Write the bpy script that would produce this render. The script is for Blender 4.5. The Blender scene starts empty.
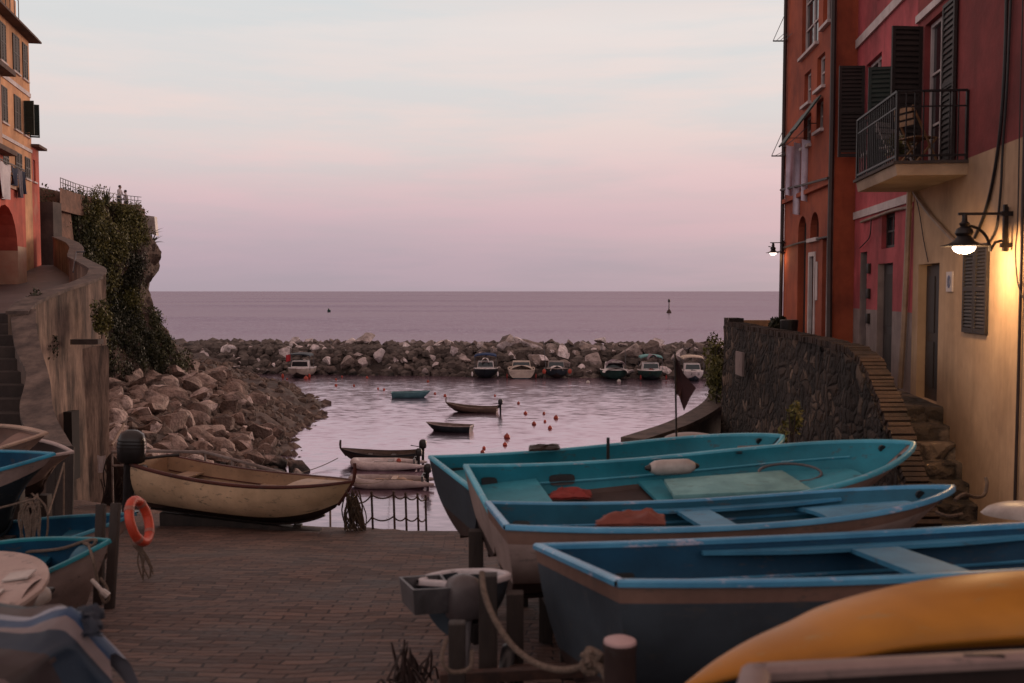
import bpy, bmesh, math, random
from mathutils import Vector, Matrix, noise
PI = math.pi
rnd = random.Random(7)
sc = bpy.context.scene
COL = sc.collection
V = Vector

# ------------------------------------------------------------------ camera
FPX = 1000.0
TH = math.atan(50.5/FPX)
CAM = V((0, 0, 8.5))
def ray(px, py):
    x = (px-512)/FPX; y = (341.5-py)/FPX
    return V((x, math.cos(TH)+y*math.sin(TH), -math.sin(TH)+y*math.cos(TH)))
def at(px, py, Y):
    d = ray(px, py); return CAM+d*(Y/d.y)
def onz(px, py, z):
    d = ray(px, py); return CAM+d*((z-CAM.z)/d.z)
cd = bpy.data.cameras.new('camera'); cam = bpy.data.objects.new('camera', cd); COL.objects.link(cam)
cam.location = CAM; cam.rotation_euler = (PI/2-TH, 0, 0)
cd.sensor_width = 36; cd.lens = 36*FPX/1024; cd.clip_end = 60000; cd.clip_start = .05
cd.dof.use_dof = True; cd.dof.focus_distance = 60; cd.dof.aperture_fstop = 2.2
sc.camera = cam
sc.view_settings.view_transform = 'Standard'; sc.view_settings.look = 'None'
sc.view_settings.exposure = 0; sc.view_settings.gamma = 1
sc.cycles.max_bounces = 6; sc.cycles.use_denoising = True

def rampz(x, y):
    """height of the brick slipway and what lies beyond its crest"""
    cy = 16.6
    if x < -1.5: cy = 16.6+(-1.5-x)*.62
    if x < -7: cy = 20.0+(-7-x)*1.1
    cy = min(cy, 27)
    y0 = min(y, cy)
    z = 6.8-.139*y0
    if y0 < 0: z = 6.8-.05*y0
    if y > cy: z -= (y-cy)*.42
    return max(z, -2.0)

# ------------------------------------------------------------------ objects
def tag(o, label=None, cat=None, group=None, kind=None):
    if label: o['label'] = label
    if cat: o['category'] = cat
    if group: o['group'] = group
    if kind: o['kind'] = kind
    return o
def empty(name, label, cat, loc=(0, 0, 0), group=None, mtx=None):
    o = bpy.data.objects.new(name, None); COL.objects.link(o)
    if mtx is not None: o.matrix_basis = mtx
    else: o.location = loc
    o.empty_display_size = .2
    return tag(o, label, cat, group)
def own(o, parent):
    """parent o (built in world space) under parent"""
    m = parent.matrix_basis.copy() if parent.parent is None and parent.type == 'EMPTY' else None
    o.parent = parent
    chain = Matrix.Identity(4); p = parent
    mats = []
    while p: mats.append(p.matrix_parent_inverse @ p.matrix_basis); p = p.parent
    for q in reversed(mats): chain = chain @ q
    o.matrix_parent_inverse = chain.inverted()
def kids(o): return [c for c in bpy.data.objects if c.parent == o]
def copy_tree(o, parent=None):
    c = o.copy(); COL.objects.link(c)
    if parent: c.parent = parent
    for ch in KIDS.get(o.name, ()): copy_tree(ch, c)
    return c
KIDS = {}

class MB:
    def __init__(s): s.v = []; s.f = []; s.m = []
    def vert(s, p): s.v.append(tuple(p)); return len(s.v)-1
    def face(s, idx, m=0): s.f.append(tuple(idx)); s.m.append(m)
    def quad(s, a, b, c, d, m=0):
        i = len(s.v); s.v += [tuple(a), tuple(b), tuple(c), tuple(d)]; s.face((i, i+1, i+2, i+3), m)
    def poly(s, pts, m=0):
        i = len(s.v); s.v += [tuple(p) for p in pts]; s.face(range(i, i+len(pts)), m)
    def hexa(s, p, m=0):
        """p: 8 points, bottom 4 then top 4"""
        i = len(s.v); s.v += [tuple(q) for q in p]
        for f in ((3,2,1,0),(4,5,6,7),(0,1,5,4),(1,2,6,5),(2,3,7,6),(3,0,4,7)): s.face([i+k for k in f], m)
    def box(s, x0, x1, y0, y1, z0, z1, m=0, M=None):
        p = [V(q) for q in ((x0,y0,z0),(x1,y0,z0),(x1,y1,z0),(x0,y1,z0),(x0,y0,z1),(x1,y0,z1),(x1,y1,z1),(x0,y1,z1))]
        if M is not None: p = [M @ q for q in p]
        s.hexa(p, m)
    def bar(s, a, b, w, h=None, m=0, up=(0,0,1)):
        """box section from a to b"""
        a = V(a); b = V(b); h = h or w
        d = (b-a).normalized(); u = V(up)
        if abs(d.dot(u)) > .97: u = V((0,1,0))
        r = d.cross(u).normalized(); u = r.cross(d).normalized()
        p = []
        for e in (a, b): p += [e-r*w/2-u*h/2, e+r*w/2-u*h/2, e+r*w/2+u*h/2, e-r*w/2+u*h/2]
        s.hexa(p, m)
    def tube(s, pts, r, n=8, m=0, cap=True):
        pts = [V(p) for p in pts]; rr = r if isinstance(r, (list, tuple)) else [r]*len(pts)
        rows = []; prev = None
        for i, p in enumerate(pts):
            d = (pts[min(i+1, len(pts)-1)]-pts[max(i-1, 0)])
            d = d.normalized() if d.length > 1e-9 else V((0,0,1))
            if prev is None:
                u = V((0,0,1)) if abs(d.z) < .9 else V((0,1,0))
            else: u = prev
            a = (u-d*u.dot(d)).normalized(); prev = a; b = d.cross(a)
            rows.append([s.vert(p+(a*math.cos(2*PI*k/n)+b*math.sin(2*PI*k/n))*rr[i]) for k in range(n)])
        for i in range(len(rows)-1):
            for k in range(n): s.face((rows[i][k], rows[i][(k+1)%n], rows[i+1][(k+1)%n], rows[i+1][k]), m)
        if cap: s.face(list(reversed(rows[0])), m); s.face(rows[-1], m)
    def lathe(s, prof, c=(0,0,0), n=16, m=0, M=None):
        """prof: list of (r, z)"""
        rows = []
        for r, z in prof:
            row = []
            for k in range(n):
                p = V((c[0]+r*math.cos(2*PI*k/n), c[1]+r*math.sin(2*PI*k/n), c[2]+z))
                row.append(s.vert(M @ p if M is not None else p))
            rows.append(row)
        for i in range(len(rows)-1):
            for k in range(n): s.face((rows[i][k], rows[i][(k+1)%n], rows[i+1][(k+1)%n], rows[i+1][k]), m)
        s.face(list(reversed(rows[0])), m); s.face(rows[-1], m)
    def grid(s, P, m=0, mf=None):
        """P[i][j] points"""
        idx = [[s.vert(p) for p in row] for row in P]
        for i in range(len(P)-1):
            for j in range(len(P[0])-1):
                s.face((idx[i][j], idx[i+1][j], idx[i+1][j+1], idx[i][j+1]), mf(i, j) if mf else m)
    def build(s, name, mats, parent=None, smooth=False, M=None, angle=40, bevel=0):
        me = bpy.data.meshes.new(name); me.from_pydata(s.v, [], s.f)
        if M is not None: me.transform(M)
        if not isinstance(mats, (list, tuple)): mats = [mats]
        for q in mats: me.materials.append(q)
        me.polygons.foreach_set('material_index', s.m)
        bm = bmesh.new(); bm.from_mesh(me)
        bmesh.ops.remove_doubles(bm, verts=bm.verts, dist=.0004)
        bmesh.ops.recalc_face_normals(bm, faces=bm.faces)
        if bevel: 
            ed = [e for e in bm.edges if len(e.link_faces) == 2 and e.calc_face_angle(0) > .5]
            bmesh.ops.bevel(bm, geom=ed, offset=bevel, segments=2, affect='EDGES', profile=.6)
        bm.to_mesh(me); bm.free()
        if smooth or bevel:
            me.polygons.foreach_set('use_smooth', [True]*len(me.polygons))
            me.set_sharp_from_angle(angle=math.radians(angle))
        me.update()
        o = bpy.data.objects.new(name, me); COL.objects.link(o)
        if parent is not None:
            own(o, parent); KIDS.setdefault(parent.name, []).append(o)
        return o
def catmull(pts, n=8):
    pts = [V(p) for p in pts]; P = [pts[0]]+pts+[pts[-1]]; out = []
    for i in range(1, len(P)-2):
        for k in range(n):
            t = k/n; a, b, c, d = P[i-1], P[i], P[i+1], P[i+2]
            out.append(.5*((2*b)+(c-a)*t+(2*a-5*b+4*c-d)*t*t+(3*b-a-3*c+d)*t**3))
    out.append(P[-2]); return out
def sag(a, b, d, n=10):
    a = V(a); b = V(b)
    return [a.lerp(b, k/n)-V((0,0,1))*d*4*(k/n)*(1-k/n) for k in range(n+1)]
def fbm(p, o=4, s=1.0):
    return noise.fractal(V(p)*s, 1.0, 2.0, o)

# ------------------------------------------------------------------ materials
MAT = {}
def nt(name):
    m = bpy.data.materials.new(name); m.use_nodes = True; t = m.node_tree
    return m, t, t.nodes['Principled BSDF']
def N(t, typ, **kw):
    n = t.nodes.new(typ)
    for k, v in kw.items(): setattr(n, k, v)
    return n
def ramp(t, stops, interp='LINEAR'):
    r = N(t, 'ShaderNodeValToRGB'); e = r.color_ramp.elements; r.color_ramp.interpolation = interp
    while len(e) > 1: e.remove(e[0])
    e[0].position = stops[0][0]; e[0].color = (*stops[0][1], 1)
    for p, c in stops[1:]:
        q = e.new(p); q.color = (*c, 1)
    return r
def g(v): return (v, v, v)
def M_(name, c1, c2=None, c3=None, rough=.6, scale=3.0, bump=.15, bscale=None, metal=0, stretch=(1,1,1), spec=.5, lo=.35, hi=.65, coat=0, dist=.02, rand=0, world=True, blotch=.28, chip=None, drip=0):
    """weathered surface: two or three tones broken by noise, fine bump"""
    if name in MAT: return MAT[name]
    m, t, b = nt(name); L = t.links
    c2 = c2 or tuple(x*.72 for x in c1)
    g_ = N(t, 'ShaderNodeNewGeometry') if world else N(t, 'ShaderNodeTexCoord')
    mp = N(t, 'ShaderNodeMapping'); mp.inputs['Scale'].default_value = stretch
    L.new(g_.outputs['Position' if world else 'Object'], mp.inputs['Vector'])
    n1 = N(t, 'ShaderNodeTexNoise'); n1.inputs['Scale'].default_value = scale; n1.inputs['Detail'].default_value = 7; n1.inputs['Roughness'].default_value = .65
    L.new(mp.outputs[0], n1.inputs['Vector'])
    st = [(lo, c2), (hi, c1)]
    if c3: st = [(lo-.06, c3), (lo+.08, c2), (hi, c1)]
    r = ramp(t, st); L.new(n1.outputs['Fac'], r.inputs[0])
    out = r.outputs[0]
    if rand:
        oi = N(t, 'ShaderNodeObjectInfo'); hs = N(t, 'ShaderNodeHueSaturation')
        mr = N(t, 'ShaderNodeMapRange'); mr.inputs['To Min'].default_value = 1-rand; mr.inputs['To Max'].default_value = 1+rand
        L.new(oi.outputs['Random'], mr.inputs[0]); L.new(mr.outputs[0], hs.inputs['Value']); L.new(out, hs.inputs['Color']); out = hs.outputs[0]
    if blotch:
        n3 = N(t, 'ShaderNodeTexNoise'); n3.inputs['Scale'].default_value = scale*.31; n3.inputs['Detail'].default_value = 5; n3.inputs['Roughness'].default_value = .7
        L.new(g_.outputs['Position' if world else 'Object'], n3.inputs['Vector'])
        r3 = ramp(t, [(.32, g(1-blotch)), (.68, g(1+blotch*.55))]); L.new(n3.outputs['Fac'], r3.inputs[0])
        m3 = N(t, 'ShaderNodeMix', data_type='RGBA', blend_type='MULTIPLY'); m3.inputs[0].default_value = 1; L.new(out, m3.inputs[6]); L.new(r3.outputs[0], m3.inputs[7]); out = m3.outputs[2]
    if drip:
        mp5 = N(t, 'ShaderNodeMapping'); mp5.inputs['Scale'].default_value = (1.7, 1.7, .22); L.new(g_.outputs['Position' if world else 'Object'], mp5.inputs['Vector'])
        n5 = N(t, 'ShaderNodeTexNoise'); n5.inputs['Scale'].default_value = 1.0; n5.inputs['Detail'].default_value = 6; n5.inputs['Roughness'].default_value = .7; L.new(mp5.outputs[0], n5.inputs['Vector'])
        r5 = ramp(t, [(.34, g(1-drip)), (.5, g(1)), (.72, g(1+drip*.3))]); L.new(n5.outputs['Fac'], r5.inputs[0])
        m5 = N(t, 'ShaderNodeMix', data_type='RGBA', blend_type='MULTIPLY'); m5.inputs[0].default_value = 1; L.new(out, m5.inputs[6]); L.new(r5.outputs[0], m5.inputs[7]); out = m5.outputs[2]
    if chip:
        n4 = N(t, 'ShaderNodeTexNoise'); n4.inputs['Scale'].default_value = 13; n4.inputs['Detail'].default_value = 8; n4.inputs['Roughness'].default_value = .75
        mp4 = N(t, 'ShaderNodeMapping'); mp4.inputs['Scale'].default_value = (.35,1,1); L.new(g_.outputs['Position' if world else 'Object'], mp4.inputs['Vector']); L.new(mp4.outputs[0], n4.inputs['Vector'])
        r4 = ramp(t, [(.575, g(0)), (.63, g(.85))]); L.new(n4.outputs['Fac'], r4.inputs[0])
        m4 = N(t, 'ShaderNodeMix', data_type='RGBA'); L.new(r4.outputs[0], m4.inputs[0]); L.new(out, m4.inputs[6]); m4.inputs[7].default_value = (*chip, 1); out = m4.outputs[2]
    L.new(out, b.inputs['Base Color'])
    b.inputs['Roughness'].default_value = rough; b.inputs['Metallic'].default_value = metal
    b.inputs['Specular IOR Level'].default_value = spec; b.inputs['Coat Weight'].default_value = coat
    if bump:
        n2 = N(t, 'ShaderNodeTexNoise'); n2.inputs['Scale'].default_value = bscale or scale*6; n2.inputs['Detail'].default_value = 5
        L.new(mp.outputs[0], n2.inputs['Vector'])
        bp = N(t, 'ShaderNodeBump'); bp.inputs['Strength'].default_value = bump; bp.inputs['Distance'].default_value = dist
        L.new(n2.outputs['Fac'], bp.inputs['Height']); L.new(bp.outputs[0], b.inputs['Normal'])
    MAT[name] = m; return m
def emit(name, c, s):
    m, t, b = nt(name); b.inputs['Base Color'].default_value = (.8,.8,.8,1)
    b.inputs['Emission Color'].default_value = (*c, 1); b.inputs['Emission Strength'].default_value = s
    MAT[name] = m; return m

# ------------------------------------------------------------------ light
def build_world():
    w = bpy.data.worlds.new('World'); sc.world = w; w.use_nodes = True; t = w.node_tree; L = t.links
    for n in list(t.nodes): t.nodes.remove(n)
    out = N(t, 'ShaderNodeOutputWorld')
    tc = N(t, 'ShaderNodeTexCoord'); sep = N(t, 'ShaderNodeSeparateXYZ'); L.new(tc.outputs['Generated'], sep.inputs[0])
    # dusk gradient by elevation (sine of elevation 0 .. 0.6)
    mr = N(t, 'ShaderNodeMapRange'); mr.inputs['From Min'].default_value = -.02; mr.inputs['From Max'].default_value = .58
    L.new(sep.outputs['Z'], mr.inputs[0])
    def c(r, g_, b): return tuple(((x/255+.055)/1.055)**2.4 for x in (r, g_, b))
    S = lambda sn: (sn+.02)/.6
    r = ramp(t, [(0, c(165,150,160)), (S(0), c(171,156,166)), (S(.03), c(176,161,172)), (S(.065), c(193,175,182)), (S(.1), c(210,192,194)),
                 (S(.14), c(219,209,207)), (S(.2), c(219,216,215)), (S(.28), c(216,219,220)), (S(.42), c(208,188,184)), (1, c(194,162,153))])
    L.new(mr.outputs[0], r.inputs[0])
    # soft streaky clouds
    mp = N(t, 'ShaderNodeMapping'); mp.inputs['Scale'].default_value = (1.6, 1.6, 17)
    mp.inputs['Rotation'].default_value = (0, math.radians(-7), 0)
    L.new(tc.outputs['Generated'], mp.inputs['Vector'])
    n1 = N(t, 'ShaderNodeTexNoise'); n1.inputs['Scale'].default_value = 1.6; n1.inputs['Detail'].default_value = 6; n1.inputs['Roughness'].default_value = .55
    L.new(mp.outputs[0], n1.inputs['Vector'])
    r2 = ramp(t, [(.43, g(0)), (.60, g(1))]); L.new(n1.outputs['Fac'], r2.inputs[0])
    # clouds coloured pink low, pale high
    r3 = ramp(t, [(0, c(172,155,167)), (S(.06), c(204,174,184)), (S(.11), c(232,196,198)), (S(.16), c(238,213,207)), (S(.25), c(234,223,219)), (S(.42), c(212,191,187)), (1, c(194,162,153))])
    L.new(mr.outputs[0], r3.inputs[0])
    mz = N(t, 'ShaderNodeMapRange'); mz.inputs['From Min'].default_value = -.35; mz.inputs['From Max'].default_value = .30; mz.inputs['To Min'].default_value = .25; mz.inputs['To Max'].default_value = 1.0; L.new(sep.outputs['X'], mz.inputs[0])
    ml = N(t, 'ShaderNodeMath', operation='MULTIPLY'); L.new(mz.outputs[0], ml.inputs[1]); L.new(r2.outputs[0], ml.inputs[0])
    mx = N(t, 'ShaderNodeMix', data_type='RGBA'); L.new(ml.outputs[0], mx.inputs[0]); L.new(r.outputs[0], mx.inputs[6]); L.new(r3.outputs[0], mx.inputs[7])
    # afterglow: rose band low in the sky towards the sunset side, broken by streaks
    e1 = ramp(t, [(0, g(0)), (S(.02), g(.15)), (S(.085), g(1)), (S(.12), g(.75)), (S(.17), g(0)), (1, g(0))]); L.new(mr.outputs[0], e1.inputs[0])
    e2 = N(t, 'ShaderNodeMapRange'); e2.inputs['From Min'].default_value = -.18; e2.inputs['From Max'].default_value = .30; L.new(sep.outputs['X'], e2.inputs[0])
    e3 = N(t, 'ShaderNodeMath', operation='MULTIPLY'); L.new(e1.outputs[0], e3.inputs[0]); L.new(e2.outputs[0], e3.inputs[1])
    e4 = N(t, 'ShaderNodeMapRange'); e4.inputs['From Min'].default_value = .3; e4.inputs['From Max'].default_value = .65; e4.inputs['To Min'].default_value = .45; e4.inputs['To Max'].default_value = .8; L.new(n1.outputs['Fac'], e4.inputs[0])
    e5 = N(t, 'ShaderNodeMath', operation='MULTIPLY'); L.new(e3.outputs[0], e5.inputs[0]); L.new(e4.outputs[0], e5.inputs[1])
    mx2 = N(t, 'ShaderNodeMix', data_type='RGBA'); L.new(e5.outputs[0], mx2.inputs[0]); L.new(mx.outputs[2], mx2.inputs[6]); mx2.inputs[7].default_value = (*c(216,182,186), 1)
    # thin high wisps
    mpw = N(t, 'ShaderNodeMapping'); mpw.inputs['Scale'].default_value = (1.3, 1.3, 9); mpw.inputs['Rotation'].default_value = (0, math.radians(-9), 0); mpw.inputs['Location'].default_value = (3.1, 0, 1.7)
    L.new(tc.outputs['Generated'], mpw.inputs['Vector']); nw = N(t, 'ShaderNodeTexNoise'); nw.inputs['Scale'].default_value = 2.4; nw.inputs['Detail'].default_value = 7; nw.inputs['Roughness'].default_value = .6; L.new(mpw.outputs[0], nw.inputs['Vector'])
    rw = ramp(t, [(.45, g(0)), (.62, g(.6))]); L.new(nw.outputs['Fac'], rw.inputs[0])
    mx3 = N(t, 'ShaderNodeMix', data_type='RGBA'); L.new(rw.outputs[0], mx3.inputs[0]); L.new(mx2.outputs[2], mx3.inputs[6]); L.new(r3.outputs[0], mx3.inputs[7])
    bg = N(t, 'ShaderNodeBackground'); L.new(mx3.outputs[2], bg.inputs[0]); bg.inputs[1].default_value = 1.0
    sky = N(t, 'ShaderNodeTexSky', sky_type='NISHITA'); sky.sun_disc = False
    sky.sun_elevation = SUN_EL; sky.sun_rotation = SUN_ROT
    bg2 = N(t, 'ShaderNodeBackground'); L.new(sky.outputs[0], bg2.inputs[0]); bg2.inputs[1].default_value = .003
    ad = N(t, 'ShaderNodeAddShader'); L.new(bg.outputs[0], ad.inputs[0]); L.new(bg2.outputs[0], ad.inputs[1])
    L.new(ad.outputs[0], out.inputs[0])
SUN_EL = math.radians(7); SUN_ROT = math.radians(37)   # right of straight ahead
def build_sun():
    l = bpy.data.lights.new('sun', 'SUN'); l.energy = 1.15; l.angle = math.radians(14); l.color = (1, .68, .5)
    o = bpy.data.objects.new('sun', l); COL.objects.link(o)
    d = V((math.sin(SUN_ROT)*math.cos(SUN_EL), math.cos(SUN_ROT)*math.cos(SUN_EL), math.sin(SUN_EL)))
    o.rotation_euler = d.to_track_quat('Z', 'Y').to_euler(); o.location = (30, 20, 40)
build_world(); build_sun()

# shared materials
stone_dark = M_('dark stone', (.10,.075,.065), (.055,.042,.038), (.03,.024,.022), rough=.85, scale=1.1, bump=.5, bscale=9)
plaster_grey = M_('streaked old plaster', (.36,.255,.195), (.18,.125,.098), (.06,.045,.038), rough=.9, scale=1.2, stretch=(2.4,2.4,.42), bump=.7, bscale=7, lo=.42, hi=.66, blotch=.55)
coping = M_('worn coping', (.17,.125,.105), (.085,.062,.055), (.04,.032,.029), rough=.85, scale=2.5, bump=.4, bscale=14)
wood_dark = M_('dark weathered timber', (.040,.028,.024), (.018,.013,.012), rough=.75, scale=5, stretch=(1,1,.2), bump=.4)
iron = M_('dark iron', (.025,.02,.02), (.012,.01,.011), rough=.5, scale=12, bump=.1, metal=.3)
rust = M_('rusty iron', (.075,.035,.025), (.03,.018,.016), rough=.75, scale=12, bump=.2)
rope_m = M_('old rope', (.20,.15,.12), (.10,.075,.06), rough=.95, scale=60, bump=.6, bscale=90)
black_pl = M_('black plastic', (.012,.012,.014), (.02,.02,.022), rough=.35, scale=8, bump=.03)
grey_pl = M_('grey painted metal', (.12,.12,.13), (.07,.07,.075), rough=.45, scale=8, bump=.05)
white_pl = M_('off white plastic', (.55,.50,.47), (.40,.35,.33), rough=.4, scale=5, bump=.04)
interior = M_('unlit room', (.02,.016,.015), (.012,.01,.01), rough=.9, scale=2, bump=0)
glass_m = M_('dark window glass', (.02,.022,.026), (.03,.03,.035), rough=.08, scale=2, bump=.02)
orange_pl = M_('orange float plastic', (.42,.055,.03), (.30,.04,.025), rough=.45, scale=9, bump=.05, rand=.25)
# ================================================================== sea
def sea_mat():
    m, t, b = nt('sea water'); L = t.links; t.nodes.remove(b)
    out = [n for n in t.nodes if n.type == 'OUTPUT_MATERIAL'][0]
    ge = N(t, 'ShaderNodeNewGeometry'); sp = N(t, 'ShaderNodeSeparateXYZ'); L.new(ge.outputs['Position'], sp.inputs[0])
    def tilt(scale, st, det=3):
        mp = N(t, 'ShaderNodeMapping'); mp.inputs['Scale'].default_value = st; L.new(ge.outputs['Position'], mp.inputs['Vector'])
        n = N(t, 'ShaderNodeTexNoise'); n.inputs['Scale'].default_value = scale; n.inputs['Detail'].default_value = det; L.new(mp.outputs[0], n.inputs['Vector'])
        s_ = N(t, 'ShaderNodeVectorMath', operation='SUBTRACT'); s_.inputs[1].default_value = (.5,.5,.5); L.new(n.outputs['Color'], s_.inputs[0]); return s_
    t1 = tilt(2.6, (.45,1,1)); t2 = tilt(.35, (.5,1,1), 4)
    h2 = N(t, 'ShaderNodeVectorMath', operation='SCALE'); h2.inputs['Scale'].default_value = .28; L.new(t2.outputs[0], h2.inputs[0])
    av = N(t, 'ShaderNodeVectorMath', operation='ADD'); L.new(t1.outputs[0], av.inputs[0]); L.new(h2.outputs[0], av.inputs[1])
    mr2 = N(t, 'ShaderNodeMapRange'); mr2.inputs['From Min'].default_value = 60; mr2.inputs['From Max'].default_value = 130; mr2.inputs['To Min'].default_value = .15; mr2.inputs['To Max'].default_value = .8; L.new(sp.outputs['Y'], mr2.inputs[0])
    sc_ = N(t, 'ShaderNodeVectorMath', operation='SCALE'); L.new(av.outputs[0], sc_.inputs[0]); L.new(mr2.outputs[0], sc_.inputs['Scale'])
    m0 = N(t, 'ShaderNodeVectorMath', operation='MULTIPLY'); m0.inputs[1].default_value = (1,1,0); L.new(sc_.outputs[0], m0.inputs[0])
    a1 = N(t, 'ShaderNodeVectorMath', operation='ADD'); a1.inputs[1].default_value = (0,0,1); L.new(m0.outputs[0], a1.inputs[0])
    nn = N(t, 'ShaderNodeVectorMath', operation='NORMALIZE'); L.new(a1.outputs[0], nn.inputs[0])
    gl = N(t, 'ShaderNodeBsdfGlossy'); gl.inputs['Color'].default_value = (.775,.655,.735,1); L.new(nn.outputs[0], gl.inputs['Normal'])
    d = tilt(.010, (.3,1,1), 3); ds = N(t, 'ShaderNodeSeparateXYZ'); L.new(d.outputs[0], ds.inputs[0])
    r = ramp(t, [(.35, g(.10)), (.65, g(.28))]); ad = N(t, 'ShaderNodeMath', operation='ADD'); ad.inputs[1].default_value = .5; L.new(ds.outputs['X'], ad.inputs[0]); L.new(ad.outputs[0], r.inputs[0]); L.new(r.outputs[0], gl.inputs['Roughness'])
    di = N(t, 'ShaderNodeBsdfDiffuse'); di.inputs['Color'].default_value = (.075,.048,.072,1)
    fr = N(t, 'ShaderNodeFresnel'); fr.inputs['IOR'].default_value = 1.34; L.new(nn.outputs[0], fr.inputs['Normal'])
    # choppy open sea never turns into a perfect mirror at grazing angles
    mr = N(t, 'ShaderNodeMapRange'); mr.inputs['From Min'].default_value = 90; mr.inputs['From Max'].default_value = 140; mr.inputs['To Min'].default_value = 1.0; mr.inputs['To Max'].default_value = .56; L.new(sp.outputs['Y'], mr.inputs[0])
    f0 = N(t, 'ShaderNodeMapRange'); f0.inputs['From Min'].default_value = .02; f0.inputs['From Max'].default_value = .38; f0.inputs['To Min'].default_value = .10; f0.inputs['To Max'].default_value = .86; L.new(fr.outputs[0], f0.inputs[0])
    fm = N(t, 'ShaderNodeMath', operation='MULTIPLY'); L.new(f0.outputs[0], fm.inputs[0]); L.new(mr.outputs[0], fm.inputs[1])
    mx = N(t, 'ShaderNodeMixShader'); L.new(fm.outputs[0], mx.inputs[0]); L.new(di.outputs[0], mx.inputs[1]); L.new(gl.outputs[0], mx.inputs[2]); L.new(mx.outputs[0], out.inputs[0])
    return m
mb = MB(); R = 22000
ys = [10, 60, 110, 300, 1500, 6000, R]
mb.quad((-R, -200, 0), (R, -200, 0), (R, R, 0), (-R, R, 0))
o = mb.build('sea', sea_mat()); tag(o, kind='structure')

# ================================================================== slipway
def brick_mat():
    m, t, b = nt('slipway setts'); L = t.links
    ge = N(t, 'ShaderNodeNewGeometry')
    wn = N(t, 'ShaderNodeTexNoise'); wn.inputs['Scale'].default_value = .8; wn.inputs['Detail'].default_value = 3; L.new(ge.outputs['Position'], wn.inputs['Vector'])
    vm = N(t, 'ShaderNodeVectorMath', operation='MULTIPLY_ADD'); vm.inputs[1].default_value = (.34,.30,0); L.new(wn.outputs['Color'], vm.inputs[0]); L.new(ge.outputs['Position'], vm.inputs[2])
    br = N(t, 'ShaderNodeTexBrick'); br.inputs['Scale'].default_value = 1
    br.inputs['Brick Width'].default_value = .34; br.inputs['Row Height'].default_value = .125; br.inputs['Mortar Size'].default_value = .010; br.inputs['Mortar Smooth'].default_value = .5
    br.inputs['Color1'].default_value = (.150,.092,.074,1); br.inputs['Color2'].default_value = (.062,.039,.034,1); br.inputs['Mortar'].default_value = (.030,.020,.020,1)
    L.new(vm.outputs[0], br.inputs['Vector'])
    n = N(t, 'ShaderNodeTexNoise'); n.inputs['Scale'].default_value = .7; n.inputs['Detail'].default_value = 8; n.inputs['Roughness'].default_value = .7; L.new(ge.outputs['Position'], n.inputs['Vector'])
    r = ramp(t, [(.28, g(.38)), (.45, g(.85)), (.72, g(1.3))]); L.new(n.outputs['Fac'], r.inputs[0])
    mx = N(t, 'ShaderNodeMix', data_type='RGBA', blend_type='MULTIPLY'); mx.inputs[0].default_value = 1; L.new(br.outputs['Color'], mx.inputs[6]); L.new(r.outputs[0], mx.inputs[7])
    L.new(mx.outputs[2], b.inputs['Base Color'])
    rr = ramp(t, [(.35, g(.62)), (.7, g(.88))]); L.new(n.outputs['Fac'], rr.inputs[0]); L.new(rr.outputs[0], b.inputs['Roughness'])
    b.inputs['Specular IOR Level'].default_value = .35
    n2 = N(t, 'ShaderNodeTexNoise'); n2.inputs['Scale'].default_value = 9; n2.inputs['Detail'].default_value = 5; L.new(ge.outputs['Position'], n2.inputs['Vector'])
    ma = N(t, 'ShaderNodeMath', operation='MULTIPLY_ADD'); ma.inputs[1].default_value = .8; L.new(n2.outputs['Fac'], ma.inputs[0])
    iv = N(t, 'ShaderNodeMath', operation='SUBTRACT'); iv.inputs[0].default_value = 1; L.new(br.outputs['Fac'], iv.inputs[1]); L.new(iv.outputs[0], ma.inputs[2])
    bp = N(t, 'ShaderNodeBump'); bp.inputs['Strength'].default_value = 1; bp.inputs['Distance'].default_value = .045; L.new(ma.outputs[0], bp.inputs['Height']); L.new(bp.outputs[0], b.inputs['Normal'])
    return m
brick = brick_mat()
xs = [-22+.5*i for i in range(70)]; yy = [-14+1.0*i for i in range(14)]+[.4*i for i in range(96)]
mb = MB()
mb.grid([[V((x, y, rampz(x, y)+.07*fbm((x*.45, y*.45, 3)))) for y in yy] for x in xs])
o = mb.build('slipway', brick, smooth=True); tag(o, kind='structure')

# ================================================================== shore of rock
WL = [(20, -8.5), (30, -9.2), (42, -9.6), (47.6, -10.5), (57, -11.3), (66, -11.9), (70, -12.3), (76, -13.6), (81, -15.6), (88, -19), (94, -22.5), (100, -25), (112, -27), (130, -30)]
def xw(y):
    for (a, xa), (b, xb) in zip(WL, WL[1:]):
        if a <= y <= b: return xa+(xb-xa)*(y-a)/(b-a)
    return WL[0][1] if y < 20 else WL[-1][1]
def shorez(x, y):
    d = xw(y)-x
    w = 1.0*fbm((y*.22, x*.22, 1), 3)
    d += w
    if y > 66:      # dipping strata of dark bedrock running out to the breakwater
        k = min(1, (y-66)/6)
    else: k = 0
    rub = -.6+.42*d if d < 7 else 2.34+.10*(d-7)
    bed = -.5+.30*d if d < 9 else 2.2+.16*(d-9)
    st = (x*.35+y*.12)*1.6
    led = .42*(st-math.floor(st))+.35*fbm((x*.5, y*.12, 5), 4)
    bed += led*min(1, max(0, d)/1.5)
    z = rub*(1-k)+bed*k
    return max(-2.5, min(z, 3.2+.9*k+.3*w))
rock_bed = M_('dark stratified bedrock', (.115,.078,.066), (.055,.037,.034), (.026,.019,.019), rough=.8, scale=.9, stretch=(1,.35,2.2), bump=.9, bscale=3.2, dist=.12)
xs = [-60+.33*i for i in range(160)]; yy = [22+.33*i for i in range(290)]
mb = MB(); mb.grid([[V((x, y, shorez(x, y)+.14*fbm((x*1.4, y*1.4, 2), 3))) for y in yy] for x in xs])
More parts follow.
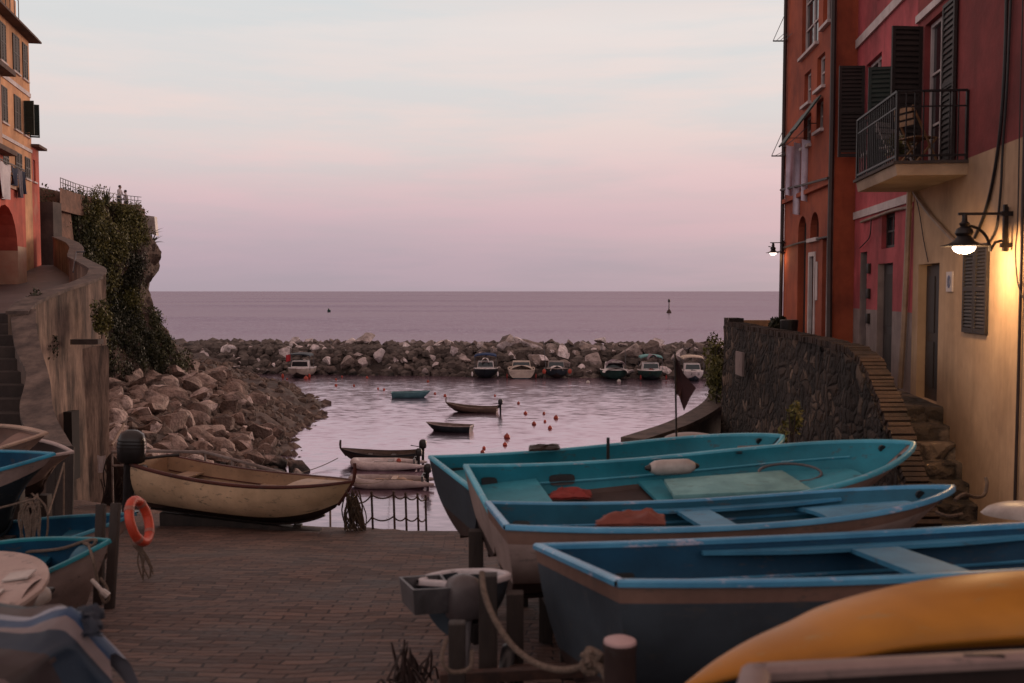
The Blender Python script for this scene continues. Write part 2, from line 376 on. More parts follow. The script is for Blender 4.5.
o = mb.build('rocky_shore', rock_bed, smooth=True, angle=28); tag(o, kind='structure')

# ================================================================== boulders
def boulder_mat(name, stops):
    m, t, b = nt(name); L = t.links
    oi = N(t, 'ShaderNodeObjectInfo'); r = ramp(t, stops, 'LINEAR'); ge = N(t, 'ShaderNodeNewGeometry')
    aa = N(t, 'ShaderNodeMath', operation='ADD'); L.new(oi.outputs['Random'], aa.inputs[0]); L.new(ge.outputs['Random Per Island'], aa.inputs[1]); ff = N(t, 'ShaderNodeMath', operation='FRACT'); L.new(aa.outputs[0], ff.inputs[0]); L.new(ff.outputs[0], r.inputs[0])
    n = N(t, 'ShaderNodeTexNoise'); n.inputs['Scale'].default_value = 1.6; n.inputs['Detail'].default_value = 8; n.inputs['Roughness'].default_value = .7; L.new(ge.outputs['Position'], n.inputs['Vector'])
    r1 = ramp(t, [(.3, (.25,.21,.20)), (.48, (1.0,.93,.90)), (.68, (1.65,1.55,1.52))]); L.new(n.outputs['Fac'], r1.inputs[0])
    mx = N(t, 'ShaderNodeMix', data_type='RGBA', blend_type='MULTIPLY'); mx.inputs[0].default_value = 1; L.new(r.outputs[0], mx.inputs[6]); L.new(r1.outputs[0], mx.inputs[7])
    # wet, algae dark band near the water line: a stain of the stone itself
    sp = N(t, 'ShaderNodeSeparateXYZ'); L.new(ge.outputs['Position'], sp.inputs[0])
    ad = N(t, 'ShaderNodeMath', operation='MULTIPLY_ADD'); ad.inputs[1].default_value = 1.0; L.new(n.outputs['Fac'], ad.inputs[0]); L.new(sp.outputs['Z'], ad.inputs[2])
    mr = N(t, 'ShaderNodeMapRange'); mr.inputs['From Min'].default_value = .75; mr.inputs['From Max'].default_value = 1.25; mr.inputs['To Min'].default_value = 1; mr.inputs['To Max'].default_value = 0; L.new(ad.outputs[0], mr.inputs[0])
    m2 = N(t, 'ShaderNodeMix', data_type='RGBA'); L.new(mr.outputs[0], m2.inputs[0]); L.new(mx.outputs[2], m2.inputs[6]); m2.inputs[7].default_value = (.022,.020,.018,1)
    L.new(m2.outputs[2], b.inputs['Base Color']); b.inputs['Roughness'].default_value = .82
    n2 = N(t, 'ShaderNodeTexNoise'); n2.inputs['Scale'].default_value = 5; n2.inputs['Detail'].default_value = 8; L.new(ge.outputs['Position'], n2.inputs['Vector'])
    bp = N(t, 'ShaderNodeBump'); bp.inputs['Strength'].default_value = 1; bp.inputs['Distance'].default_value = .16; L.new(n2.outputs['Fac'], bp.inputs['Height']); L.new(bp.outputs[0], b.inputs['Normal'])
    MAT[name] = m; return m
bm_shore = boulder_mat('shore stone', [(0, (.08,.055,.046)), (.35, (.17,.12,.10)), (.6, (.25,.19,.165)), (.82, (.34,.27,.24)), (1, (.50,.42,.40))])
bm_sea = boulder_mat('breakwater stone', [(0, (.09,.07,.065)), (.35, (.20,.165,.15)), (.6, (.33,.29,.285)), (.8, (.52,.48,.50)), (1, (.78,.73,.75))])
def rock_mesh(seed, mat):
    r = random.Random(seed); bm = bmesh.new()
    for i in range(r.randint(11, 17)):
        d = V((r.gauss(0,1), r.gauss(0,1), r.gauss(0,1))).normalized()*r.uniform(.78, 1.05)
        bm.verts.new((d.x*1.0, d.y*r.uniform(.7,.9), d.z*.68))
    res = bmesh.ops.convex_hull(bm, input=bm.verts)
    bmesh.ops.delete(bm, geom=list({v for v in res['geom_interior'] if isinstance(v, bmesh.types.BMVert)}), context='VERTS')
    bmesh.ops.triangulate(bm, faces=bm.faces)
    bmesh.ops.subdivide_edges(bm, edges=bm.edges, cuts=2, use_grid_fill=True)
    bmesh.ops.smooth_vert(bm, verts=bm.verts, factor=.45, use_axis_x=True, use_axis_y=True, use_axis_z=True)
    for v in bm.verts:
        v.co += v.co.normalized()*(.10*noise.fractal(v.co*2.1+V((seed, 0, 0)), 1, 2, 3))
    me = bpy.data.meshes.new('boulder'); bm.to_mesh(me); bm.free(); me.materials.append(mat)
    me.polygons.foreach_set('use_smooth', [True]*len(me.polygons)); me.set_sharp_from_angle(angle=math.radians(24))
    return me
SH = [rock_mesh(10+i, bm_shore) for i in range(10)]
SB = [rock_mesh(40+i, bm_sea) for i in range(10)]
ROCKS = []
def put_rock(mesh, p, s, name, label, group, r, sq=1):
    rot = (r.uniform(-.5,.5), r.uniform(-.5,.5), r.uniform(0, 6.28)); sc_ = (s*r.uniform(.85,1.25), s*r.uniform(.8,1.1), s*r.uniform(.75,1.1)*sq)
    if group is None:
        o = bpy.data.objects.new(name, mesh); COL.objects.link(o); o.location = p; o.rotation_euler = rot; o.scale = sc_
        return tag(o, label, 'boulder')
    ROCKS.append((max(sc_)/p[1], mesh, V(p), rot, sc_, name, label, group))
def flush_rocks(limit=298):
    """the rocks that show largest become objects; the small remainder of each heap one mesh"""
    ROCKS.sort(key=lambda q: -q[0])
    for a_, mesh, p, rot, sc_, name, label, group in ROCKS[:limit]:
        o = bpy.data.objects.new(name, mesh); COL.objects.link(o); o.location = p; o.rotation_euler = rot; o.scale = sc_; tag(o, label, 'boulder', group)
    from mathutils import Euler
    rest = {}
    for q in ROCKS[limit:]: rest.setdefault(q[7], []).append(q)
    for grp_, qs in rest.items():
        vs = []; fs = []
        for a_, mesh, p, rot, sc_, name, label, group in qs:
            M = Matrix.Translation(p) @ Euler(rot).to_matrix().to_4x4() @ Matrix.Diagonal((*sc_, 1)); o_ = len(vs)
            vs += [tuple(M @ v.co) for v in mesh.vertices]; fs += [tuple(i+o_ for i in f.vertices) for f in mesh.polygons]
        me = bpy.data.meshes.new('smaller_boulders'); me.from_pydata(vs, [], fs); me.materials.append(qs[0][1].materials[0])
        me.polygons.foreach_set('use_smooth', [True]*len(me.polygons)); me.set_sharp_from_angle(angle=math.radians(24))
        o = bpy.data.objects.new('smaller_boulders', me); COL.objects.link(o); tag(o, 'smaller stones wedged among the '+grp_, 'boulders', kind='stuff')
# shore heap
r = random.Random(5); placed = []
cands = []
for k in range(14000):
    y = 31+41*r.random()**1.25; x = xw(y)-r.uniform(-.4, 17 if y > 50 else 9)
    s = r.choice((.28,.34,.40,.5,.6,.75,.9))*(.70+.014*(y-30))
    cands.append((s, x, y))
cands.sort(key=lambda q: -q[0]+.25*r.random())
for s, x, y in cands:
    px = 512+x/y*1000
    if px < 104: continue
    d = xw(y)-x
    if y > 64 and d < 8.0: continue
    if y > 56 and d < 4.5: continue
    if y > 48 and d < 1.5: continue
    if all((x-a)**2+(y-b)**2 > (.74*(s+c))**2 for a, b, c in placed):
        placed.append((x, y, s))
        if len(placed) >= 270: break
for x, y, s in placed:
    put_rock(r.choice(SH), (x, y, max(shorez(x, y), -.1)+s*.22), s*1.12, 'boulder', 'angular brown boulder in the heap on the left shore below the cliff', 'boulders heaped on the left shore', r)
# small rubble between them
mb = MB()
def tiny_rock(mb, p, s, r):
    n = 7; pts = []
    top = V(p)+V((r.uniform(-.2,.2)*s, r.uniform(-.2,.2)*s, s*.6))
    ring = [V(p)+V((math.cos(a+r.uniform(-.3,.3))*s*r.uniform(.6,1), math.sin(a)*s*r.uniform(.6,1), r.uniform(-.1,.35)*s)) for a in [2*PI*k/n for k in range(n)]]
    low = [q+V((0,0,-s*.7)) for q in ring]
    i = len(mb.v); mb.v += [tuple(top)]+[tuple(q) for q in ring]+[tuple(q) for q in low]
    for k in range(n):
        mb.face((i, i+1+k, i+1+(k+1)%n)); mb.face((i+1+k, i+1+n+k, i+1+n+(k+1)%n, i+1+(k+1)%n))
for k in range(2600):
    y = r.uniform(29, 92); x = xw(y)-r.uniform(-.3, 15)
    if y > 68 and r.random() < .6: continue
    tiny_rock(mb, (x, y, shorez(x, y)+.05), r.uniform(.18, .55), r)
o = mb.build('shore_rubble', M_('rubble', (.20,.14,.11), (.09,.062,.052), (.04,.03,.028), rough=.85, scale=2, bump=.7, bscale=8, dist=.06)); tag(o, 'loose brown rubble filling the gaps of the left shore', 'rubble', kind='stuff')

# breakwater
BWL = lambda x: 98.5+(-x)*.16 if x < 0 else 98.5+(-x)*.10      # front waterline y at x
mb = MB()
xs = [-36+.8*i for i in range(76)]
prof = [(-2.0, -1.5), (0, -.2), (1.6, 1.0), (3.4, 2.1), (5.2, 2.7), (7.5, 2.6), (10, .8), (13, -1.5)]
mb.grid([[V((x+.4*fbm((x, a, 1)), BWL(x)+a+.4*fbm((x, a, 2)), z+.35*fbm((x*.7, a, 9)))) for a, z in prof] for x in xs])
o = mb.build('breakwater_core', M_('breakwater core', (.06,.045,.04), (.03,.024,.022), rough=.9, scale=1, bump=.8, bscale=4, dist=.2)); tag(o, kind='structure')
r = random.Random(9); bp_ = []
for k in range(20000):
    u = r.uniform(-35, 23); a = r.uniform(-.7, 6.4)
    s = r.choice((.55,.7,.9,1.15,1.45,1.7))
    if u < -22: s *= .75
    z = -.2+.75*a if a < 3.2 else 2.2+.17*(a-3.2)
    if u < -24: z *= .8
    if all((u-p[0])**2+((a-p[1])*1.15)**2 > (.68*(s+p[3]))**2 for p in bp_):
        bp_.append((u, a, z, s))
        if len(bp_) >= 235: break
big = V(at(381, 351, 104.5))
for u, a, z, s in bp_:
    if abs(u-big.x) < 1.6 and abs(BWL(u)+a-big.y) < 2.2: continue
    o = put_rock(r.choice(SB), (u, BWL(u)+a, z+.05+r.uniform(-.1,.45)), s, 'boulder', 'rough grey boulder of the long breakwater across the harbour', 'boulders of the breakwater', r, 1.12)
pale = M_('pale limestone', (.62,.54,.55), (.45,.38,.38), rough=.8, scale=1.5, bump=.5, bscale=5, dist=.08)
me = rock_mesh(77, pale)
o = put_rock(me, big-V((0,1.6,.25)), 1.25, 'boulder', 'large pale boulder standing out of the left half of the breakwater', None, r, 1.2)
mb = MB()
for k in range(1300):
    u = r.uniform(-35, 24); a = r.uniform(-1, 7.2); z = -.2+.75*a if a < 3.2 else 2.2+.15*(a-3.2)
    tiny_rock(mb, (u, BWL(u)+a, z+.1), r.uniform(.3, .8), r)
o = mb.build('breakwater_rubble', M_('rubble sea', (.17,.14,.125), (.085,.066,.06), (.035,.028,.026), rough=.85, scale=1.4, bump=.7, bscale=6, dist=.1)); tag(o, 'small rubble between the boulders of the breakwater', 'rubble', kind='stuff')

flush_rocks()
# ================================================================== cliff
SIL = [(14.2, 143), (13.7, 144), (13.2, 147), (12.4, 153), (11.6, 159), (11.0, 163), (10.3, 162), (9.5, 159), (9.0, 151), (8.4, 149), (7.7, 153), (7.2, 156), (6.4, 162), (5.2, 172), (4.0, 184), (2.6, 194), (1.0, 200)]
def sil(z):
    if z >= SIL[0][0]: return SIL[0][1]
    for (a, pa), (b, pb) in zip(SIL, SIL[1:]):
        if b <= z <= a: return pa+(pb-pa)*(a-z)/(a-b)
    return SIL[-1][1]
cliff_m = M_('cliff rock', (.15,.095,.07), (.07,.048,.038), (.03,.024,.02), rough=.9, scale=.55, stretch=(1,1,1.6), bump=1, bscale=2.2, dist=.25)
def cliff_pt(u, z):
    """u 0..1 along the face towards the viewer, 1..2 round the seaward corner, 2..3 away"""
    yr = 67.0; xr = (sil(z)-512)/1000*yr
    x0, y0 = -27.5, 52.0
    if u <= 1: p = V((x0+(xr-1.2-x0)*u, y0+(yr-2.5-y0)*(u**.8), z)); n_ = V((.5,-.85,0))
    elif u <= 2: k = (u-1)*PI/2*1.0; p = V((xr-1.2+1.2*math.sin(k), yr-2.5+2.5*(1-math.cos(k)), z)); n_ = V((.9,-.4,0))
    else: p = V((xr-(u-2)*9, yr+(u-2)*16, z)); n_ = V((.9,.2,0))
    f = .9*fbm((p.x*.22, p.y*.22, z*.3), 5)+.55*fbm((p.x*.8, p.y*.8, z*.9), 4)
    amp = min(1, max(0, 14.0-z)/1.2)
    if 1 <= u: f = min(f, .15)*1.1
    return p+n_*f*amp*1.0
us = [i/60 for i in range(61)]+[1+i/16 for i in range(1, 17)]+[2+i/16 for i in range(1, 17)]
zs = [.0+14.1*i/80 for i in range(81)]
mb = MB(); mb.grid([[cliff_pt(u, z) for z in zs] for u in us])
top = [cliff_pt(u, zs[-1]) for u in us]
mb.grid([[p for p in top], [V((-60, p.y+8, 14.1)) for p in top]])
o = mb.build('cliff', cliff_m, smooth=True, angle=30); tag(o, kind='structure')
# terrace wall and railing on the cliff
def Tp(px, py, Y): return at(px, py, Y)
wallpts = [Tp(60, 197, 56), Tp(75, 201, 59), Tp(98, 206, 63), Tp(120, 208, 66), Tp(141, 210, 67.5)]
ztop = 14.25
wall_b = M_('red brown masonry', (.24,.13,.09), (.13,.075,.055), rough=.9, scale=2, bump=.6, bscale=6, dist=.05)
ter = empty('parapet_wall', 'low red brown parapet wall with thin railing topping the cliff', 'wall', wallpts[0])
mb = MB()
pts = [V((p.x, p.y, 0)) for p in wallpts]
for a, b in zip(pts, pts[1:]): mb.hexa([V((q.x+dx, q.y+dy, z)) for z in (13.0, ztop) for q, dx, dy in ((a,0,0),(b,0,0),(b,-.1,.4),(a,-.1,.4))])
mb.box(pts[-1].x-1.6, pts[-1].x+.05, pts[-1].y-.25, pts[-1].y+.6, 12.9, 14.05)
mb.build('masonry', wall_b, ter)
mb = MB()
for a, b in zip(pts[:-1], pts[1:]):
    for k in range(6):
        q = a.lerp(b, k/6); mb.bar(q+V((0,.1,ztop)), q+V((0,.1,ztop+.55)), .03)
    for h in (.3, .55): mb.bar(a+V((0,.1,ztop+h)), b+V((0,.1,ztop+h)), .035)
mb.build('railing', iron, ter)
mb = MB(); a = at(147, 215, 68.5); mb.hexa([a+V(q) for q in ((-.9,0,-.9),(.6,0,-1.4),(.6,.5,-1.4),(-.9,.5,-.9),(-.9,0,.1),(.5,0,-.1),(.5,.5,-.1),(-.9,.5,.1))])
o = mb.build('awning', white_pl); tag(o, 'small pale awning beyond the corner of the cliff top wall', 'awning')

# ================================================================== plants on the cliff
def leaf_mat(name, c1, c2):
    m, t, b = nt(name); L = t.links
    ge = N(t, 'ShaderNodeNewGeometry'); r = ramp(t, [(0, c2), (1, c1)]); 
    n = N(t, 'ShaderNodeTexNoise'); n.inputs['Scale'].default_value = .9; n.inputs['Detail'].default_value = 4; L.new(ge.outputs['Position'], n.inputs['Vector'])
    a = N(t, 'ShaderNodeMath', operation='ADD'); L.new(ge.outputs['Random Per Island'], a.inputs[0]); L.new(n.outputs['Fac'], a.inputs[1])
    s = N(t, 'ShaderNodeMath', operation='MULTIPLY_ADD'); s.inputs[1].default_value = .9; s.inputs[2].default_value = -.4; L.new(a.outputs[0], s.inputs[0])
    L.new(s.outputs[0], r.inputs[0]); L.new(r.outputs[0], b.inputs['Base Color']); b.inputs['Roughness'].default_value = .6
    return m
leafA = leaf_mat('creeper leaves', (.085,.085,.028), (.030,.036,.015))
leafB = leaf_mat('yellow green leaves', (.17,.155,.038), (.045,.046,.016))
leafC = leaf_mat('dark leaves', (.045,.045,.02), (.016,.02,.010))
def leaves(mb, c, rad, n, size, r, hang=.0):
    for k in range(n):
        d = V((r.gauss(0,1), r.gauss(0,1), r.gauss(0,1))); d = d.normalized()*r.random()**.4
        p = V(c)+V((d.x*rad[0], d.y*rad[1], d.z*rad[2]))
        s = size*r.uniform(.6,1.4)
        a = V((r.gauss(0,1), r.gauss(0,1), r.gauss(0,1)-hang*3)).normalized(); b = a.orthogonal().normalized(); b.rotate(Matrix.Rotation(r.uniform(0,6.28), 3, a))
        mb.quad(p-a*s, p+b*s*.5, p+a*s, p-b*s*.5)
r = random.Random(21)
def creeper(label, u0, u1, z0, z1, n, size, mat, out=.5, name='creeper', cat='creeper', clumps=26):
    mb = MB(); st = MB()
    base = cliff_pt((u0+u1)/2, z0)
    root = empty(name, label, cat, base, 'plants growing on the cliff')
    for c in range(clumps):
        u = r.uniform(u0, u1); z = r.uniform(z0, z1); p = cliff_pt(u, z)
        nn = V((.5,-.85,0)) if u < 1 else V((1,-.2,0))
        rr = r.uniform(.35, .9)
        leaves(mb, p+nn*out*r.uniform(.2,1.0), (rr*.8, rr*.7, rr*r.uniform(.9,1.9)), n//clumps, size, r, .4)
        q = cliff_pt(u, z+rr)
        st.tube([q, p+nn*.3, p+nn*out*.8-V((0,0,rr))], .03, 4)
    mb.build('foliage', mat, root); st.build('stem', wood_dark, root)
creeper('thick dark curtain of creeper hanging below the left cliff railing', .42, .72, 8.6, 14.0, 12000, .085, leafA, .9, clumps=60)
creeper('sunlit creeper curtain hanging from the middle of the cliff top', .68, .92, 8.2, 14.1, 12000, .085, leafB, .9, clumps=50)  # sunlight is put into the colour by the paler yellow green leaves
creeper('dark creeper hanging in the shade behind the sunlit curtain', .5, 1.0, 6.0, 11.5, 12000, .085, leafC, .45, clumps=70)  # shade is put into the colour by the darker leaves
creeper('creeper draped beside the brown masonry buttress', .30, .46, 9.0, 13.6, 4500, .085, leafA, 1.2, clumps=26)
creeper('olive bush spilling over the seaward end of the cliff wall', .92, 1.7, 11.6, 13.7, 5000, .08, leafB, .3, 'bush', 'bush', 26)
creeper('yellow green bush clinging halfway down the cliff', .80, 1.5, 7.4, 8.9, 4500, .08, leafB, .35, 'bush', 'bush', 20)
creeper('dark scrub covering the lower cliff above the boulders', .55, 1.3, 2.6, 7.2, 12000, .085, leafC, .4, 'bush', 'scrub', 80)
creeper('olive scrub scattered over the lower right cliff face', .7, 1.9, 3.0, 6.8, 6000, .085, leafA, .3, 'bush', 'scrub', 40)
creeper('green ivy on the cliff just beside the tall grey wall', .45, .70, 4.0, 8.6, 5000, .085, leafB, .6, 'ivy', 'ivy', 26)
creeper('dark scrub on the steep rock under the overhang', 1.0, 1.3, 8.8, 10.5, 2500, .08, leafC, .2, 'bush', 'scrub', 34)
agm = M_('agave green', (.10,.105,.05), (.05,.055,.03), rough=.5, scale=3, bump=.1)
def agave(p, s, label, seed):
    q = random.Random(seed); mb = MB()
    for k in range(22):
        a = q.uniform(0, 6.28); e = q.uniform(.25, 1.45); L_ = s*q.uniform(.7, 1.1)
        d = V((math.cos(a)*math.cos(e), math.sin(a)*math.cos(e), math.sin(e))); sd = V((-math.sin(a), math.cos(a), 0))
        prev = None
        for j in range(5):
            t = j/4; c = V(p)+d*L_*t-V((0,0,.25*L_*t*t*math.cos(e))); w = s*.07*(1-t)**.6*(1 if j else .8)
            cur = (c-sd*w, c+V((0,0,-w*.5)), c+sd*w)
            if prev: mb.quad(prev[0], prev[1], cur[1], cur[0]); mb.quad(prev[1], prev[2], cur[2], cur[1])
            prev = cur
    o = mb.build('agave', agm); return tag(o, label, 'agave', 'plants growing on the cliff')
agl = ['tall agave under the railing near the watching couple', 'small agave at the left end of the cliff railing', 'agave with wide leaves right of the creeper curtain', 'agave leaning out over the seaward corner of the cliff', 'agave perched lowest on the cliff edge overhang', 'agave below the couple on the cliff top wall', 'agave in the middle of the cliff top']
for k, (px, py, Y, s) in enumerate([(106,206,63,1.3), (84,203,60.5,.8), (134,226,65.5,1.1), (147,236,66.5,1.3), (152,243,66.8,1.1), (128,213,66,.8), (112,212,63.6,1.0)]):
    agave(at(px, py, Y), s, agl[k], k+3)
# ================================================================== buildings
class Facade:
    """vertical wall line X = x0 + m*Y; side = -1 if the street lies towards -X, +1 if towards +X"""
    def __init__(s, x0, m, side):
        s.x0 = x0; s.m = m; s.n = V((side, -side*m, 0)).normalized()
        s.d = V((m, 1, 0)).normalized()
    def P(s, y, z, w=0): return V((s.x0+s.m*y, y, z))+s.n*w
    def Y(s, px):
        """Y where image column px meets the wall"""
        k = (px-512)/1000; return s.x0/(k-s.m)
    def box(s, mb, y0, y1, z0, z1, w0, w1, m=0):
        mb.hexa([s.P(y,z,w) for z in (z0,z1) for y,w in ((y0,w0),(y1,w0),(y1,w1),(y0,w1))], m)
    def wall(s, mb, y0, y1, z0, z1, holes=(), m=0, depth=.22, bands=()):
        """front skin with openings and their reveals; bands [(z, material)] change the colour above z"""
        ysn = sorted({y0, y1}|{v for h in holes for v in h[:2] if y0 < v < y1})
        zsn = sorted({z0, z1}|{v for h in holes for v in h[2:4] if z0 < v < z1}|{b[0] for b in bands if z0 < b[0] < z1})
        for a, b in zip(ysn, ysn[1:]):
            for c, d in zip(zsn, zsn[1:]):
                cy, cz = (a+b)/2, (c+d)/2
                if any(h[0] < cy < h[1] and h[2] < cz < h[3] for h in holes): continue
                mm = m
                for bz, bmm in bands:
                    if cz > bz: mm = bmm
                mb.quad(s.P(a,c), s.P(b,c), s.P(b,d), s.P(a,d), mm)
        for h in holes:
            a, b, c, d = h[:4]
            mm = m
            for bz, bmm in bands:
                if (c+d)/2 > bz: mm = bmm
            mb.quad(s.P(a,c), s.P(a,d), s.P(a,d,-depth), s.P(a,c,-depth), mm)
            mb.quad(s.P(b,c), s.P(b,d), s.P(b,d,-depth), s.P(b,c,-depth), mm)
            mb.quad(s.P(a,d), s.P(b,d), s.P(b,d,-depth), s.P(a,d,-depth), mm)
            mb.quad(s.P(a,c), s.P(b,c), s.P(b,c,-depth), s.P(a,c,-depth), mm)
    def body(s, mb, y0, y1, z0, z1, deep, m=0, front=.24):
        s.box(mb, y0, y1, z0, z1, -deep, -front, m)
    def arch(s, mb, a, b, zs, zt, m=0, depth=.22, n=10):
        """fill the corners of a rectangular hole (a..b up to zt) so that it is round above zs"""
        c = (a+b)/2; r = (b-a)/2; h = zt-zs
        pts = [(c-r*math.cos(PI*k/n), zs+h*math.sin(PI*k/n)) for k in range(n+1)]
        for k in range(n):
            (p, q), (p2, q2) = pts[k], pts[k+1]
            mb.quad(s.P(p,q), s.P(p2,q2), s.P(p2,zt), s.P(p,zt), m)
            mb.quad(s.P(p,q), s.P(p2,q2), s.P(p2,q2,-depth), s.P(p,q,-depth), m)
def frame_rect(F, mb, y0, y1, z0, z1, t, w0, w1, m=0, bars_y=0, bars_z=0):
    F.box(mb, y0, y0+t, z0, z1, w0, w1, m); F.box(mb, y1-t, y1, z0, z1, w0, w1, m)
    F.box(mb, y0+t, y1-t, z0, z0+t, w0, w1, m); F.box(mb, y0+t, y1-t, z1-t, z1, w0, w1, m)
    for k in range(bars_y):
        c = y0+(y1-y0)*(k+1)/(bars_y+1); F.box(mb, c-t*.35, c+t*.35, z0+t, z1-t, w0+.004, w1-.004, m)
    for k in range(bars_z):
        c = z0+(z1-z0)*(k+1)/(bars_z+1); F.box(mb, y0+t, y1-t, c-t*.3, c+t*.3, w0+.008, w1-.008, m)
def shutter(mb, p0, p1, z0, z1, th=.045, slats=16, m=0):
    """louvred leaf between plan points p0 and p1"""
    p0 = V(p0); p1 = V(p1); d = (p1-p0); L = d.length; d.normalize(); n = V((-d.y, d.x, 0))
    def bx(a, b, c, e, t0, t1):
        mb.hexa([p0+d*x+n*y+V((0,0,z)) for z in (c, e) for x, y in ((a,t0),(b,t0),(b,t1),(a,t1))], m)
    f = .055; h = th/2; zz = [p.z for p in (p0,)][0]
    bx(0, f, z0, z1, -h, h); bx(L-f, L, z0, z1, -h, h); bx(f, L-f, z0, z0+f*1.3, -h, h); bx(f, L-f, z1-f, z1, -h, h)
    bx(f, L-f, (z0+z1)/2-f/2, (z0+z1)/2+f/2, -h, h)
    for k in range(slats):
        z = z0+f*1.3+(z1-z0-2.3*f)*(k+.2)/slats; dz = (z1-z0-2.3*f)/slats*1.1
        q = [p0+d*f+n*h*.8+V((0,0,z)), p0+d*(L-f)+n*h*.8+V((0,0,z)), p0+d*(L-f)-n*h*.8+V((0,0,z+dz)), p0+d*f-n*h*.8+V((0,0,z+dz))]
        q2 = [v+V((0,0,.012)) for v in q]; mb.hexa(q+q2, m)
def window(F, root, y0, y1, z0, z1, fm, sm=None, mode='none', sill=None, name='window', glass=True, ang=1.25, slats=16):
    """frame in the reveal with glass and sill; louvred leaves closed, flat open or ajar"""
    mb = MB(); frame_rect(F, mb, y0+.003, y1-.003, z0+.003, z1-.003, .06, -.16, -.09, 0, 1, 2 if z1-z0 > 1 else 1)
    w = mb.build(name, fm, root)
    if glass:
        mb = MB(); mb.quad(F.P(y0+.06,z0+.06,-.13), F.P(y1-.06,z0+.06,-.13), F.P(y1-.06,z1-.06,-.13), F.P(y0+.06,z1-.06,-.13)); mb.build('pane', glass_m, w)
    if sill:
        mb = MB(); F.box(mb, y0-.08, y1+.08, z0-.07, z0-.003, -.1, .09); mb.build('sill', sill, w)
    c = (y0+y1)/2; hw = (y1-y0)/2
    if mode == 'closed':
        for a, b in ((y0+.01, c-.005), (c+.005, y1-.01)):
            mb = MB(); q, p = F.P(a,0,.02), F.P(b,0,.02); shutter(mb, q, p, z0+.01, z1-.01, slats=slats); mb.build('shutter', sm, w)
    elif mode == 'flat':
        for a, b in ((y0-hw, y0-.02), (y1+.02, y1+hw)):
            mb = MB(); shutter(mb, F.P(a,0,.05), F.P(b,0,.05), z0, z1, slats=slats); mb.build('shutter', sm, w)
    elif mode == 'ajar':
        for a, sg in ((y0, -1), (y1, 1)):
            e = F.P(a,0,.03); d = F.d*sg*math.cos(ang)+F.n*math.sin(ang)
            mb = MB(); shutter(mb, e, e+d*hw, z0, z1, slats=slats); mb.build('shutter', sm, w)
    return w
cream = M_('cream plaster', (.54,.36,.225), (.42,.27,.165), (.28,.18,.12), rough=.9, scale=.8, bump=.35, bscale=12, stretch=(1,1,.6), lo=.3, hi=.62, blotch=.45, drip=.22)
cream_s = M_('cream balcony plaster', (.42,.31,.22), (.30,.21,.15), rough=.9, scale=1.5, bump=.3, bscale=12)
red_pl = M_('deep red plaster', (.27,.052,.050), (.21,.040,.040), (.17,.036,.034), rough=.9, scale=1.1, bump=.3, bscale=14, blotch=.45, drip=.22)
pink_pl = M_('raspberry pink plaster', (.52,.10,.115), (.40,.07,.082), (.26,.055,.06), rough=.88, scale=1.2, bump=.25, bscale=14, blotch=.45, drip=.22)
orange_w = M_('burnt orange plaster', (.44,.10,.042), (.32,.068,.032), (.20,.045,.025), rough=.88, scale=.9, bump=.3, bscale=12, blotch=.45, drip=.22)
white_tr = M_('white painted trim', (.62,.55,.54), (.50,.43,.42), rough=.7, scale=3, bump=.1)
grey_base = M_('grey pink rendered plinth', (.32,.25,.235), (.23,.175,.165), rough=.9, scale=1.3, bump=.4, bscale=10, blotch=.45, drip=.22)
brown_sh = M_('dark brown shutter paint', (.030,.020,.018), (.020,.014,.013), rough=.6, scale=5, bump=.1)
green_sh = M_('dark green shutter paint', (.020,.040,.032), (.014,.026,.022), rough=.6, scale=5, bump=.1)
roof_m = M_('roof tile', (.14,.08,.06), (.08,.05,.04), rough=.85, scale=2, bump=.5)
pipe_m = M_('painted pipe', (.30,.21,.15), (.19,.13,.10), rough=.6, scale=3, bump=.1)
dpipe_m = M_('dark pipe', (.05,.028,.024), (.03,.018,.017), rough=.6, scale=3, bump=.1)

# ------------------------------------------------------------------ right: cream and red house (near)
FY = Facade(4.9, .113, -1)
H1 = empty('town_house', 'house at right with cream lower wall and dark red upper storey', 'house', FY.P(12.5, 5.5))
yW = (13.48, 14.44, 7.90, 9.15)      # shuttered window
yD = (15.63, 16.75, 6.72, 8.94)      # doorway
bD = (15.55, 16.65, 10.36, 12.85)    # balcony french window
mb = MB()
FY.wall(mb, 6.0, 17.07, 3.5, 16.5, [yW, yD, bD], 0, bands=[(10.40, 1)])
FY.body(mb, 6.0, 17.07, 3.5, 16.5, 7)
mb.build('wall', [cream, red_pl], H1)
w = window(FY, H1, *yW, brown_sh, brown_sh, 'closed', None, slats=22)
mb = MB(); FY.box(mb, yD[0]+.03, yD[1]-.03, yD[2], yD[3]-.02, -.19, -.13); d = mb.build('door', M_('dark door wood', (.05,.03,.022), (.03,.02,.016), rough=.6, scale=4, stretch=(1,1,.2)), H1)
mb = MB()
for k in range(2):
    a = yD[0]+.12+.5*k; FY.box(mb, a, a+.4, yD[2]+.2, yD[2]+.95, -.13, -.115); FY.box(mb, a, a+.4, yD[2]+1.1, yD[3]-.2, -.13, -.115)
mb.build('door_panel', brown_sh, d)
mb = MB(); FY.box(mb, yD[0]-.0, yD[1], yD[2]-.12, yD[2]-.004, -.2, .12); mb.build('doorstep', stone_dark, H1)
w = window(FY, H1, *bD, white_tr, None, 'none', None, 'balcony_door')
# leaves of the balcony door: one folded flat, one standing straight out
mb = MB(); shutter(mb, FY.P(14.95,0,.05), FY.P(15.52,0,.05), bD[2]+.03, bD[3], slats=26); mb.build('shutter', brown_sh, w)
mb = MB(); e = FY.P(16.72,0,.02); shutter(mb, e, e+V((-.52,-.05,0)), bD[2]+.03, bD[3], slats=26); mb.build('shutter', brown_sh, w)
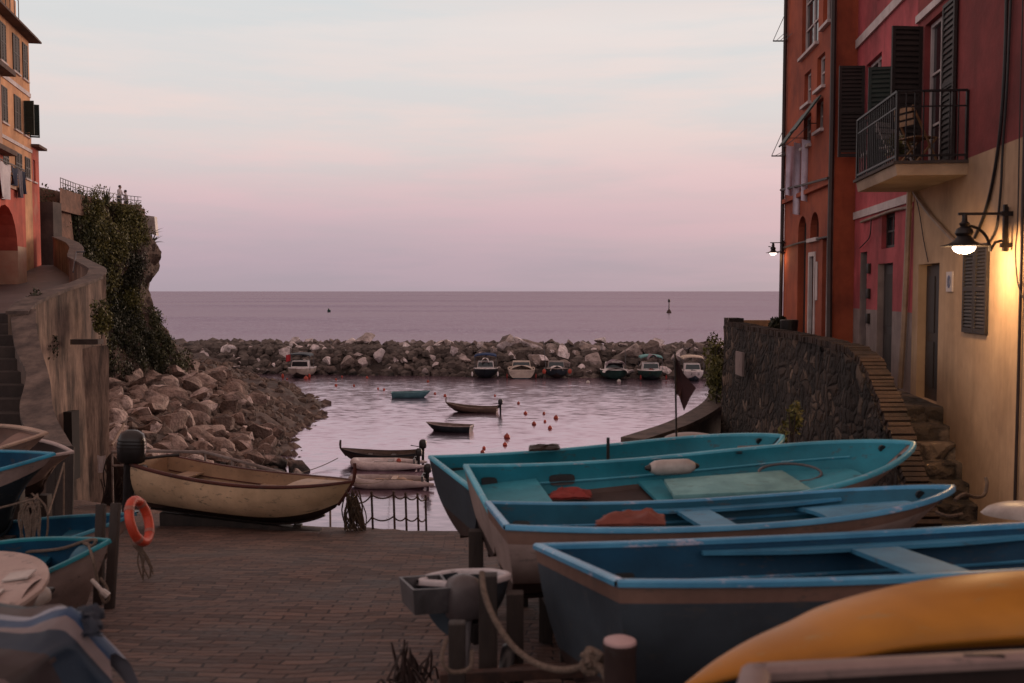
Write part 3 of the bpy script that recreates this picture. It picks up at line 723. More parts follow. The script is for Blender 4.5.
# balcony
mb = MB()
q = [(14.43,0),(17.0,0),(16.9,1.0),(14.43,1.0)]
lo = [FY.P(y,10.17,w_) for y,w_ in ((14.46,0),(17.0,0),(16.9,.97),(14.46,.97))]; hi = [FY.P(y,10.33,w_) for y,w_ in q]
mb.hexa(lo+hi); BAL = mb.build('balcony_slab', cream_s, H1)
mb = MB(); mb.hexa([FY.P(y,10.332,w_) for y,w_ in ((14.40,0),(17.05,0),(16.95,1.04),(14.40,1.04))]+[FY.P(y,10.375,w_) for y,w_ in ((14.40,0),(17.05,0),(16.95,1.04),(14.40,1.04))]); mb.build('edge_stone', stone_dark, BAL)
mb = MB()
c = [FY.P(14.45,10.37,.02), FY.P(14.45,10.37,.98), FY.P(16.92,10.37,.98), FY.P(16.92,10.37,.02)]
up = V((0,0,1))
for a, b in ((c[0],c[1]),(c[1],c[2]),(c[2],c[3])):
    mb.bar(a+up, b+up, .045, .03); mb.bar(a+up*.08, b+up*.08, .03); mb.bar(a+up*.78, b+up*.78, .02)
    n = int((b-a).length/.115)
    for k in range(n+1):
        p = a.lerp(b, k/n); mb.bar(p, p+up, .016 if 0 < k < n else .04)
mb.build('railing', iron, BAL)
mb = MB(); mb.bar(FY.P(14.45,10.25,.9), FY.P(14.5,10.25,.9), .02)
# cornice trim of the house above the balcony
mb = MB(); FY.box(mb, 14.6, 17.05, 12.98, 13.10, .002, .05); mb.build('trim_band', white_tr, H1)

# folding chair and table on the balcony
def fold_chair(p, rz, label, m):
    root = empty('folding_chair', label, 'chair', mtx=Matrix.Translation(p) @ Matrix.Rotation(rz, 4, 'Z')); T = root.matrix_basis
    a = MB(); 
    for k in range(5): a.box(-.2+.085*k, -.13+.085*k, -.2, .2, .44, .46, M=T)
    a.build('seat', m, root)
    a = MB()
    for k in range(3): a.box(-.2, .2, .23+.02*k, .25+.02*k, .62+.1*k, .69+.1*k, M=T)
    a.build('backrest', m, root)
    for s in (-1, 1):
        a = MB(); a.bar(T @ V((s*.21,-.24,0)), T @ V((s*.21,.28,.9)), .025); a.build('leg', m, root)
        a = MB(); a.bar(T @ V((s*.19,.24,0)), T @ V((s*.19,-.2,.45)), .025); a.build('leg', m, root)
    return root
wood_y = M_('varnished wood', (.34,.19,.09), (.22,.12,.06), rough=.5, scale=8, bump=.1)
fold_chair(FY.P(15.35,10.376,.45), 1.9, 'wooden folding chair near the right end of the balcony', wood_y)
fold_chair(FY.P(16.3,10.376,.5), .4, 'folding chair with pale slats by the far balcony rail', white_pl)
mb = MB(); p = FY.P(15.85,0,.62)
root = empty('flower_pot', 'small potted plant standing on the balcony floor', 'plant pot', (p.x, p.y, 10.376))
mb.lathe([(.09,0),(.13,.02),(.16,.24),(.15,.25),(.13,.2)], (p.x, p.y, 10.376)); mb.build('pot', M_('terracotta', (.36,.13,.07), (.25,.09,.05), rough=.85), root)
mb = MB(); leaves(mb, (p.x, p.y, 10.78), (.2,.2,.22), 160, .05, rnd); mb.build('foliage', leafB, root)

# house number tile, cables, pipes
p = FY.P(FY.Y(942.5), 0, 0)
t_ = empty('house_number_tile', 'small white tile with a blue number beside the doorway', 'plaque', FY.P(15.07, 8.6, .01))
mb = MB(); FY.box(mb, 14.93, 15.20, 8.49, 8.79, .004, .03); mb.build('tile', white_tr, t_)
mb = MB(); blue_e = M_('blue enamel', (.03,.06,.16), (.03,.05,.13), rough=.4)
for k in range(10):
    a0, a1 = 2*PI*k/10, 2*PI*(k+1)/10
    f = lambda a, rr: FY.P(15.065+rr*.75*math.cos(a), 8.64+rr*math.sin(a), .034)
    mb.quad(f(a0,.10), f(a1,.10), f(a1,.07), f(a0,.07))
FY.box(mb, 15.05, 15.085, 8.58, 8.70, .031, .036); mb.build('number', blue_e, t_)
def cable(F, pts, r_, name, label, cat, m, w=.03):
    mb = MB(); q = []
    for px, py in pts:
        y = F.Y(px); q.append(F.P(y, at(px, py, y).z, w))
    mb.tube(catmull(q, 6), r_, 6); o = mb.build(name, m, smooth=True); return tag(o, label, cat)
cable(FY, [(1001,-40),(1001,60),(998,130),(992,180),(984,215),(975,238)], .022, 'cable', 'thick dark cable running down the red wall to the lamp', 'cable', iron)
cable(FY, [(1006,-40),(1004,80),(1001,150),(1000,190),(996,230),(985,248)], .016, 'cable', 'thinner cable right of the thick one crossing the colour line', 'cable', iron)
cable(FY, [(1019,-40),(1019,120),(1019.5,220),(1018,250),(1021,282),(1028,300)], .008, 'wire', 'thin loose wire drooping beside the lamp bracket', 'wire', iron, .05)
cable(FY, [(1022.5,-40),(1022.5,200),(1022.5,400),(1022,520)], .02, 'downpipe', 'dark vertical pipe at the right edge of the cream wall', 'pipe', dpipe_m)
cable(FY, [(913,185),(917,195),(932,215),(948,232),(958,242)], .03, 'waste_pipe', 'pale slanting pipe under the balcony', 'pipe', pipe_m, .06)
cable(FY, [(913,188),(919,212),(924,240),(929,262)], .008, 'wire', 'thin wire hanging down to the doorway', 'wire', iron)

# wall lamp
glow = emit('lamp glass', (1,.80,.68), 3.2)
def wall_lamp(F, yb, pz, reach, label, power, s=1.0, drop=.42):
    """bracket on facade F at Y=yb; arm height pz; lamp hangs `reach` out from the wall"""
    root = empty('wall_lamp', label, 'lamp', F.P(yb, pz, 0))
    b = MB(); A = F.P(yb, pz, .10); E = F.P(yb, pz, reach+.08)
    b.bar(A, E, .035*s); b.bar(F.P(yb,pz+.12*s,.09), F.P(yb,pz-.5*s,.09), .045*s)
    b.bar(F.P(yb+.1,pz+.1*s,.03), F.P(yb+.1,pz-.5*s,.03), .03*s)
    b.bar(F.P(yb,pz-.42*s,.0), F.P(yb,pz-.42*s,.14), .06*s); b.bar(F.P(yb,pz,.0), F.P(yb,pz,.14), .06*s)
    b.tube([F.P(yb, pz-.5*s+.34*s*math.sin(k*PI/16), .26*1+.0+ (.30*s)*(1-math.cos(k*PI/16))) for k in range(9)], .02*s, 6)
    b.tube([F.P(yb,pz-.5*s,.26), F.P(yb,pz-.38*s,.2), F.P(yb,pz-.36*s,.12)], .02*s, 6)
    b.build('bracket', iron, root, smooth=True)
    c = F.P(yb, pz, reach)
    b = MB(); b.lathe([(.03,0),(.035,-.1*s),(.07*s,-.13*s),(.05*s,-.17*s),(.10*s,-.2*s),(.12*s,-.26*s),(.09*s,-.30*s),(.13*s,-.36*s),(.20*s,-.40*s),(.30*s,-.425*s),(.30*s,-.435*s),(.15*s,-.43*s),(.02,-.42*s)], c, 24)
    b.build('lamp_shade', iron, root, smooth=True)
    b = MB(); b.lathe([(.15*s,-.437*s),(.148*s,-.46*s),(.12*s,-.50*s),(.07*s,-.525*s),(.01,-.53*s)], c, 24)
    b.build('bulb_glass', glow, root, smooth=True)
    l = bpy.data.lights.new('lamp_light', 'POINT'); l.energy = power; l.color = (1,.62,.30); l.shadow_soft_size = .10*s
    o = bpy.data.objects.new('lamp_light', l); COL.objects.link(o); o.location = c+V((0,0,-.60*s)); own(o, root)
    return root
wall_lamp(FY, FY.Y(1010)+.0, 9.48, .58, 'lit iron wall lamp with round shade on the cream wall', 105, .95)

# ------------------------------------------------------------------ right: pink house
H2 = empty('town_house', 'raspberry pink house with grey plinth between the cream and orange houses', 'house', FY.P(18, 6.8))
d1 = (FY.Y(892), FY.Y(877), 6.78, 9.02)
d2 = (FY.Y(866), FY.Y(859.5), 6.85, 9.3)
w1 = (FY.Y(893), FY.Y(880), 9.30, 9.95)
w2 = (17.45, 18.45, 10.45, 12.6)
w3 = (FY.Y(877), FY.Y(862), 11.3, 13.1)
w4 = (FY.Y(905)+.0, FY.Y(905)+.01, 6, 6.001)
mb = MB(); FY.wall(mb, 17.072, 21.6, 5.5, 17.5, [d1, d2, w1, w2, w3], 1, bands=[(8.13, 0)])
FY.body(mb, 17.072, 21.6, 5.5, 17.5, 6)
mb.build('wall', [pink_pl, grey_base], H2)
for hh, nm in ((d1, 'a'), (d2, 'b')):
    mb = MB(); FY.box(mb, hh[0]+.02, hh[1]-.02, hh[2], hh[3]-.02, -.19, -.12); d = mb.build('door', brown_sh, H2)
    mb = MB(); FY.box(mb, hh[0]+.12, hh[1]-.12, hh[2]+.2, hh[2]+.9, -.12, -.105); FY.box(mb, hh[0]+.12, hh[1]-.12, hh[2]+1.05, hh[3]-.2, -.12, -.105); mb.build('door_panel', wood_dark, d)
window(FY, H2, *w1, brown_sh, None, 'none')
w = window(FY, H2, *w2, white_tr, None, 'none', None)
mb = MB(); e = FY.P(18.5,0,.02); shutter(mb, e, e+V((-.42,.1,0)), w2[2], w2[3], slats=24); mb.build('shutter', green_sh, w)
w = window(FY, H2, *w3, white_tr, None, 'none', white_tr)
mb = MB(); e = FY.P(w3[1]+.03,0,.02); shutter(mb, e, e+V((-.52,.02,0)), w3[2]-.05, w3[3], slats=22); mb.build('shutter', brown_sh, w)
mb = MB(); FY.box(mb, 17.1, 21.5, 13.62, 13.80, .002, .05); mb.build('trim_band', white_tr, H2)
mb = MB(); FY.box(mb, 17.1, 21.5, 10.02, 10.17, .002, .04); mb.build('trim_band', white_tr, H2)
mb = MB(); p = FY.P(18.6, 14.55, .03)
for y_ in (18.9, 19.7):
    mb.tube([FY.P(y_,14.3,.0), FY.P(y_,14.3,.04)], .16, 12)
mb.build('vent_hole', interior, H2)
cable(FY, [(911.5,190),(910,260),(908,330),(905.5,388)], .05, 'drainpipe', 'cream drainpipe running down between pink and cream houses', 'pipe', pipe_m, .07)
cable(FY, [(912,207),(895,210),(878,216),(862,222)], .03, 'waste_pipe', 'pipe running sideways across the pink wall', 'pipe', pipe_m, .05)
cable(FY, [(872,219),(871,236),(866,243),(861,248)], .012, 'wire', 'looped wire above the dark doorway of the pink house', 'wire', iron, .05)
for k, pz in enumerate((8.85, 8.35, 7.85)):
    o = MB(); y_ = FY.Y(869); FY.box(o, y_-.1, y_+.1, pz, pz+.2, .004, .06); o = o.build('letter_box', iron, bevel=.01)
    tag(o, ['upper of three small boxes', 'middle of three small boxes', 'lowest of three small boxes'][k]+' beside the dark pink house door', 'letter box', 'letter boxes on the pink house')

# ------------------------------------------------------------------ right: orange house
FO = Facade(5.42, .068, -1)
H3 = empty('town_house', 'tall burnt orange house with arched openings facing the harbour', 'house', FO.P(24, 6.8))
y0, y1 = 21.5, 26.7
def Z(F, px, py): return at(px, py, F.Y(px)).z
doorL = (FO.Y(805), FO.Y(797), 6.85, Z(FO,801,216))      # tall arched door
archR = (FO.Y(817.5), FO.Y(809), Z(FO,813,238), Z(FO,813,212))
doorM = (FO.Y(815), FO.Y(808.5), 6.9, Z(FO,812,252))
doorR = (FO.Y(828), FO.Y(821.5), 6.9, Z(FO,825,238))
wa = (FO.Y(814), FO.Y(798), Z(FO,806,50), 16.1)
wb = (FO.Y(826), FO.Y(818.5), Z(FO,822,24), 16.6)
wc = (FO.Y(807.5), FO.Y(801), Z(FO,804,104), Z(FO,804,72))
wd = (FO.Y(821), FO.Y(813.5), Z(FO,817,88), Z(FO,817,55))
we = (FO.Y(808), FO.Y(801), Z(FO,804,146), Z(FO,804,116))
wf = (FO.Y(820), FO.Y(813.5), Z(FO,817,130), Z(FO,817,100))
holes = [doorL, archR, doorM, doorR, wa, wb, wc, wd, we, wf]
# the two window levels wc/we and wd/wf may touch: keep apart
mb = MB(); FO.wall(mb, y0, y1, 4.5, 19.5, holes, 0)
for hh, f in ((doorL, .4), (archR, .5)):
    FO.arch(mb, hh[0], hh[1], hh[3]-.5*f-.15, hh[3], 0)
FO.body(mb, y0+.01, y1, 4.5, 19.5, 6)
mb.hexa([FO.P(y0,z,w_) if k == 0 else FO.P(y0+.24,z,w_) for z in (4.5,19.5) for k, w_ in ((0,-6),(0,0),(1,-.003),(1,-6))])
mb.build('wall', orange_w, H3)
window(FO, H3, *wa, white_tr, brown_sh, 'none', white_tr)
window(FO, H3, *wb, white_tr, brown_sh, 'none', white_tr)
window(FO, H3, *wc, white_tr, green_sh, 'none', white_tr)
window(FO, H3, *wd, white_tr, green_sh, 'none', white_tr)
for hh in (we, wf):
    w = window(FO, H3, *hh, white_tr, green_sh, 'none', white_tr)
    mb = MB()      # louvred blind pushed out at its foot
    a, b = FO.P(hh[0]+.02,hh[3]+.05,.03), FO.P(hh[1]-.02,hh[3]+.05,.03); c_ = FO.n*.55-V((0,0,.75))
    mb.hexa([a, b, b+c_, a+c_]+[q+FO.n*.03+V((0,0,.02)) for q in (a, b, b+c_, a+c_)]); mb.build('shutter', green_sh, w)
# fanlight, doors
mb = MB(); FO.box(mb, doorL[0]+.02, doorL[1]-.02, doorL[2], doorL[3], -.2, -.15); mb.build('door', interior, H3)
mb = MB(); FO.box(mb, archR[0]+.02, archR[1]-.02, archR[2], archR[3], -.2, -.15); w = mb.build('window', glass_m, H3)
mb = MB(); FO.box(mb, archR[0]-.06, archR[1]+.06, archR[2]-.09, archR[2]-.003, -.1, .08); mb.build('sill', white_tr, w)
mb = MB(); FO.box(mb, doorM[0]+.02, doorM[1]-.02, doorM[2], doorM[3]-.02, -.19, -.13); d = mb.build('door', green_sh, H3)
mb = MB(); frame_rect(FO, mb, doorM[0], doorM[1], doorM[2], doorM[3], .1, -.05, .03); mb.build('door_frame', white_tr, d)
w = window(FO, H3, *doorR, white_tr, green_sh, 'none', None, 'glazed_door')
mb = MB(); FO.box(mb, doorM[0]-.22, doorM[0]-.04, Z(FO,813,300), Z(FO,813,262), .004, .02); o = mb.build('notice', white_tr); tag(o, 'tall white notice fixed beside the orange house door', 'notice')
mb = MB(); FO.box(mb, y0, y1, Z(FO,812,192), Z(FO,812,192)+.10, .003, .10); mb.build('string_course', orange_w, H3)
cable(FO, [(832,-60),(832.5,100),(832,250),(833,350)], .06, 'downpipe', 'dark downpipe on the near corner of the orange house', 'pipe', dpipe_m, .07)
cable(FO, [(784.5,-60),(784,100),(783.5,250),(783,322)], .05, 'downpipe', 'dark downpipe on the seaward corner of the orange house', 'pipe', dpipe_m, .07)
cable(FO, [(784,190),(806,185),(832,178)], .03, 'conduit', 'dark conduit crossing the orange wall above the arches', 'conduit', dpipe_m, .13)
cable(FO, [(784,248),(800,243),(832,236)], .025, 'conduit', 'dark conduit crossing the orange wall below the arches', 'conduit', dpipe_m, .05)
wall_lamp(FO, FO.Y(783)-.2, Z(FO,783,243), .32, 'small lit wall lamp on the far corner of the orange house', 6, .62)
# clothes brackets on the seaward corner
for k, (py, lb) in enumerate(((41,'upper iron clothes line bracket sticking out over the sea'), (156,'lower iron clothes line bracket below the laundry'))):
    mb = MB(); p = FO.P(26.6, at(783, py, 26.6).z, 0); e = p+V((-.38,0,0)); mb.bar(p, e, .03); mb.bar(e, p+V((-.05,0,.75)), .015)
    for j in range(4): mb.bar(p+V((-.1*j,0,0)), p+V((-.1*j,-.8,0)), .01)
    o = mb.build('clothes_bracket', iron); tag(o, lb, 'bracket')
# laundry
def cloth(p, d, w_, h_, m, name, label, cat, group=None, seed=0, amp=.05):
    q = random.Random(seed); ph = q.uniform(0, 6); mb = MB(); n = V((-d.y, d.x, 0)); rows = []
    for i in range(13):
        u = i/12; rows.append([p+d*w_*u*(1-.12*(j/9))+n*(amp*math.sin(u*9+ph+j*.15)*(.3+j/9))-V((0,0,h_*j/9+.03*math.sin(u*PI))) for j in range(10)])
    mb.grid(rows); mb.grid([[v+n*.006 for v in r_] for r_ in rows])
    o = mb.build(name, m, smooth=True); return tag(o, label, cat, group)
lilac = M_('pale lilac cloth', (.70,.66,.78), (.60,.55,.68), rough=.9, scale=4, bump=.1)
lz = at(800, 137, 24.6).z
mb = MB(); a = FO.P(23.2, lz+.1, .15); b = FO.P(26.4, lz+.0, .15); mb.tube(sag(a, b, .05), .01, 5)
for e in (a, b): mb.bar(e, e-FO.n*.15, .02)
for px, y_ in ((787.5,25.6),(795,24.8),(802.5,24.0)): mb.bar(at(px-1,138,y_), FO.P(y_,at(px-1,138,y_).z,0), .015)
o = mb.build('clothes_line', iron); tag(o, 'clothes line with iron arms on the orange house', 'clothes line')
for k, (px, y_, w_, h_, lb) in enumerate(((786.5,25.6,.30,1.25,'short lilac towel, leftmost on the orange house line'), (794,24.8,.30,1.75,'longest pale sheet in the middle of the orange house line'), (802,24.0,.36,1.45,'wide lilac sheet nearest on the orange house line'))):
    cloth(at(px, 139+3*(2-k), y_), V((1,.12,0)).normalized(), w_, h_, lilac, 'laundry', lb, 'laundry', 'laundry on the orange house', k+1, .02)
# ------------------------------------------------------------------ walkway, parapet wall, stairs
rub_m = None
def rubble_mat(name, cs, stone=(.03,), scale=3.2, mortar=(.06,.045,.04)):
    m, t, b = nt(name); L = t.links
    ge = N(t, 'ShaderNodeNewGeometry')
    wn = N(t, 'ShaderNodeTexNoise'); wn.inputs['Scale'].default_value = 1.7; wn.inputs['Detail'].default_value = 5; L.new(ge.outputs['Position'], wn.inputs['Vector'])
    vm = N(t, 'ShaderNodeVectorMath', operation='MULTIPLY_ADD'); vm.inputs[1].default_value = (.6,.6,.6); L.new(wn.outputs['Color'], vm.inputs[0]); L.new(ge.outputs['Position'], vm.inputs[2])
    vo = N(t, 'ShaderNodeTexVoronoi', feature='F1'); vo.inputs['Scale'].default_value = scale; L.new(vm.outputs[0], vo.inputs['Vector'])
    ve = N(t, 'ShaderNodeTexVoronoi', feature='DISTANCE_TO_EDGE'); ve.inputs['Scale'].default_value = scale; L.new(vm.outputs[0], ve.inputs['Vector'])
    sx = N(t, 'ShaderNodeSeparateColor'); L.new(vo.outputs['Color'], sx.inputs[0])
    r = ramp(t, cs); L.new(sx.outputs[0], r.inputs[0])
    re = ramp(t, [(.02, g(1)), (.10, g(0))]); L.new(ve.outputs['Distance'], re.inputs[0])
    mx = N(t, 'ShaderNodeMix', data_type='RGBA'); L.new(re.outputs[0], mx.inputs[0]); L.new(r.outputs[0], mx.inputs[6]); mx.inputs[7].default_value = (*mortar, 1)
    n = N(t, 'ShaderNodeTexNoise'); n.inputs['Scale'].default_value = .8; n.inputs['Detail'].default_value = 6; L.new(ge.outputs['Position'], n.inputs['Vector'])
    r2 = ramp(t, [(.35, g(.35)), (.65, g(1.25))]); L.new(n.outputs['Fac'], r2.inputs[0])
    m2 = N(t, 'ShaderNodeMix', data_type='RGBA', blend_type='MULTIPLY'); m2.inputs[0].default_value = 1; L.new(mx.outputs[2], m2.inputs[6]); L.new(r2.outputs[0], m2.inputs[7])
    L.new(m2.outputs[2], b.inputs['Base Color']); b.inputs['Roughness'].default_value = .9
    rb = ramp(t, [(0, g(0)), (.25, g(1))]); L.new(ve.outputs['Distance'], rb.inputs[0])
    bp = N(t, 'ShaderNodeBump'); bp.inputs['Strength'].default_value = 1; bp.inputs['Distance'].default_value = .07; L.new(rb.outputs[0], bp.inputs['Height']); L.new(bp.outputs[0], b.inputs['Normal'])
    return m
rubw = rubble_mat('rubble wall stone', [(0, (.014,.010,.008)), (.5, (.036,.024,.018)), (.82, (.085,.055,.038)), (1, (.22,.155,.115))], scale=4.4, mortar=(.026,.018,.014))
stepm = rubble_mat('rough step stone', [(0, (.06,.045,.038)), (.6, (.13,.095,.078)), (1, (.2,.15,.12))], scale=2.0, mortar=(.05,.038,.034))
PW = [(23.9,7.72),(20,7.68),(17,7.66),(15.2,7.60),(14.6,7.45),(14.0,7.05),(13.4,6.5),(12.9,5.95),(12.5,5.5)]
WX = 5.08
mb = MB()
root = empty('terrace_wall', 'dark rubble wall holding up the walkway, brick coping curving down', 'wall', (WX, 18, 5))
fine = []
for (ya, za), (yb, zb) in zip(PW, PW[1:]):
    for k in range(8): t = k/8; fine.append((ya+(yb-ya)*t, za+(zb-za)*t))
fine.append(PW[-1])
rows = []
for y, z in fine:
    rows.append([V((WX-.10*(1-j/10)*1.8-.06*fbm((y*1.5, z0_*1.5, 3)), y, z0_)) for j in range(11) for z0_ in [1.5+(z-.05-1.5)*j/10]])
mb.grid(rows)
mb.grid([[V((WX+.38, y, 1.5)), V((WX+.38, y, z-.05))] for y, z in fine])
mb.grid([[V((WX-.01, y, z-.05)), V((WX+.38, y, z-.05))] for y, z in fine])
mb.build('masonry', rubw, root, smooth=True)
mb = MB(); acc = 0
brick_c = M_('old brick', (.055,.034,.026), (.03,.02,.017), (.016,.012,.011), rough=.9, scale=3, bump=.5, bscale=30, lo=.35, hi=.6)
# coping of bricks on edge
L_ = 0; pts = [V((WX+.19, y, z)) for y, z in PW]
seg = []
for a, b in zip(pts, pts[1:]):
    n = max(1, int((b-a).length/.078))
    for k in range(n): seg.append((a.lerp(b, k/n), (b-a).normalized()))
q = random.Random(3)
for p, d in seg:
    c_ = p+V((q.uniform(-.012,.012), 0, q.uniform(-.012,.012))); up_ = V((0, -d.z, d.y)) if d.y > 0 else V((0, d.z, -d.y))
    hl = .165+q.uniform(-.015,.015)
    s_ = V((hl,0,0)); t_ = d*.030; u_ = up_*.05
    mb.hexa([c_-s_-t_-u_, c_+s_-t_-u_, c_+s_+t_-u_, c_-s_+t_-u_, c_-s_-t_+u_, c_+s_-t_+u_, c_+s_+t_+u_, c_-s_+t_+u_])
mb.build('coping', brick_c, root)
mb = MB(); mb.box(WX+.03, WX+.37, 23.5, 24.1, 1.0, 7.86); mb.build('pier', rubw, root)
mb = MB(); mb.box(WX-.235, WX-.19, 21.0, 21.65, 6.7, 7.2); mb.build('plaque', grey_base, root)
# walkway floor
mb = MB()
mb.hexa([V(q) for q in ((WX+.3,15.6,5.5),(FY.P(15.6,0).x,15.6,5.5),(FY.P(27,0).x,27,5.5),(6.2,27,5.5),(WX+.3,15.6,6.72),(FY.P(15.6,0).x,15.6,6.72),(FY.P(27,0).x,27,6.9),(6.2,27,6.9))])
o = mb.build('walkway', stepm); tag(o, kind='structure')
# stairs down to the slipway
root = empty('stone_stairs', 'rough stone steps between the brick coping and the cream wall', 'stairs', (5.8, 14, 5))
q = random.Random(8)
for k in range(8):
    yt = 15.6-.31*k; zt = 6.72-.235*k; x0_ = WX+.36; 
    mb = MB(); m_ = 12; rows = []
    for i in range(m_+1):
        x = x0_+(FY.P(yt,0).x+.02-x0_)*i/m_
        jt = .045*fbm((x*1.6, k*3.1, 0)); jz = .03*fbm((x*1.9, k*5.3, 7))
        rows.append([V((x, yt+.02, zt+jz)), V((x, yt-.28+jt, zt+jz)), V((x, yt-.31+jt, zt-.03+jz)), V((x, yt-.30+jt*.5, zt-.3))])
    rows = [[V((p.x, min(p.y, 20), p.z)) for p in r_] for r_ in rows]
    mb.grid(rows); mb.build('step', stepm, root, smooth=True, angle=50)
mb = MB()
mb.box(WX+.37, FY.P(13,0).x, 13.0, 15.8, 3.6, 4.9); 
# curved mole wall running out to the water
MP = [(5.5,27.0,6.6),(5.15,25.2,6.15),(4.6,23.6,5.75),(3.9,22.2,5.35),(3.2,21.1,5.1),(2.6,20.3,4.95),(2.25,19.8,4.85)]
MPX = [at(px, py, Y) for px, py, Y in ((733,364,27.5),(725,383,26.2),(716,400,25.0),(700,412,23.6),(678,423,22.2),(655,431,21.0),(633,438,20.0))]
pts = catmull(MPX, 5)
mb = MB(); tp = []
for i, p in enumerate(pts):
    d = (pts[min(i+1,len(pts)-1)]-pts[max(i-1,0)]); d.z = 0; d.normalize(); n_ = V((-d.y, d.x, 0))
    tp.append((p-n_*.24, p+n_*.24))
mb.grid([[V((a.x,a.y,-1)), V((a.x,a.y,a.z-.1)), V((b.x,b.y,b.z-.1)), V((b.x,b.y,-1))] for a, b in tp])
mb.poly([V((tp[-1][0].x,tp[-1][0].y,-1)), tp[-1][0]-V((0,0,.1)), tp[-1][1]-V((0,0,.1)), V((tp[-1][1].x,tp[-1][1].y,-1))])
root = empty('mole_wall', 'low curved wall sweeping from the terrace down to the water', 'wall', MPX[3])
mb.build('masonry', stone_dark, root, smooth=True)
mb = MB(); mb.grid([[a+(a-b)*.06-V((0,0,.097)), a+(a-b)*.06, b+(b-a)*.06, b+(b-a)*.06-V((0,0,.097))] for a, b in tp])
a, b = tp[-1]; mb.poly([a+(a-b)*.06-V((0,0,.097)), a+(a-b)*.06, b+(b-a)*.06, b+(b-a)*.06-V((0,0,.097))]); mb.build('coping', coping, root, smooth=True)
# infill ground between mole, wall and slipway
# plants at the walls
def bush(name, label, c_, rad, n, size, mat, seed, stem=True):
    c_ = V(c_); root = empty(name, label, 'bush', c_)
    mb = MB(); q = random.Random(seed)
    for k in range(7):
        d = V((q.uniform(-.6,.6)*rad[0], q.uniform(-.6,.6)*rad[1], q.uniform(-.6,.6)*rad[2])); leaves(mb, V(c_)+d, [x*.55 for x in rad], n//7, size, q, .2)
    mb.build('foliage', mat, root)
    st = MB()
    for k in range(3): st.tube([V(c_)-V((0,0,rad[2])), V(c_)+V((q.uniform(-.4,.4)*rad[0], q.uniform(-.4,.4)*rad[1], rad[2]*.6))], .012, 4)
    st.build('stem', wood_dark, root); return root
bush('bush', 'green bush growing at the harbour end of the rubble wall', at(717, 368, 24.6), (.42,.5,.9), 2200, .05, leafB, 4)
bush('bush', 'yellowish weed tuft low on the dark rubble wall', at(816, 425, 14.6)+V((-.35,0,0)), (.16,.3,.32), 500, .035, leafB, 5)
bush('bush', 'small dark plant in a pot by the seaward end of the walkway', V((6.25,23.4,7.66)), (.22,.25,.25), 700, .05, leafC, 6)
mb = MB(); mb.lathe([(.14,0),(.2,.03),(.24,.4),(.22,.42)], (6.25,23.4,7.1)); o = mb.build('planter', M_('terracotta', (.3,.1,.06))); tag(o, 'terracotta planter under the dark plant behind the wall', 'planter')
mb = MB(); mb.lathe([(.12,0),(.16,.03),(.2,.5),(.18,.52)], (6.1,22.0,7.35)); o = mb.build('bin', iron); tag(o, 'dark round bin behind the wall near the orange house door', 'bin')
mb = MB(); mb.box(6.2, 7.4, 26.72, 26.95, 6.5, 7.72); o = mb.build('low_wall', M_('ochre wall', (.34,.20,.10), (.24,.14,.08), rough=.9)); tag(o, 'low ochre wall closing the seaward end of the walkway', 'wall')

# ================================================================== left side
FL = Facade(-12, -.227, 1)
yel = M_('ochre yellow plaster', (.72,.40,.21), (.60,.31,.16), (.46,.24,.14), rough=.9, scale=.7, bump=.3, bscale=9, blotch=.45, drip=.22)
redL = M_('weathered coral plaster', (.56,.13,.085), (.46,.10,.07), (.42,.22,.15), rough=.9, scale=.55, bump=.4, bscale=8, lo=.36, hi=.55, blotch=.45, drip=.22)
palep = M_('pale peeling plaster', (.50,.36,.26), (.42,.20,.14), rough=.9, scale=.8, bump=.4, bscale=8)
def ZL(px, py): return at(px, py, FL.Y(px)).z
HL = empty('town_house', 'tall ochre yellow house with dark shutters at far left', 'house', FL.P(45, 8.7))
ya, yb = 42.6, FL.Y(35.2)
rows = [(48, 12), (112, 82), (165, 141)]      # image rows measured near column 14
cols = [(6.5, 12.5), (19, 25.5), (28.5, 33.5)]
hl = []
zrow = [(18.35, 20.0), (15.75, 17.3), (13.75, 14.75)]
for (za, zb) in zrow:
    for (pa, pb) in cols[:3]:
        hl.append((FL.Y(pa), FL.Y(pb)-.05, za, zb))
hl = [h if h[1] > h[0] else (h[1], h[0], h[2], h[3]) for h in hl]
mb = MB(); FL.wall(mb, ya-6, yb, 8.2, 20.3, hl, 0); FL.body(mb, ya-6, yb, 8.2, 20.3, 7)
mb.build('wall', yel, HL)
for i, h in enumerate(hl):
    window(FL, HL, *h, M_('brown frame', (.12,.07,.05), rough=.6), green_sh if i == 5 else brown_sh, 'ajar' if i == 5 else 'closed', white_tr, ang=1.4, slats=12)
mb = MB(); FL.box(mb, ya-6, yb+.35, 20.3, 20.38, -7, .50); FL.box(mb, ya-6, yb+.2, 20.38, 20.50, -7, .40); mb.build('roof', roof_m, HL)
mb = MB(); FL.box(mb, yb-1.9, yb-.9, 20.62, 21.9, -1.5, -.3); r_ = mb.build('chimney', yel, HL)
mb = MB(); FL.box(mb, ya-6, yb, 17.65, 17.85, .003, .05); mb.build('trim_band', white_tr, HL)
mb = MB(); FL.box(mb, ya-6, yb, 15.05, 15.2, .003, .05); mb.build('trim_band', white_tr, HL)
mb = MB(); p = FL.P(yb-1.2, 20.6, -.4); mb.bar(p, p+V((0,0,3.2)), .04); mb.bar(p+V((-.5,0,2.2)), p+V((.7,0,2.2)), .03); mb.bar(p+V((-.4,0,2.8)), p+V((.4,0,2.8)), .03)
o = mb.build('antenna', iron); tag(o, 'thin television antenna on the yellow house roof', 'antenna')
mb = MB()
for k in range(8): p = FL.P(ya-2+k*.7, 20.62, .2); mb.bar(p, p+V((0,0,.9)), .03)
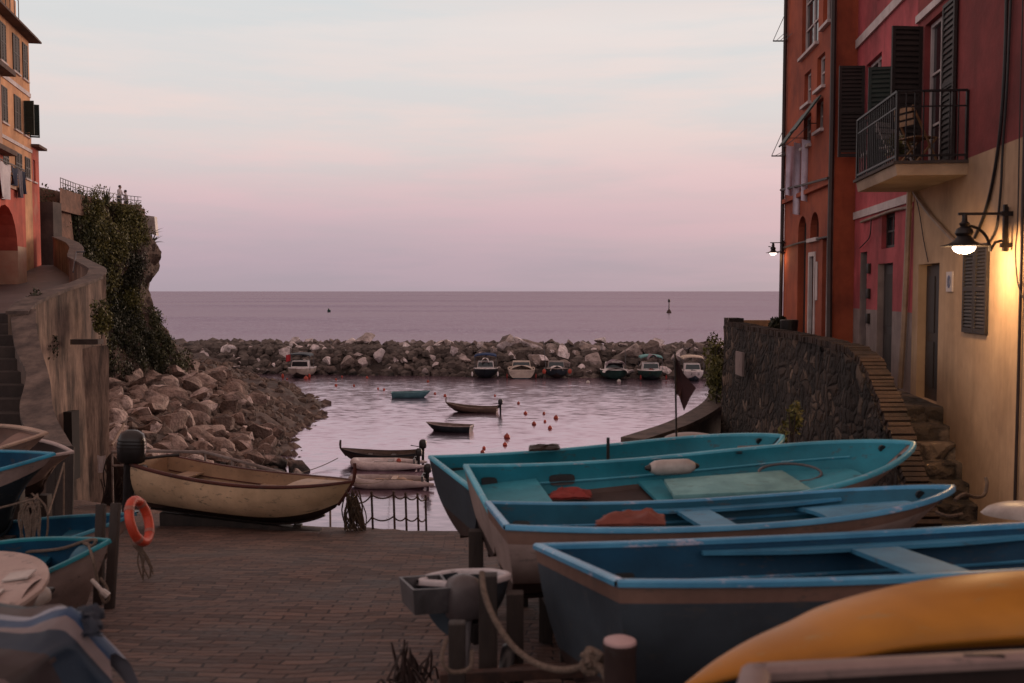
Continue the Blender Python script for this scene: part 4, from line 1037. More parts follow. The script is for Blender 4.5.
mb.bar(FL.P(ya-2,21.5,.2), FL.P(ya+2.9,21.5,.2), .03); mb.build('roof_railing', iron, HL)
# small red house beyond
HC = empty('town_house', 'narrow coral red house attached beyond the yellow one', 'house', FL.P(yb+1, 8.8))
F3 = Facade(-12, -.227, 1)
yc0, yc1 = yb+.02, FL.Y(42.5)
wh = (FL.Y(36.5), FL.Y(39), ZL(38,182), ZL(38,160))
wh = (min(wh[:2]), max(wh[:2]), wh[2], wh[3])
mb = MB(); FL.wall(mb, yc0, yc1, 8.5, ZL(38,150)+.1, [wh], 0); FL.body(mb, yc0+.01, yc1, 8.5, ZL(38,150)+.1, 5); mb.build('wall', redL, HC)
window(FL, HC, *wh, white_tr, None, 'none', white_tr)
mb = MB(); FL.box(mb, yc0, yc1+.2, ZL(38,150)+.1, ZL(38,150)+.22, -5, .35); mb.build('roof', roof_m, HC)
mb = MB(); FL.box(mb, yc0+.1, yc0+2.2, ZL(38,150)+.31, ZL(38,130), -4, -.5); mb.build('roof_room', redL, HC)
# near pale house at the frame edge
FN = Facade(-11.6, -.227, 1)
HN = empty('town_house', 'pale peeling house with small eaves cut by the left frame edge', 'house', FN.P(40, 8.7))
ye = FN.Y(7.0)
mb = MB(); FN.box(mb, ye-8, ye, 8.0, 14.1, -5, 0, 1); FN.box(mb, ye-8, ye, 14.1, 17.4, -5, 0, 0); mb.build('wall', [palep, redL], HN)
mb = MB(); FN.box(mb, ye-8, ye+.3, 17.4, 17.6, -5, .5); FN.box(mb, ye-8, ye+.2, 14.1, 14.3, .002, .5); mb.build('eaves', roof_m, HN)
# arched coral building in front
FA = Facade(-10.7, -.227, 1)
HA = empty('arcade_building', 'coral red building with one large round archway and drying terrace', 'building', FA.P(40, 8.6))
yA = FA.Y(28.0); pier0 = FA.Y(19.5)
zT = at(28, 194, yA).z
ah = (pier0-3.4, pier0, 8.0, at(3, 203, FA.Y(3)).z)
mb = MB(); FA.wall(mb, yA-7.2, yA, 8.0, zT, [ah], 1, depth=.8, bands=[(10.3, 0)]); FA.arch(mb, ah[0], ah[1], ah[3]-1.7, ah[3], 0, depth=.8)
FA.box(mb, yA-7.2, yA, 8.0, zT, -5, -2.2, 1); 
mb.quad(FA.P(yA,8.0), FA.P(yA,zT), FA.P(yA,zT,-5), FA.P(yA,8.0,-5), 0)
mb.quad(FA.P(yA-7.2,zT), FA.P(yA,zT), FA.P(yA,zT,-5), FA.P(yA-7.2,zT,-5), 0)
mb.build('wall', [redL, palep], HA)
mb = MB(); FA.box(mb, yA-7.2, yA+.08, zT+.002, zT+.12, -5, .08); mb.build('cornice', palep, HA)
mb = MB()
for k in range(30): p = FA.P(yA-.03-k*.2, zT+.12, .02); mb.bar(p, p+V((0,0,.85)), .02)
for h_ in (.85, .4): mb.bar(FA.P(yA-6,zT+.12+h_,.02), FA.P(yA-.03,zT+.12+h_,.02), .035)
mb.build('railing', iron, HA)
zl = zT+.85
mb = MB(); mb.tube(sag(FA.P(yA-5,zl,.15), FA.P(yA,zl,.15), .05), .012, 5)
for yy_ in (yA-5, yA): mb.bar(FA.P(yy_,zT+.9,.0), FA.P(yy_,zl,.15), .03)
o = mb.build('clothes_line', iron); tag(o, 'clothes line strung along the terrace above the archway', 'clothes line')
navy = M_('navy cloth', (.03,.04,.08), (.02,.03,.06), rough=.9); whitec = M_('white cloth', (.68,.63,.64), (.56,.52,.55), rough=.9, scale=3, bump=.1)
greyc = M_('grey cloth', (.2,.18,.2), (.14,.13,.15), rough=.9)
for k, (y_, w_, h_, mm, lb) in enumerate(((yA-4.2,1.5,1.35,whitec,'large white sheet drying above the left archway'), (yA-2.6,.95,.7,navy,'navy blue garment drying next to the white sheet'), (yA-1.6,.55,1.1,greyc,'grey trousers drying beside the navy garment'), (yA-1.0,.4,.9,navy,'dark shirt at the right end of the terrace line'))):
    cloth(FA.P(y_, zl, .15+.0), FA.d, w_, h_, mm, 'laundry', lb, 'laundry', 'laundry above the archway', k+9, .07)
# dark gate wall beyond the houses
mb = MB(); a = at(46, 258, 54); 
root = empty('passage_wall', 'dark rough wall and doorway closing the street beyond the houses', 'wall', a)
mb.box(-27.5, -24.2, 53, 54, 8.0, 13.2); mb.box(-25.6, -25.1, 52.4, 53, 8.0, 13.6); mb.build('masonry', stone_dark, root)
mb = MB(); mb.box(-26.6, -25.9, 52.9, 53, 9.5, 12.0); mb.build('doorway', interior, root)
mb = MB(); mb.box(-29.6, -26.35, 56, 59, 9, 14.3); o = mb.build('stone_house', M_('grey ruin', (.14,.10,.085), (.08,.06,.05), rough=.9, scale=1.5, bump=.5)); tag(o, 'small grey building peeping out behind the coral house', 'building')
# brown masonry buttress below the left end of the railing
mb = MB(); mb.hexa([V(q) for q in ((-28.2,54,8.5),(-25.2,57,8.5),(-25.5,59,8.5),(-29,58,8.5),(-26.9,55.2,14.2),(-25.9,57,14.2),(-26,59,14.2),(-29,58,14.2))]); o = mb.build('buttress', wall_b); tag(o, 'red brown masonry buttress under the left end of the cliff railing', 'buttress')
# street surface
street = M_('worn dark street stone', (.10,.075,.072), (.065,.05,.05), (.16,.13,.13), rough=.55, scale=1.1, bump=.4, bscale=7)
def sz(x, y):
    return 7.95+max(0, y-28)*.068+max(0, y-42)*.05
mb = MB(); mb.grid([[V((x, y, sz(x,y)+.03*fbm((x,y,0)))) for y in [26.8+1.0*i for i in range(30)]] for x in [-32+1.0*i for i in range(21)] ])
# keep the street behind its parapet line
PAR = [at(px, py, Y) for px, py, Y in ((56,236,50),(72,242,45),(77,247,41.5),(74,256,38.5),(86,262,35.5),(98,268,33.0),(96,275,31.5),(80,282,30.2),(60,288,29.2),(42,295,28.2),(26,302,27.2),(17,311,26))]
mb = MB(); ppts = []
for a_, b_ in zip(PAR, PAR[1:]):
    for k in range(4): ppts.append(a_.lerp(b_, .12+.22*k) if True else a_)
ppts.append(PAR[-1])
mb.grid([[V((p.x+.05, p.y, min(p.z-.75, sz(p.x,p.y)))), V((-34, p.y+ (1 if i < 99 else 0), sz(-34,p.y)))] for i, p in enumerate(ppts)])
o = mb.build('street', street); tag(o, kind='structure')
# parapet: thick wall following the street edge
root = empty('street_parapet', 'winding grey parapet bordering the street above the harbour', 'wall', PAR[4])
mb = MB(); cp = MB(); rows = []; crow = []
for i, p in enumerate(ppts):
    d = (ppts[min(i+1,len(ppts)-1)]-ppts[max(i-1,0)]); d.z = 0; d.normalize(); n_ = V((-d.y, d.x, 0)); w_ = .22
    a, b = p-n_*w_, p+n_*w_
    rows.append([V((a.x,a.y,2.0)), a-V((0,0,.09)), b-V((0,0,.09)), V((b.x,b.y,2.0))])
    a, b = p-n_*(w_+.05), p+n_*(w_+.05); crow.append([a-V((0,0,.088)), a, b, b-V((0,0,.088))])
mb.grid(rows); mb.poly(rows[-1]); mb.build('masonry', plaster_grey, root, smooth=True); cp.grid(crow); cp.poly(crow[-1]); cp.build('coping', coping, root, smooth=True)
# big streaked retaining wall below
def wall_panel(name, label, pts, base_y, mat, th=.6, out=0):
    """pts: image outline (px,py) on a plane facing the viewer at distance base_y(px)"""
    f = [at(px, py, base_y(px)) for px, py in pts]; b = [p+V((-.58*th, th, 0)) for p in f]
    mb = MB(); mb.poly(f); mb.poly(list(reversed(b)))
    for i in range(len(f)): j = (i+1) % len(f); mb.quad(f[i], f[j], b[j], b[i])
    o = mb.build(name, mat); return tag(o, label, 'wall')
wall_panel('retaining_wall', 'tall streaked grey wall below the street, facing the slipway', [(44,312),(70,293),(97,285),(103,276),(106,274),(107,440),(108,500),(56,500),(52,420),(45,360)], lambda px: 29.2+(px-40)*.035, plaster_grey, 1.5)
wall_panel('buttress', 'square streaked buttress standing out from the tall grey wall', [(80,349),(107,345),(109,350),(109.5,505),(82,505),(81,420)], lambda px: 28.6+(px-40)*.03, plaster_grey, 1.2)
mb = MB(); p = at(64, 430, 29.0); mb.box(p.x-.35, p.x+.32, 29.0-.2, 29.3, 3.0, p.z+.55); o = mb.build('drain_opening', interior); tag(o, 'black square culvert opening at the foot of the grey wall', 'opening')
mb = MB(); p = at(82, 341, 28.9); mb.box(p.x-.3, p.x+.5, p.y-.1, p.y+.3, p.z-.1, p.z+.05); o = mb.build('ledge_stone', stone_dark); tag(o, 'dark stone ledge sticking out of the streaked wall', 'ledge')
# broad stair parapet coming down towards the slipway
ST = [((11,34),(309),26.4),((13,34),(320),25.8),((15,36),(336),25.0),((19,40),(352),24.2),((28,46),(372),23.2),((26,49),(388),22.4),((22,50),(404),21.6),((24,55),(420),20.7),((33,64),(436),19.7),((36,70),(446),19.0)]
root = empty('stair_parapet', 'broad smooth parapet winding down beside the dark left stairs', 'wall', at(40, 400, 22))
rows = []; crow = []
for (pa, pb), py, Y in ST:
    a, b = at(pa, py, Y), at(pb, py, Y); b.z = a.z
    rows.append([V((a.x,a.y,2.5)), a-V((0,0,.1)), b-V((0,0,.1)), V((b.x,b.y,2.5))]); crow.append([a+V((-.05,0,-.098)), a+V((-.05,0,0)), b+V((.05,0,0)), b+V((.05,0,-.098))])
def cm(rs): return [list(x) for x in zip(*[catmull(c_, 4) for c_ in zip(*rs)])]
rows, crow = cm(rows), cm(crow)
mb = MB(); mb.grid(rows); mb.poly(rows[-1]); mb.build('masonry', M_('brown old plaster', (.16,.11,.09), (.09,.066,.058), rough=.9, scale=1.4, bump=.5, bscale=8), root, smooth=True)
mb = MB(); mb.grid(crow); mb.poly(crow[-1]); mb.build('coping', coping, root, smooth=True)
root = empty('stone_stairs', 'dark flight of steps at the left frame edge', 'stairs', (-11, 24, 5))
for k in range(14):
    yt = 27.4-.55*k; zt = 7.9-.27*k
    mb = MB(); xr = min(-.478*yt+.1, -.478*yt+.1); mb.hexa([V(q_) for q_ in ((-20,yt-.62,zt-1.5),(xr,yt-.62,zt-1.5),(xr,yt,zt-1.5),(-20,yt,zt-1.5),(-20,yt-.62,zt),(xr,yt-.62,zt),(xr,yt,zt),(-20,yt,zt))]); mb.build('step', M_('shaded stair stone', (.05,.036,.032), (.025,.019,.018), rough=.9, scale=1.3, bump=.5), root, bevel=.02)  # deep shade of the stairwell is put into this near-black stone colour
# grey planks / boards leaning below the parapet end
mb = MB()
for k in range(3):
    a = at(52+9*k, 447, 18.4); mb.bar(a, V((a.x+.05, a.y-.25, rampz(a.x,a.y)+.02)), .16, .04)
o = mb.build('plank_fence', wood_dark); tag(o, 'dark upright boards below the end of the stair parapet', 'fence')
bush('fern', 'dark fern thickened to give the shade of the recess between parapet and streaked wall', at(40, 330, 28.2), (.5,.35,1.1), 2600, .055, leafC, 9)  # greenery enlarged in dark leaves to imitate the shade of the recess
bush('weed', 'green weeds hanging beside the top of the streaked wall', at(101, 322, 29.8), (.28,.3,.7), 900, .06, leafB, 10)
# street side metal rail
mb = MB(); a, b = at(73, 272, 35), at(76, 252, 37); mb.tube([a, b, b+V((.25,.2,.02))], .03, 6); o = mb.build('handrail', grey_pl, smooth=True); tag(o, 'short pale handrail leaning on the street parapet', 'handrail')
# ================================================================== boats
def paint(name, c1, c2=None, rough=.52, scale=2.2, **k):
    k.setdefault('spec', .28); k.setdefault('chip', tuple(.30*x+.045 for x in c1)); return M_(name, c1, c2 or tuple(x*.7 for x in c1), rough=rough, scale=scale, bump=.3, bscale=16, lo=.3, hi=.6, dist=.006, **k)
teal_in = paint('teal inside paint', (.016,.225,.31), (.012,.165,.23))
teal_rim = paint('teal gunwale paint', (.08,.40,.54), (.05,.29,.41), rough=.35, chip=(.42,.46,.54))
blue_in = paint('petrol blue inside paint', (.014,.115,.185), (.010,.08,.135))
blue_deep = paint('deep blue inside paint', (.008,.072,.15), (.006,.05,.105))
blue_rim = paint('sky blue gunwale paint', (.09,.33,.54), (.05,.23,.42), rough=.3, chip=(.46,.46,.58))
hull_white = paint('aged white hull', (.34,.26,.24), (.20,.15,.14))
hull_pink = paint('buff hull strake', (.20,.12,.095), (.14,.085,.07))
hull_grey = paint('dark slate hull', (.048,.066,.085), (.032,.042,.055))
hull_brown = paint('brown black hull', (.055,.036,.034), (.03,.021,.02))
hull_navy = paint('dark navy hull', (.018,.026,.034), (.011,.016,.022))
cream_h = paint('cream yellow hull', (.72,.54,.36), (.58,.42,.27))
red_rim = paint('red brown rail', (.11,.034,.027), (.07,.023,.02))
antif = paint('dark bottom paint', (.045,.028,.025), (.028,.018,.017))
seat_blue = paint('seat blue', (.055,.25,.42), (.035,.17,.30))
seat_teal = paint('seat teal', (.05,.32,.42), (.035,.23,.31))
red_cl = M_('red cloth', (.30,.035,.03), (.20,.025,.022), rough=.9, scale=6, bump=.3)
RNG = random.Random(31)
floor_m = paint('worn brown bilge paint', (.085,.058,.052), (.055,.038,.034))

def make_boat(name, label, F, Nn, B, cat='boat', group=None, bw=1.3, depth=.62, dip=.05, rake=.35, trake=.08, sm=.45, bt=None, double=False, bowpow=2.3, bowblunt=.8,
              hull=(None,)*3, inside=None, rim=None, rimw=.055, rimh=.035, floor=.62, thwarts=(), seatm=None, foredeck=None, aftdeck=None, deckm=None, strake=.16, boot=.72, keel=True, th=.035,
              fair=False, vee=1.0, open_=True, print_=True, overhang=.0, yflip=False, nseg=30, stem=None, rowlocks=(), sidebench=None):
    F, Nn, B = V(F), V(Nn), V(B); O = (F+Nn)/2; X = (B-O); L = X.length; X.normalize()
    Yv = (F-Nn); skd = Yv.dot(X); Yv = Yv-X*skd; tb = Yv.length; skew = 0 if double else skd/tb; Yv.normalize(); Zv = X.cross(Yv)
    if Zv.z < 0: Yv = -Yv; Zv = -Zv; skew = -skew
    if bt: tb = bt
    if abs(skew) > .7: skew = 0
    T = Matrix(((X.x,Yv.x,Zv.x,O.x),(X.y,Yv.y,Zv.y,O.y),(X.z,Yv.z,Zv.z,O.z),(0,0,0,1)))
    if print_: print('BOAT', name, label[:30], 'L %.2f tb %.2f tiltx %.2f tilty %.2f' % (L, tb, X.z, Yv.z), 'O', tuple(round(a,2) for a in O), 'ground %.2f' % rampz(O.x, O.y))
    bm_ = tb/2*bw
    def half(s):
        if s <= sm:
            u = s/sm
            if double: return bm_*(1-(1-u)**bowpow)**bowblunt
            return tb/2+(bm_-tb/2)*math.sin(PI/2*u)
        u = (s-sm)/(1-sm); return bm_*max(0, 1-u**bowpow)**bowblunt
    def zs(s): return -dip*4*s*(1-s)*(1 if not double else 1)
    def zk(s):
        k = -depth+.45*depth*max(0, (s-.55)/.45)**2.2
        if double: k += .4*depth*max(0, (.35-s)/.35)**2.2
        return k
    def hp(s, t, side, off=0.0):
        z0 = zs(s); z1 = zk(s)
        v = min(1, max(0, (s-.4)/.6))**1.3*vee
        if double: v = max(v, min(1, max(0, (.45-s)/.45))**1.3*vee)
        pa = 3.0-1.7*v; w = max(0, 1-t**pa)**(.75+.15*v)
        b = max(0, half(s)*w-off)
        x = s*L-rake*(t**1.1)*max(0, (s-.5)/.5)**2.5+((rake if double else trake)*t*max(0, 1-s/.3)**2)+skew*side*b*max(0, 1-s/.4)**2
        return V((x, side*b, z0+t*(z1-z0)))
    root = empty(name, label, cat, group=group, mtx=T)
    ts = [0, .05, strake, strake+.02, .3, .42, .55, .66, boot, boot+.02, .84, .92, .97, 1]
    ss = [1-(1-i/nseg)**1.35 if not double else .5-.5*math.cos(PI*i/nseg) for i in range(nseg+1)]
    mb = MB()
    for side in (1, -1):
        mb.grid([[hp(s, t, side) for t in ts] for s in ss], mf=lambda i, j: 0 if ts[j] < strake else (1 if ts[j] < boot else 2))
    if not double:
        for a, b in zip(range(len(ts)-1), range(1, len(ts))):
            mb.quad(hp(0,ts[a],1), hp(0,ts[a],-1), hp(0,ts[b],-1), hp(0,ts[b],1), 0 if ts[a] < strake else (1 if ts[a] < boot else 2))
    h = [hull[0], hull[1] or hull[0], hull[2] or hull[0]]
    mb.build('hull', h, root, smooth=True, M=T, angle=35)
    # inside skin
    if open_:
        fl = floor; ti = [fl*j/7 for j in range(8)]; mb = MB(); s0 = .012 if not double else .04; si = [max(s0, min(.992, s)) for s in ss]
        zf = -depth*fl
        def ip(s, t, side):
            zfl = max(zf, zk(s)+.07); te = t/fl*min(.97, (zfl-zs(s))/(zk(s)-zs(s))); q = hp(s, te, side); return hp(s, te, side, min(th, abs(q.y)*.5))
        for side in (1, -1):
            rows = [[ip(s, t, side) for t in ti]+[V(((ip(s, fl, 1).x+ip(s, fl, -1).x)/2, 0, ip(s, fl, side).z))] for s in si]; mb.grid(rows, mf=lambda i, j: 1 if j >= 6 else 0)
        if not double:
            r0 = [ip(s0, t, 1) for t in ti]; r1 = [ip(s0, t, -1) for t in ti]
            for a in range(len(ti)-1): mb.quad(r0[a], r1[a], r1[a+1], r0[a+1])
        mb.build('inner_skin', [inside, floor_m], root, smooth=True, M=T, angle=35)
    # gunwale: rounded rail following the sheer
    mb = MB(); path = []
    sr = ss
    left = [(s, 1) for s in sr]; right = [(s, -1) for s in reversed(sr)]
    seq = left+right[1:]
    cen = [hp(s, 0, sd) for s, sd in seq]
    sec = [(-.5,-.5),(-.5,.2),(-.3,.5),(.3,.5),(.5,.2),(.5,-.5)]
    cl = []
    for i, p in enumerate(cen):
        a = cen[max(i-1, 0)]; b = cen[min(i+1, len(cen)-1)]; d = (b-a); d.z = 0
        if d.length < 1e-6: d = V((0,-1,0))
        d.normalize(); n_ = V((d.y, -d.x, 0))
        if n_.dot(V((p.x-L*.5, p.y*3, 0))) < 0: n_ = -n_
        q = p-n_*(rimw*.5-.022)
        if abs(q.y) < .004 or q.y*p.y < 0: q.y = 0.0
        cl.append([q+n_*sx*rimw+V((0,0,sz_*rimh)) for sx, sz_ in sec]+[q+n_*sec[0][0]*rimw+V((0,0,sec[0][1]*rimh))])
    mb.grid(cl)
    if not double:
        a = [V((sz1*rimw+rimw*.3, 0, sz_*rimh)) for sz1, sz_ in sec]
        A = hp(0,0,1); Bq = hp(0,0,-1)
        mb.grid([[V((q.x+E.x, E.y, q.z)) for q in a+[a[0]]] for E in (A, V((0,0,0)), Bq)])
    mb.build('gunwale', rim, root, smooth=True, M=T, angle=50)
    # stringer along each inner side
    if open_ and L > 3.2 and depth > .5:
        for sd in (1, -1):
            mb = MB(); mb.tube([hp(s, .30, sd, th+.012) for s in [max(.02, min(.9, q)) for q in ss] ], .011, 5, cap=False); mb.build('stringer', rim, root, M=T)
    if sidebench:
        s0, s1, dz, w_ = sidebench
        for sd in (1, -1):
            mb = MB(); rows = []
            for i in range(15):
                s = s0+(s1-s0)*i/14; tq = min(.9, dz/(zs(s)-zk(s))); p = hp(s, tq, sd, th+.004); ww = w_*min(1, 3*min(i, 14-i)/14+.25)
                q = V((p.x, p.y-sd*min(ww, abs(p.y)*.9), p.z)); rows.append([p-V((0,0,.025)), p, q, q-V((0,0,.025))])
            mb.grid(rows); mb.poly(rows[0]); mb.poly(rows[-1]); mb.build('side_bench', seatm or rim, root, M=T)
    # benches
    for (s, w_, dz, cut) in thwarts:
        mb = MB(); tt = dz/depth
        def wy(x): return max(.02, hp(max(.01, min(.97, x/L)), tt, 1, th+.006).y)
        x0, x1 = s*L, s*L+w_
        nn = 5; rows = []
        for i in range(nn+1):
            x = x0+(x1-x0)*i/nn; y = wy(x); z_ = zs(s)-dz
            kx = skew*y*max(0, 1-(x/L)/.4)**2; rows.append([V((x-kx, -y, z_-.03)), V((x-kx, -y, z_)), V((x+kx, y, z_)), V((x+kx, y, z_-.03))])
        mb.grid(rows); mb.poly(rows[0]); mb.poly(rows[-1])
        if cut and False: mb.box(x0+.02, x1-.02, -wy(x0)*.8, wy(x0)*.8, -depth*floor+.01, zs(s)-dz-.032)
        mb.build('bench', seatm or rim, root, M=T)
    for dk, nm in ((foredeck, 'foredeck'), (aftdeck, 'aft_deck')):
        if not dk: continue
        s0, s1, dz = dk; mb = MB(); rows = []
        for i in range(13):
            s = s0+(s1-s0)*i/12; y = max(.0, hp(s, max(0, dz)/depth if dz > 0 else 0, 1, th*.6).y)
            z_ = zs(s)-dz; tq = min(.95, max(0, dz)/(zs(s)-zk(s))); xx = hp(s, tq, 1, th).x if dz > 0 else s*L
            y = max(0, hp(s, tq, 1, th*.9).y-.004) if dz > 0 else y; rows.append([V((xx, y*k/4, z_+.035*(1-(k/4)**2))) for k in range(-4, 5)])
        mb.grid(rows); mb.grid([[V((p.x, p.y, p.z-.03)) for p in r_] for r_ in rows]); mb.poly([rows[0][k] for k in range(9)]+[rows[0][k]-V((0,0,.03)) for k in range(8,-1,-1)])
        mb.build(nm, deckm or rim, root, smooth=True, M=T, angle=40)
    if keel:
        mb = MB(); pts = [hp(s, 1, 1) for s in ss if s < .93]
        mb.tube([p-V((0,0,.02)) for p in pts], .022, 6); mb.build('keel', h[2], root, M=T)
    if stem:
        mb = MB(); r_, hgt = stem; mb.tube([hp(1,t_,1)+V((.01,0,0)) for t_ in (.9,.6,.3,.1,0)]+[hp(1,0,1)+V((.03,0,hgt*.5)), hp(1,0,1)+V((.02,0,hgt))], [r_*.8]*5+[r_, r_*.8], 6); mb.build('stem_post', rim, root, smooth=True, M=T)
    if fair:
        p = hp(.955, .14, 1, th*1.3)
        for sd in (1, -1):
            mb = MB(); c_ = V((p.x, p.y*sd, p.z)); mb.tube([c_+V((0,.012*sd,0)), c_-V((.0,.012*sd,0))], .035, 8)
            mb.build('fairlead', black_pl, root, M=T)
    for x, sd in rowlocks:
        mb = MB(); p = hp(x, 0, sd); mb.tube([p, p+V((0,0,.10))], .012, 6); mb.tube([p+V((-.04,0,.16)), p+V((-.03,0,.11)), p+V((0,0,.09)), p+V((.03,0,.11)), p+V((.04,0,.16))], .01, 6); mb.build('rowlock', iron, root, M=T)
    root_info = dict(T=T, L=L, hp=hp, zs=zs, half=half, zk=zk, tb=tb, depth=depth, root=root)
    return root_info
def on(bi, s, y, z):
    """point in world at station s, lateral y (m), height z above the sheer line"""
    return bi['T'] @ V((s*bi['L'], y, bi['zs'](s)+z))
def slot(bi, s, t, side, w_, h_, name='hand_hold'):
    """black patch on the inner side, coloured for the shade inside a pocket"""
    mb = MB(); pts = []
    for k in range(12):
        a = 2*PI*k/12; e = lambda v: math.copysign(abs(v)**.5, v)
        ss_ = s+e(math.cos(a))*w_/2/bi['L']; tt = t+e(math.sin(a))*h_/2/bi['depth']
        pts.append(bi['hp'](ss_, tt, side, .039+.004))
    pts2 = [p+V((0,-side*.012,0)) for p in pts]
    mb.poly(pts2)
    for k in range(12): mb.quad(pts[k], pts[(k+1)%12], pts2[(k+1)%12], pts2[k])
    mb.build(name, black_pl, bi['root'], M=bi['T'])  # raised face; its black stands in for the shade of a recess
def cyl_fender(p0, p1, r_, label, m=None, group=None, name='fender'):
    p0, p1 = V(p0), V(p1); root = empty(name, label, 'fender', (p0+p1)/2, group); d = p1-p0; n = 8
    mb = MB(); pts = [p0.lerp(p1, k/n) for k in range(n+1)]; rr = [r_*.55, r_*.93]+[r_]*(n-3)+[r_*.93, r_*.55]
    mb.tube(pts, rr, 14); mb.build('body', m or white_pl, root, smooth=True)
    for a, dd in ((p0, -d), (p1, d)):
        mb = MB(); mb.tube([a, a+dd.normalized()*.05], [r_*.5, r_*.22], 10); mb.build('end_cap', black_pl, root, smooth=True)
    return root

# ---------------------------------------------------------------- four open boats on the right
# A farthest
A_ = make_boat('rowing_boat', 'teal open boat farthest back in the right row, buff bundles on its rail', at(429,457,10.6), at(473,491,9.4), at(783,436,11.0), bw=1.08, bowpow=2.8, depth=.66, dip=.10, rake=.45,
     hull=(hull_grey, hull_grey, hull_brown), inside=teal_in, rim=teal_rim, seatm=seat_teal, thwarts=((.02,.45,.16,True),(.45,.26,.2,False)), fair=True, group='open boats hauled out on the right')
slot(A_, .07, .26, 1, .22, .10); slot(A_, .30, .26, 1, .22, .10)
B_ = make_boat('rowing_boat', 'teal open boat second from back on the right, white fender inside', at(464,466,9.4), at(489,512,8.1), at(914,443,9.5), bw=1.10, bowpow=2.9, depth=.62, dip=.13, rake=.5,
     hull=(hull_white, hull_white, hull_brown), inside=teal_in, rim=teal_rim, seatm=seat_teal, thwarts=((.03,.55,.17,True),(.40,.24,.2,False)), fair=True, foredeck=(.74,.90,.22), deckm=seat_teal, group='open boats hauled out on the right')
slot(B_, .05, .26, 1, .16, .12); slot(B_, .22, .26, 1, .26, .12)
C_ = make_boat('rowing_boat', 'medium blue open boat third from back on the right with buff side', at(486,503,7.9), at(505,527,6.8), at(953,487,7.7), bw=1.10, bowpow=3.0, depth=.60, dip=.09, rake=.45,
     hull=(hull_pink, hull_white, antif), inside=blue_in, rim=blue_rim, seatm=seat_blue, thwarts=((.06,.22,.20,False),(.42,.26,.05,False)), sidebench=(.30,.80,.045,.13), fair=True, foredeck=(.70,.92,.10), deckm=seat_blue, group='open boats hauled out on the right', strake=.2)
slot(C_, .07, .28, 1, .14, .07)
D_ = make_boat('rowing_boat', 'nearest deep blue open boat on the right, buff strake over slate hull', at(535,546,6.25), at(617,583,4.95), at(1290,522,5.9), bw=1.12, bowpow=3.4, depth=.82, dip=.05, rake=.45,
     hull=(hull_pink, hull_grey, hull_brown), inside=blue_deep, rim=blue_rim, rimw=.065, seatm=seat_blue, thwarts=((.035,.3,.30,False),(.43,.30,.06,False)), sidebench=(.22,.74,.055,.15), fair=False, foredeck=(.72,.95,.14), deckm=seat_blue, group='open boats hauled out on the right', strake=.125)
slot(D_, .11, .25, 1, .12, .05)
# things lying in and on them
a = at(650,468,9.35); cyl_fender(at(650,468,9.45), at(694,466,9.55), .075, 'white cylindrical fender lying along the inner side of a teal boat')
def board(quad, th_, name, label, m, cat):
    q = [V(p) for p in quad]; n_ = (q[1]-q[0]).cross(q[3]-q[0]).normalized(); n_ = n_ if n_.z > 0 else -n_
    mb = MB(); mb.hexa([p-n_*th_ for p in q]+q); o = mb.build(name, m, bevel=.006); return tag(o, label, cat)
board([at(674,495,8.75), at(812,489,8.95), at(782,470,9.55), at(664,479,9.35)], .04, 'hatch_board', 'pale teal plywood board lying across the second teal boat', paint('worn pale teal board', (.20,.42,.44), (.13,.30,.33), rough=.7, scale=4), 'board')
mb = MB(); c_ = at(790,478,9.5); n_ = 24
pts = [c_+V((.30*math.cos(2*PI*k/n_), .10*math.sin(2*PI*k/n_), .07*math.sin(2*PI*k/n_)))+V((0,0,.05)) for k in range(n_+1)]
mb.tube(pts, .014, 6, cap=False); o = mb.build('hoop', grey_pl, smooth=True); tag(o, 'dark metal hoop propped behind the teal board', 'hoop')
def rumple(quad, name, label, m, cat, amp=.06, seed=0, n=14):
    q = [V(p) for p in quad]; rows = []
    for i in range(n+1):
        row = []
        for j in range(n+1):
            u, v = i/n, j/n; p = q[0].lerp(q[1], u).lerp(q[3].lerp(q[2], u), v)
            e = min(u, 1-u, v, 1-v)*4; p = p+V((0,0,amp*(min(1, e))*(1.0+1.0*fbm((u*3+seed, v*3, seed), 3)))); row.append(p+V((.04*fbm((u*4, v*4, seed+9)), .04*fbm((u*4, v*4, seed+5)), 0)))
        rows.append(row)
    mb = MB(); mb.grid(rows); mb.grid([[p-V((0,0,.015)) for p in r_] for r_ in rows]); o = mb.build(name, m, smooth=True, angle=60); return tag(o, label, cat)
rumple([at(548,498,9.0), at(592,497,9.05), at(590,490,9.5), at(552,491,9.4)], 'life_vest', 'red life vest lying in the stern of the second teal boat', red_cl, 'life vest', .04, 1)
rumple([at(594,524,7.2), at(666,524,7.3), at(664,514,7.7), at(604,516,7.6)], 'life_vest', 'dark red life vest lying on the bench of the medium blue boat', M_('faded red cloth', (.24,.07,.05), (.16,.045,.035), rough=.9, bump=.3), 'life vest', .05, 2)
rumple([at(528,450,10.6), at(560,449,10.8), at(559,444,11.0), at(530,445,10.8)], 'bundle', 'dark folded bundle on the rail of the farthest teal boat', hull_brown, 'bundle', .018, 3)
rumple([at(735,452,9.9), at(768,450,10.0), at(765,445,10.3), at(738,446,10.2)], 'bundle', 'dark bundle hanging over the far rail of the second teal boat', hull_brown, 'bundle', .015, 4)
mb = MB(); p = at(608,462,10.1); mb.bar(p-V((0,0,.3)), p+V((0,0,.25)), .03); mb.bar(p+V((-.13,0,-.02)), p+V((.13,0,-.02)), .03); o = mb.build('rowlock_post', iron); tag(o, 'dark rowlock post standing at the rail between two teal boats', 'rowlock')
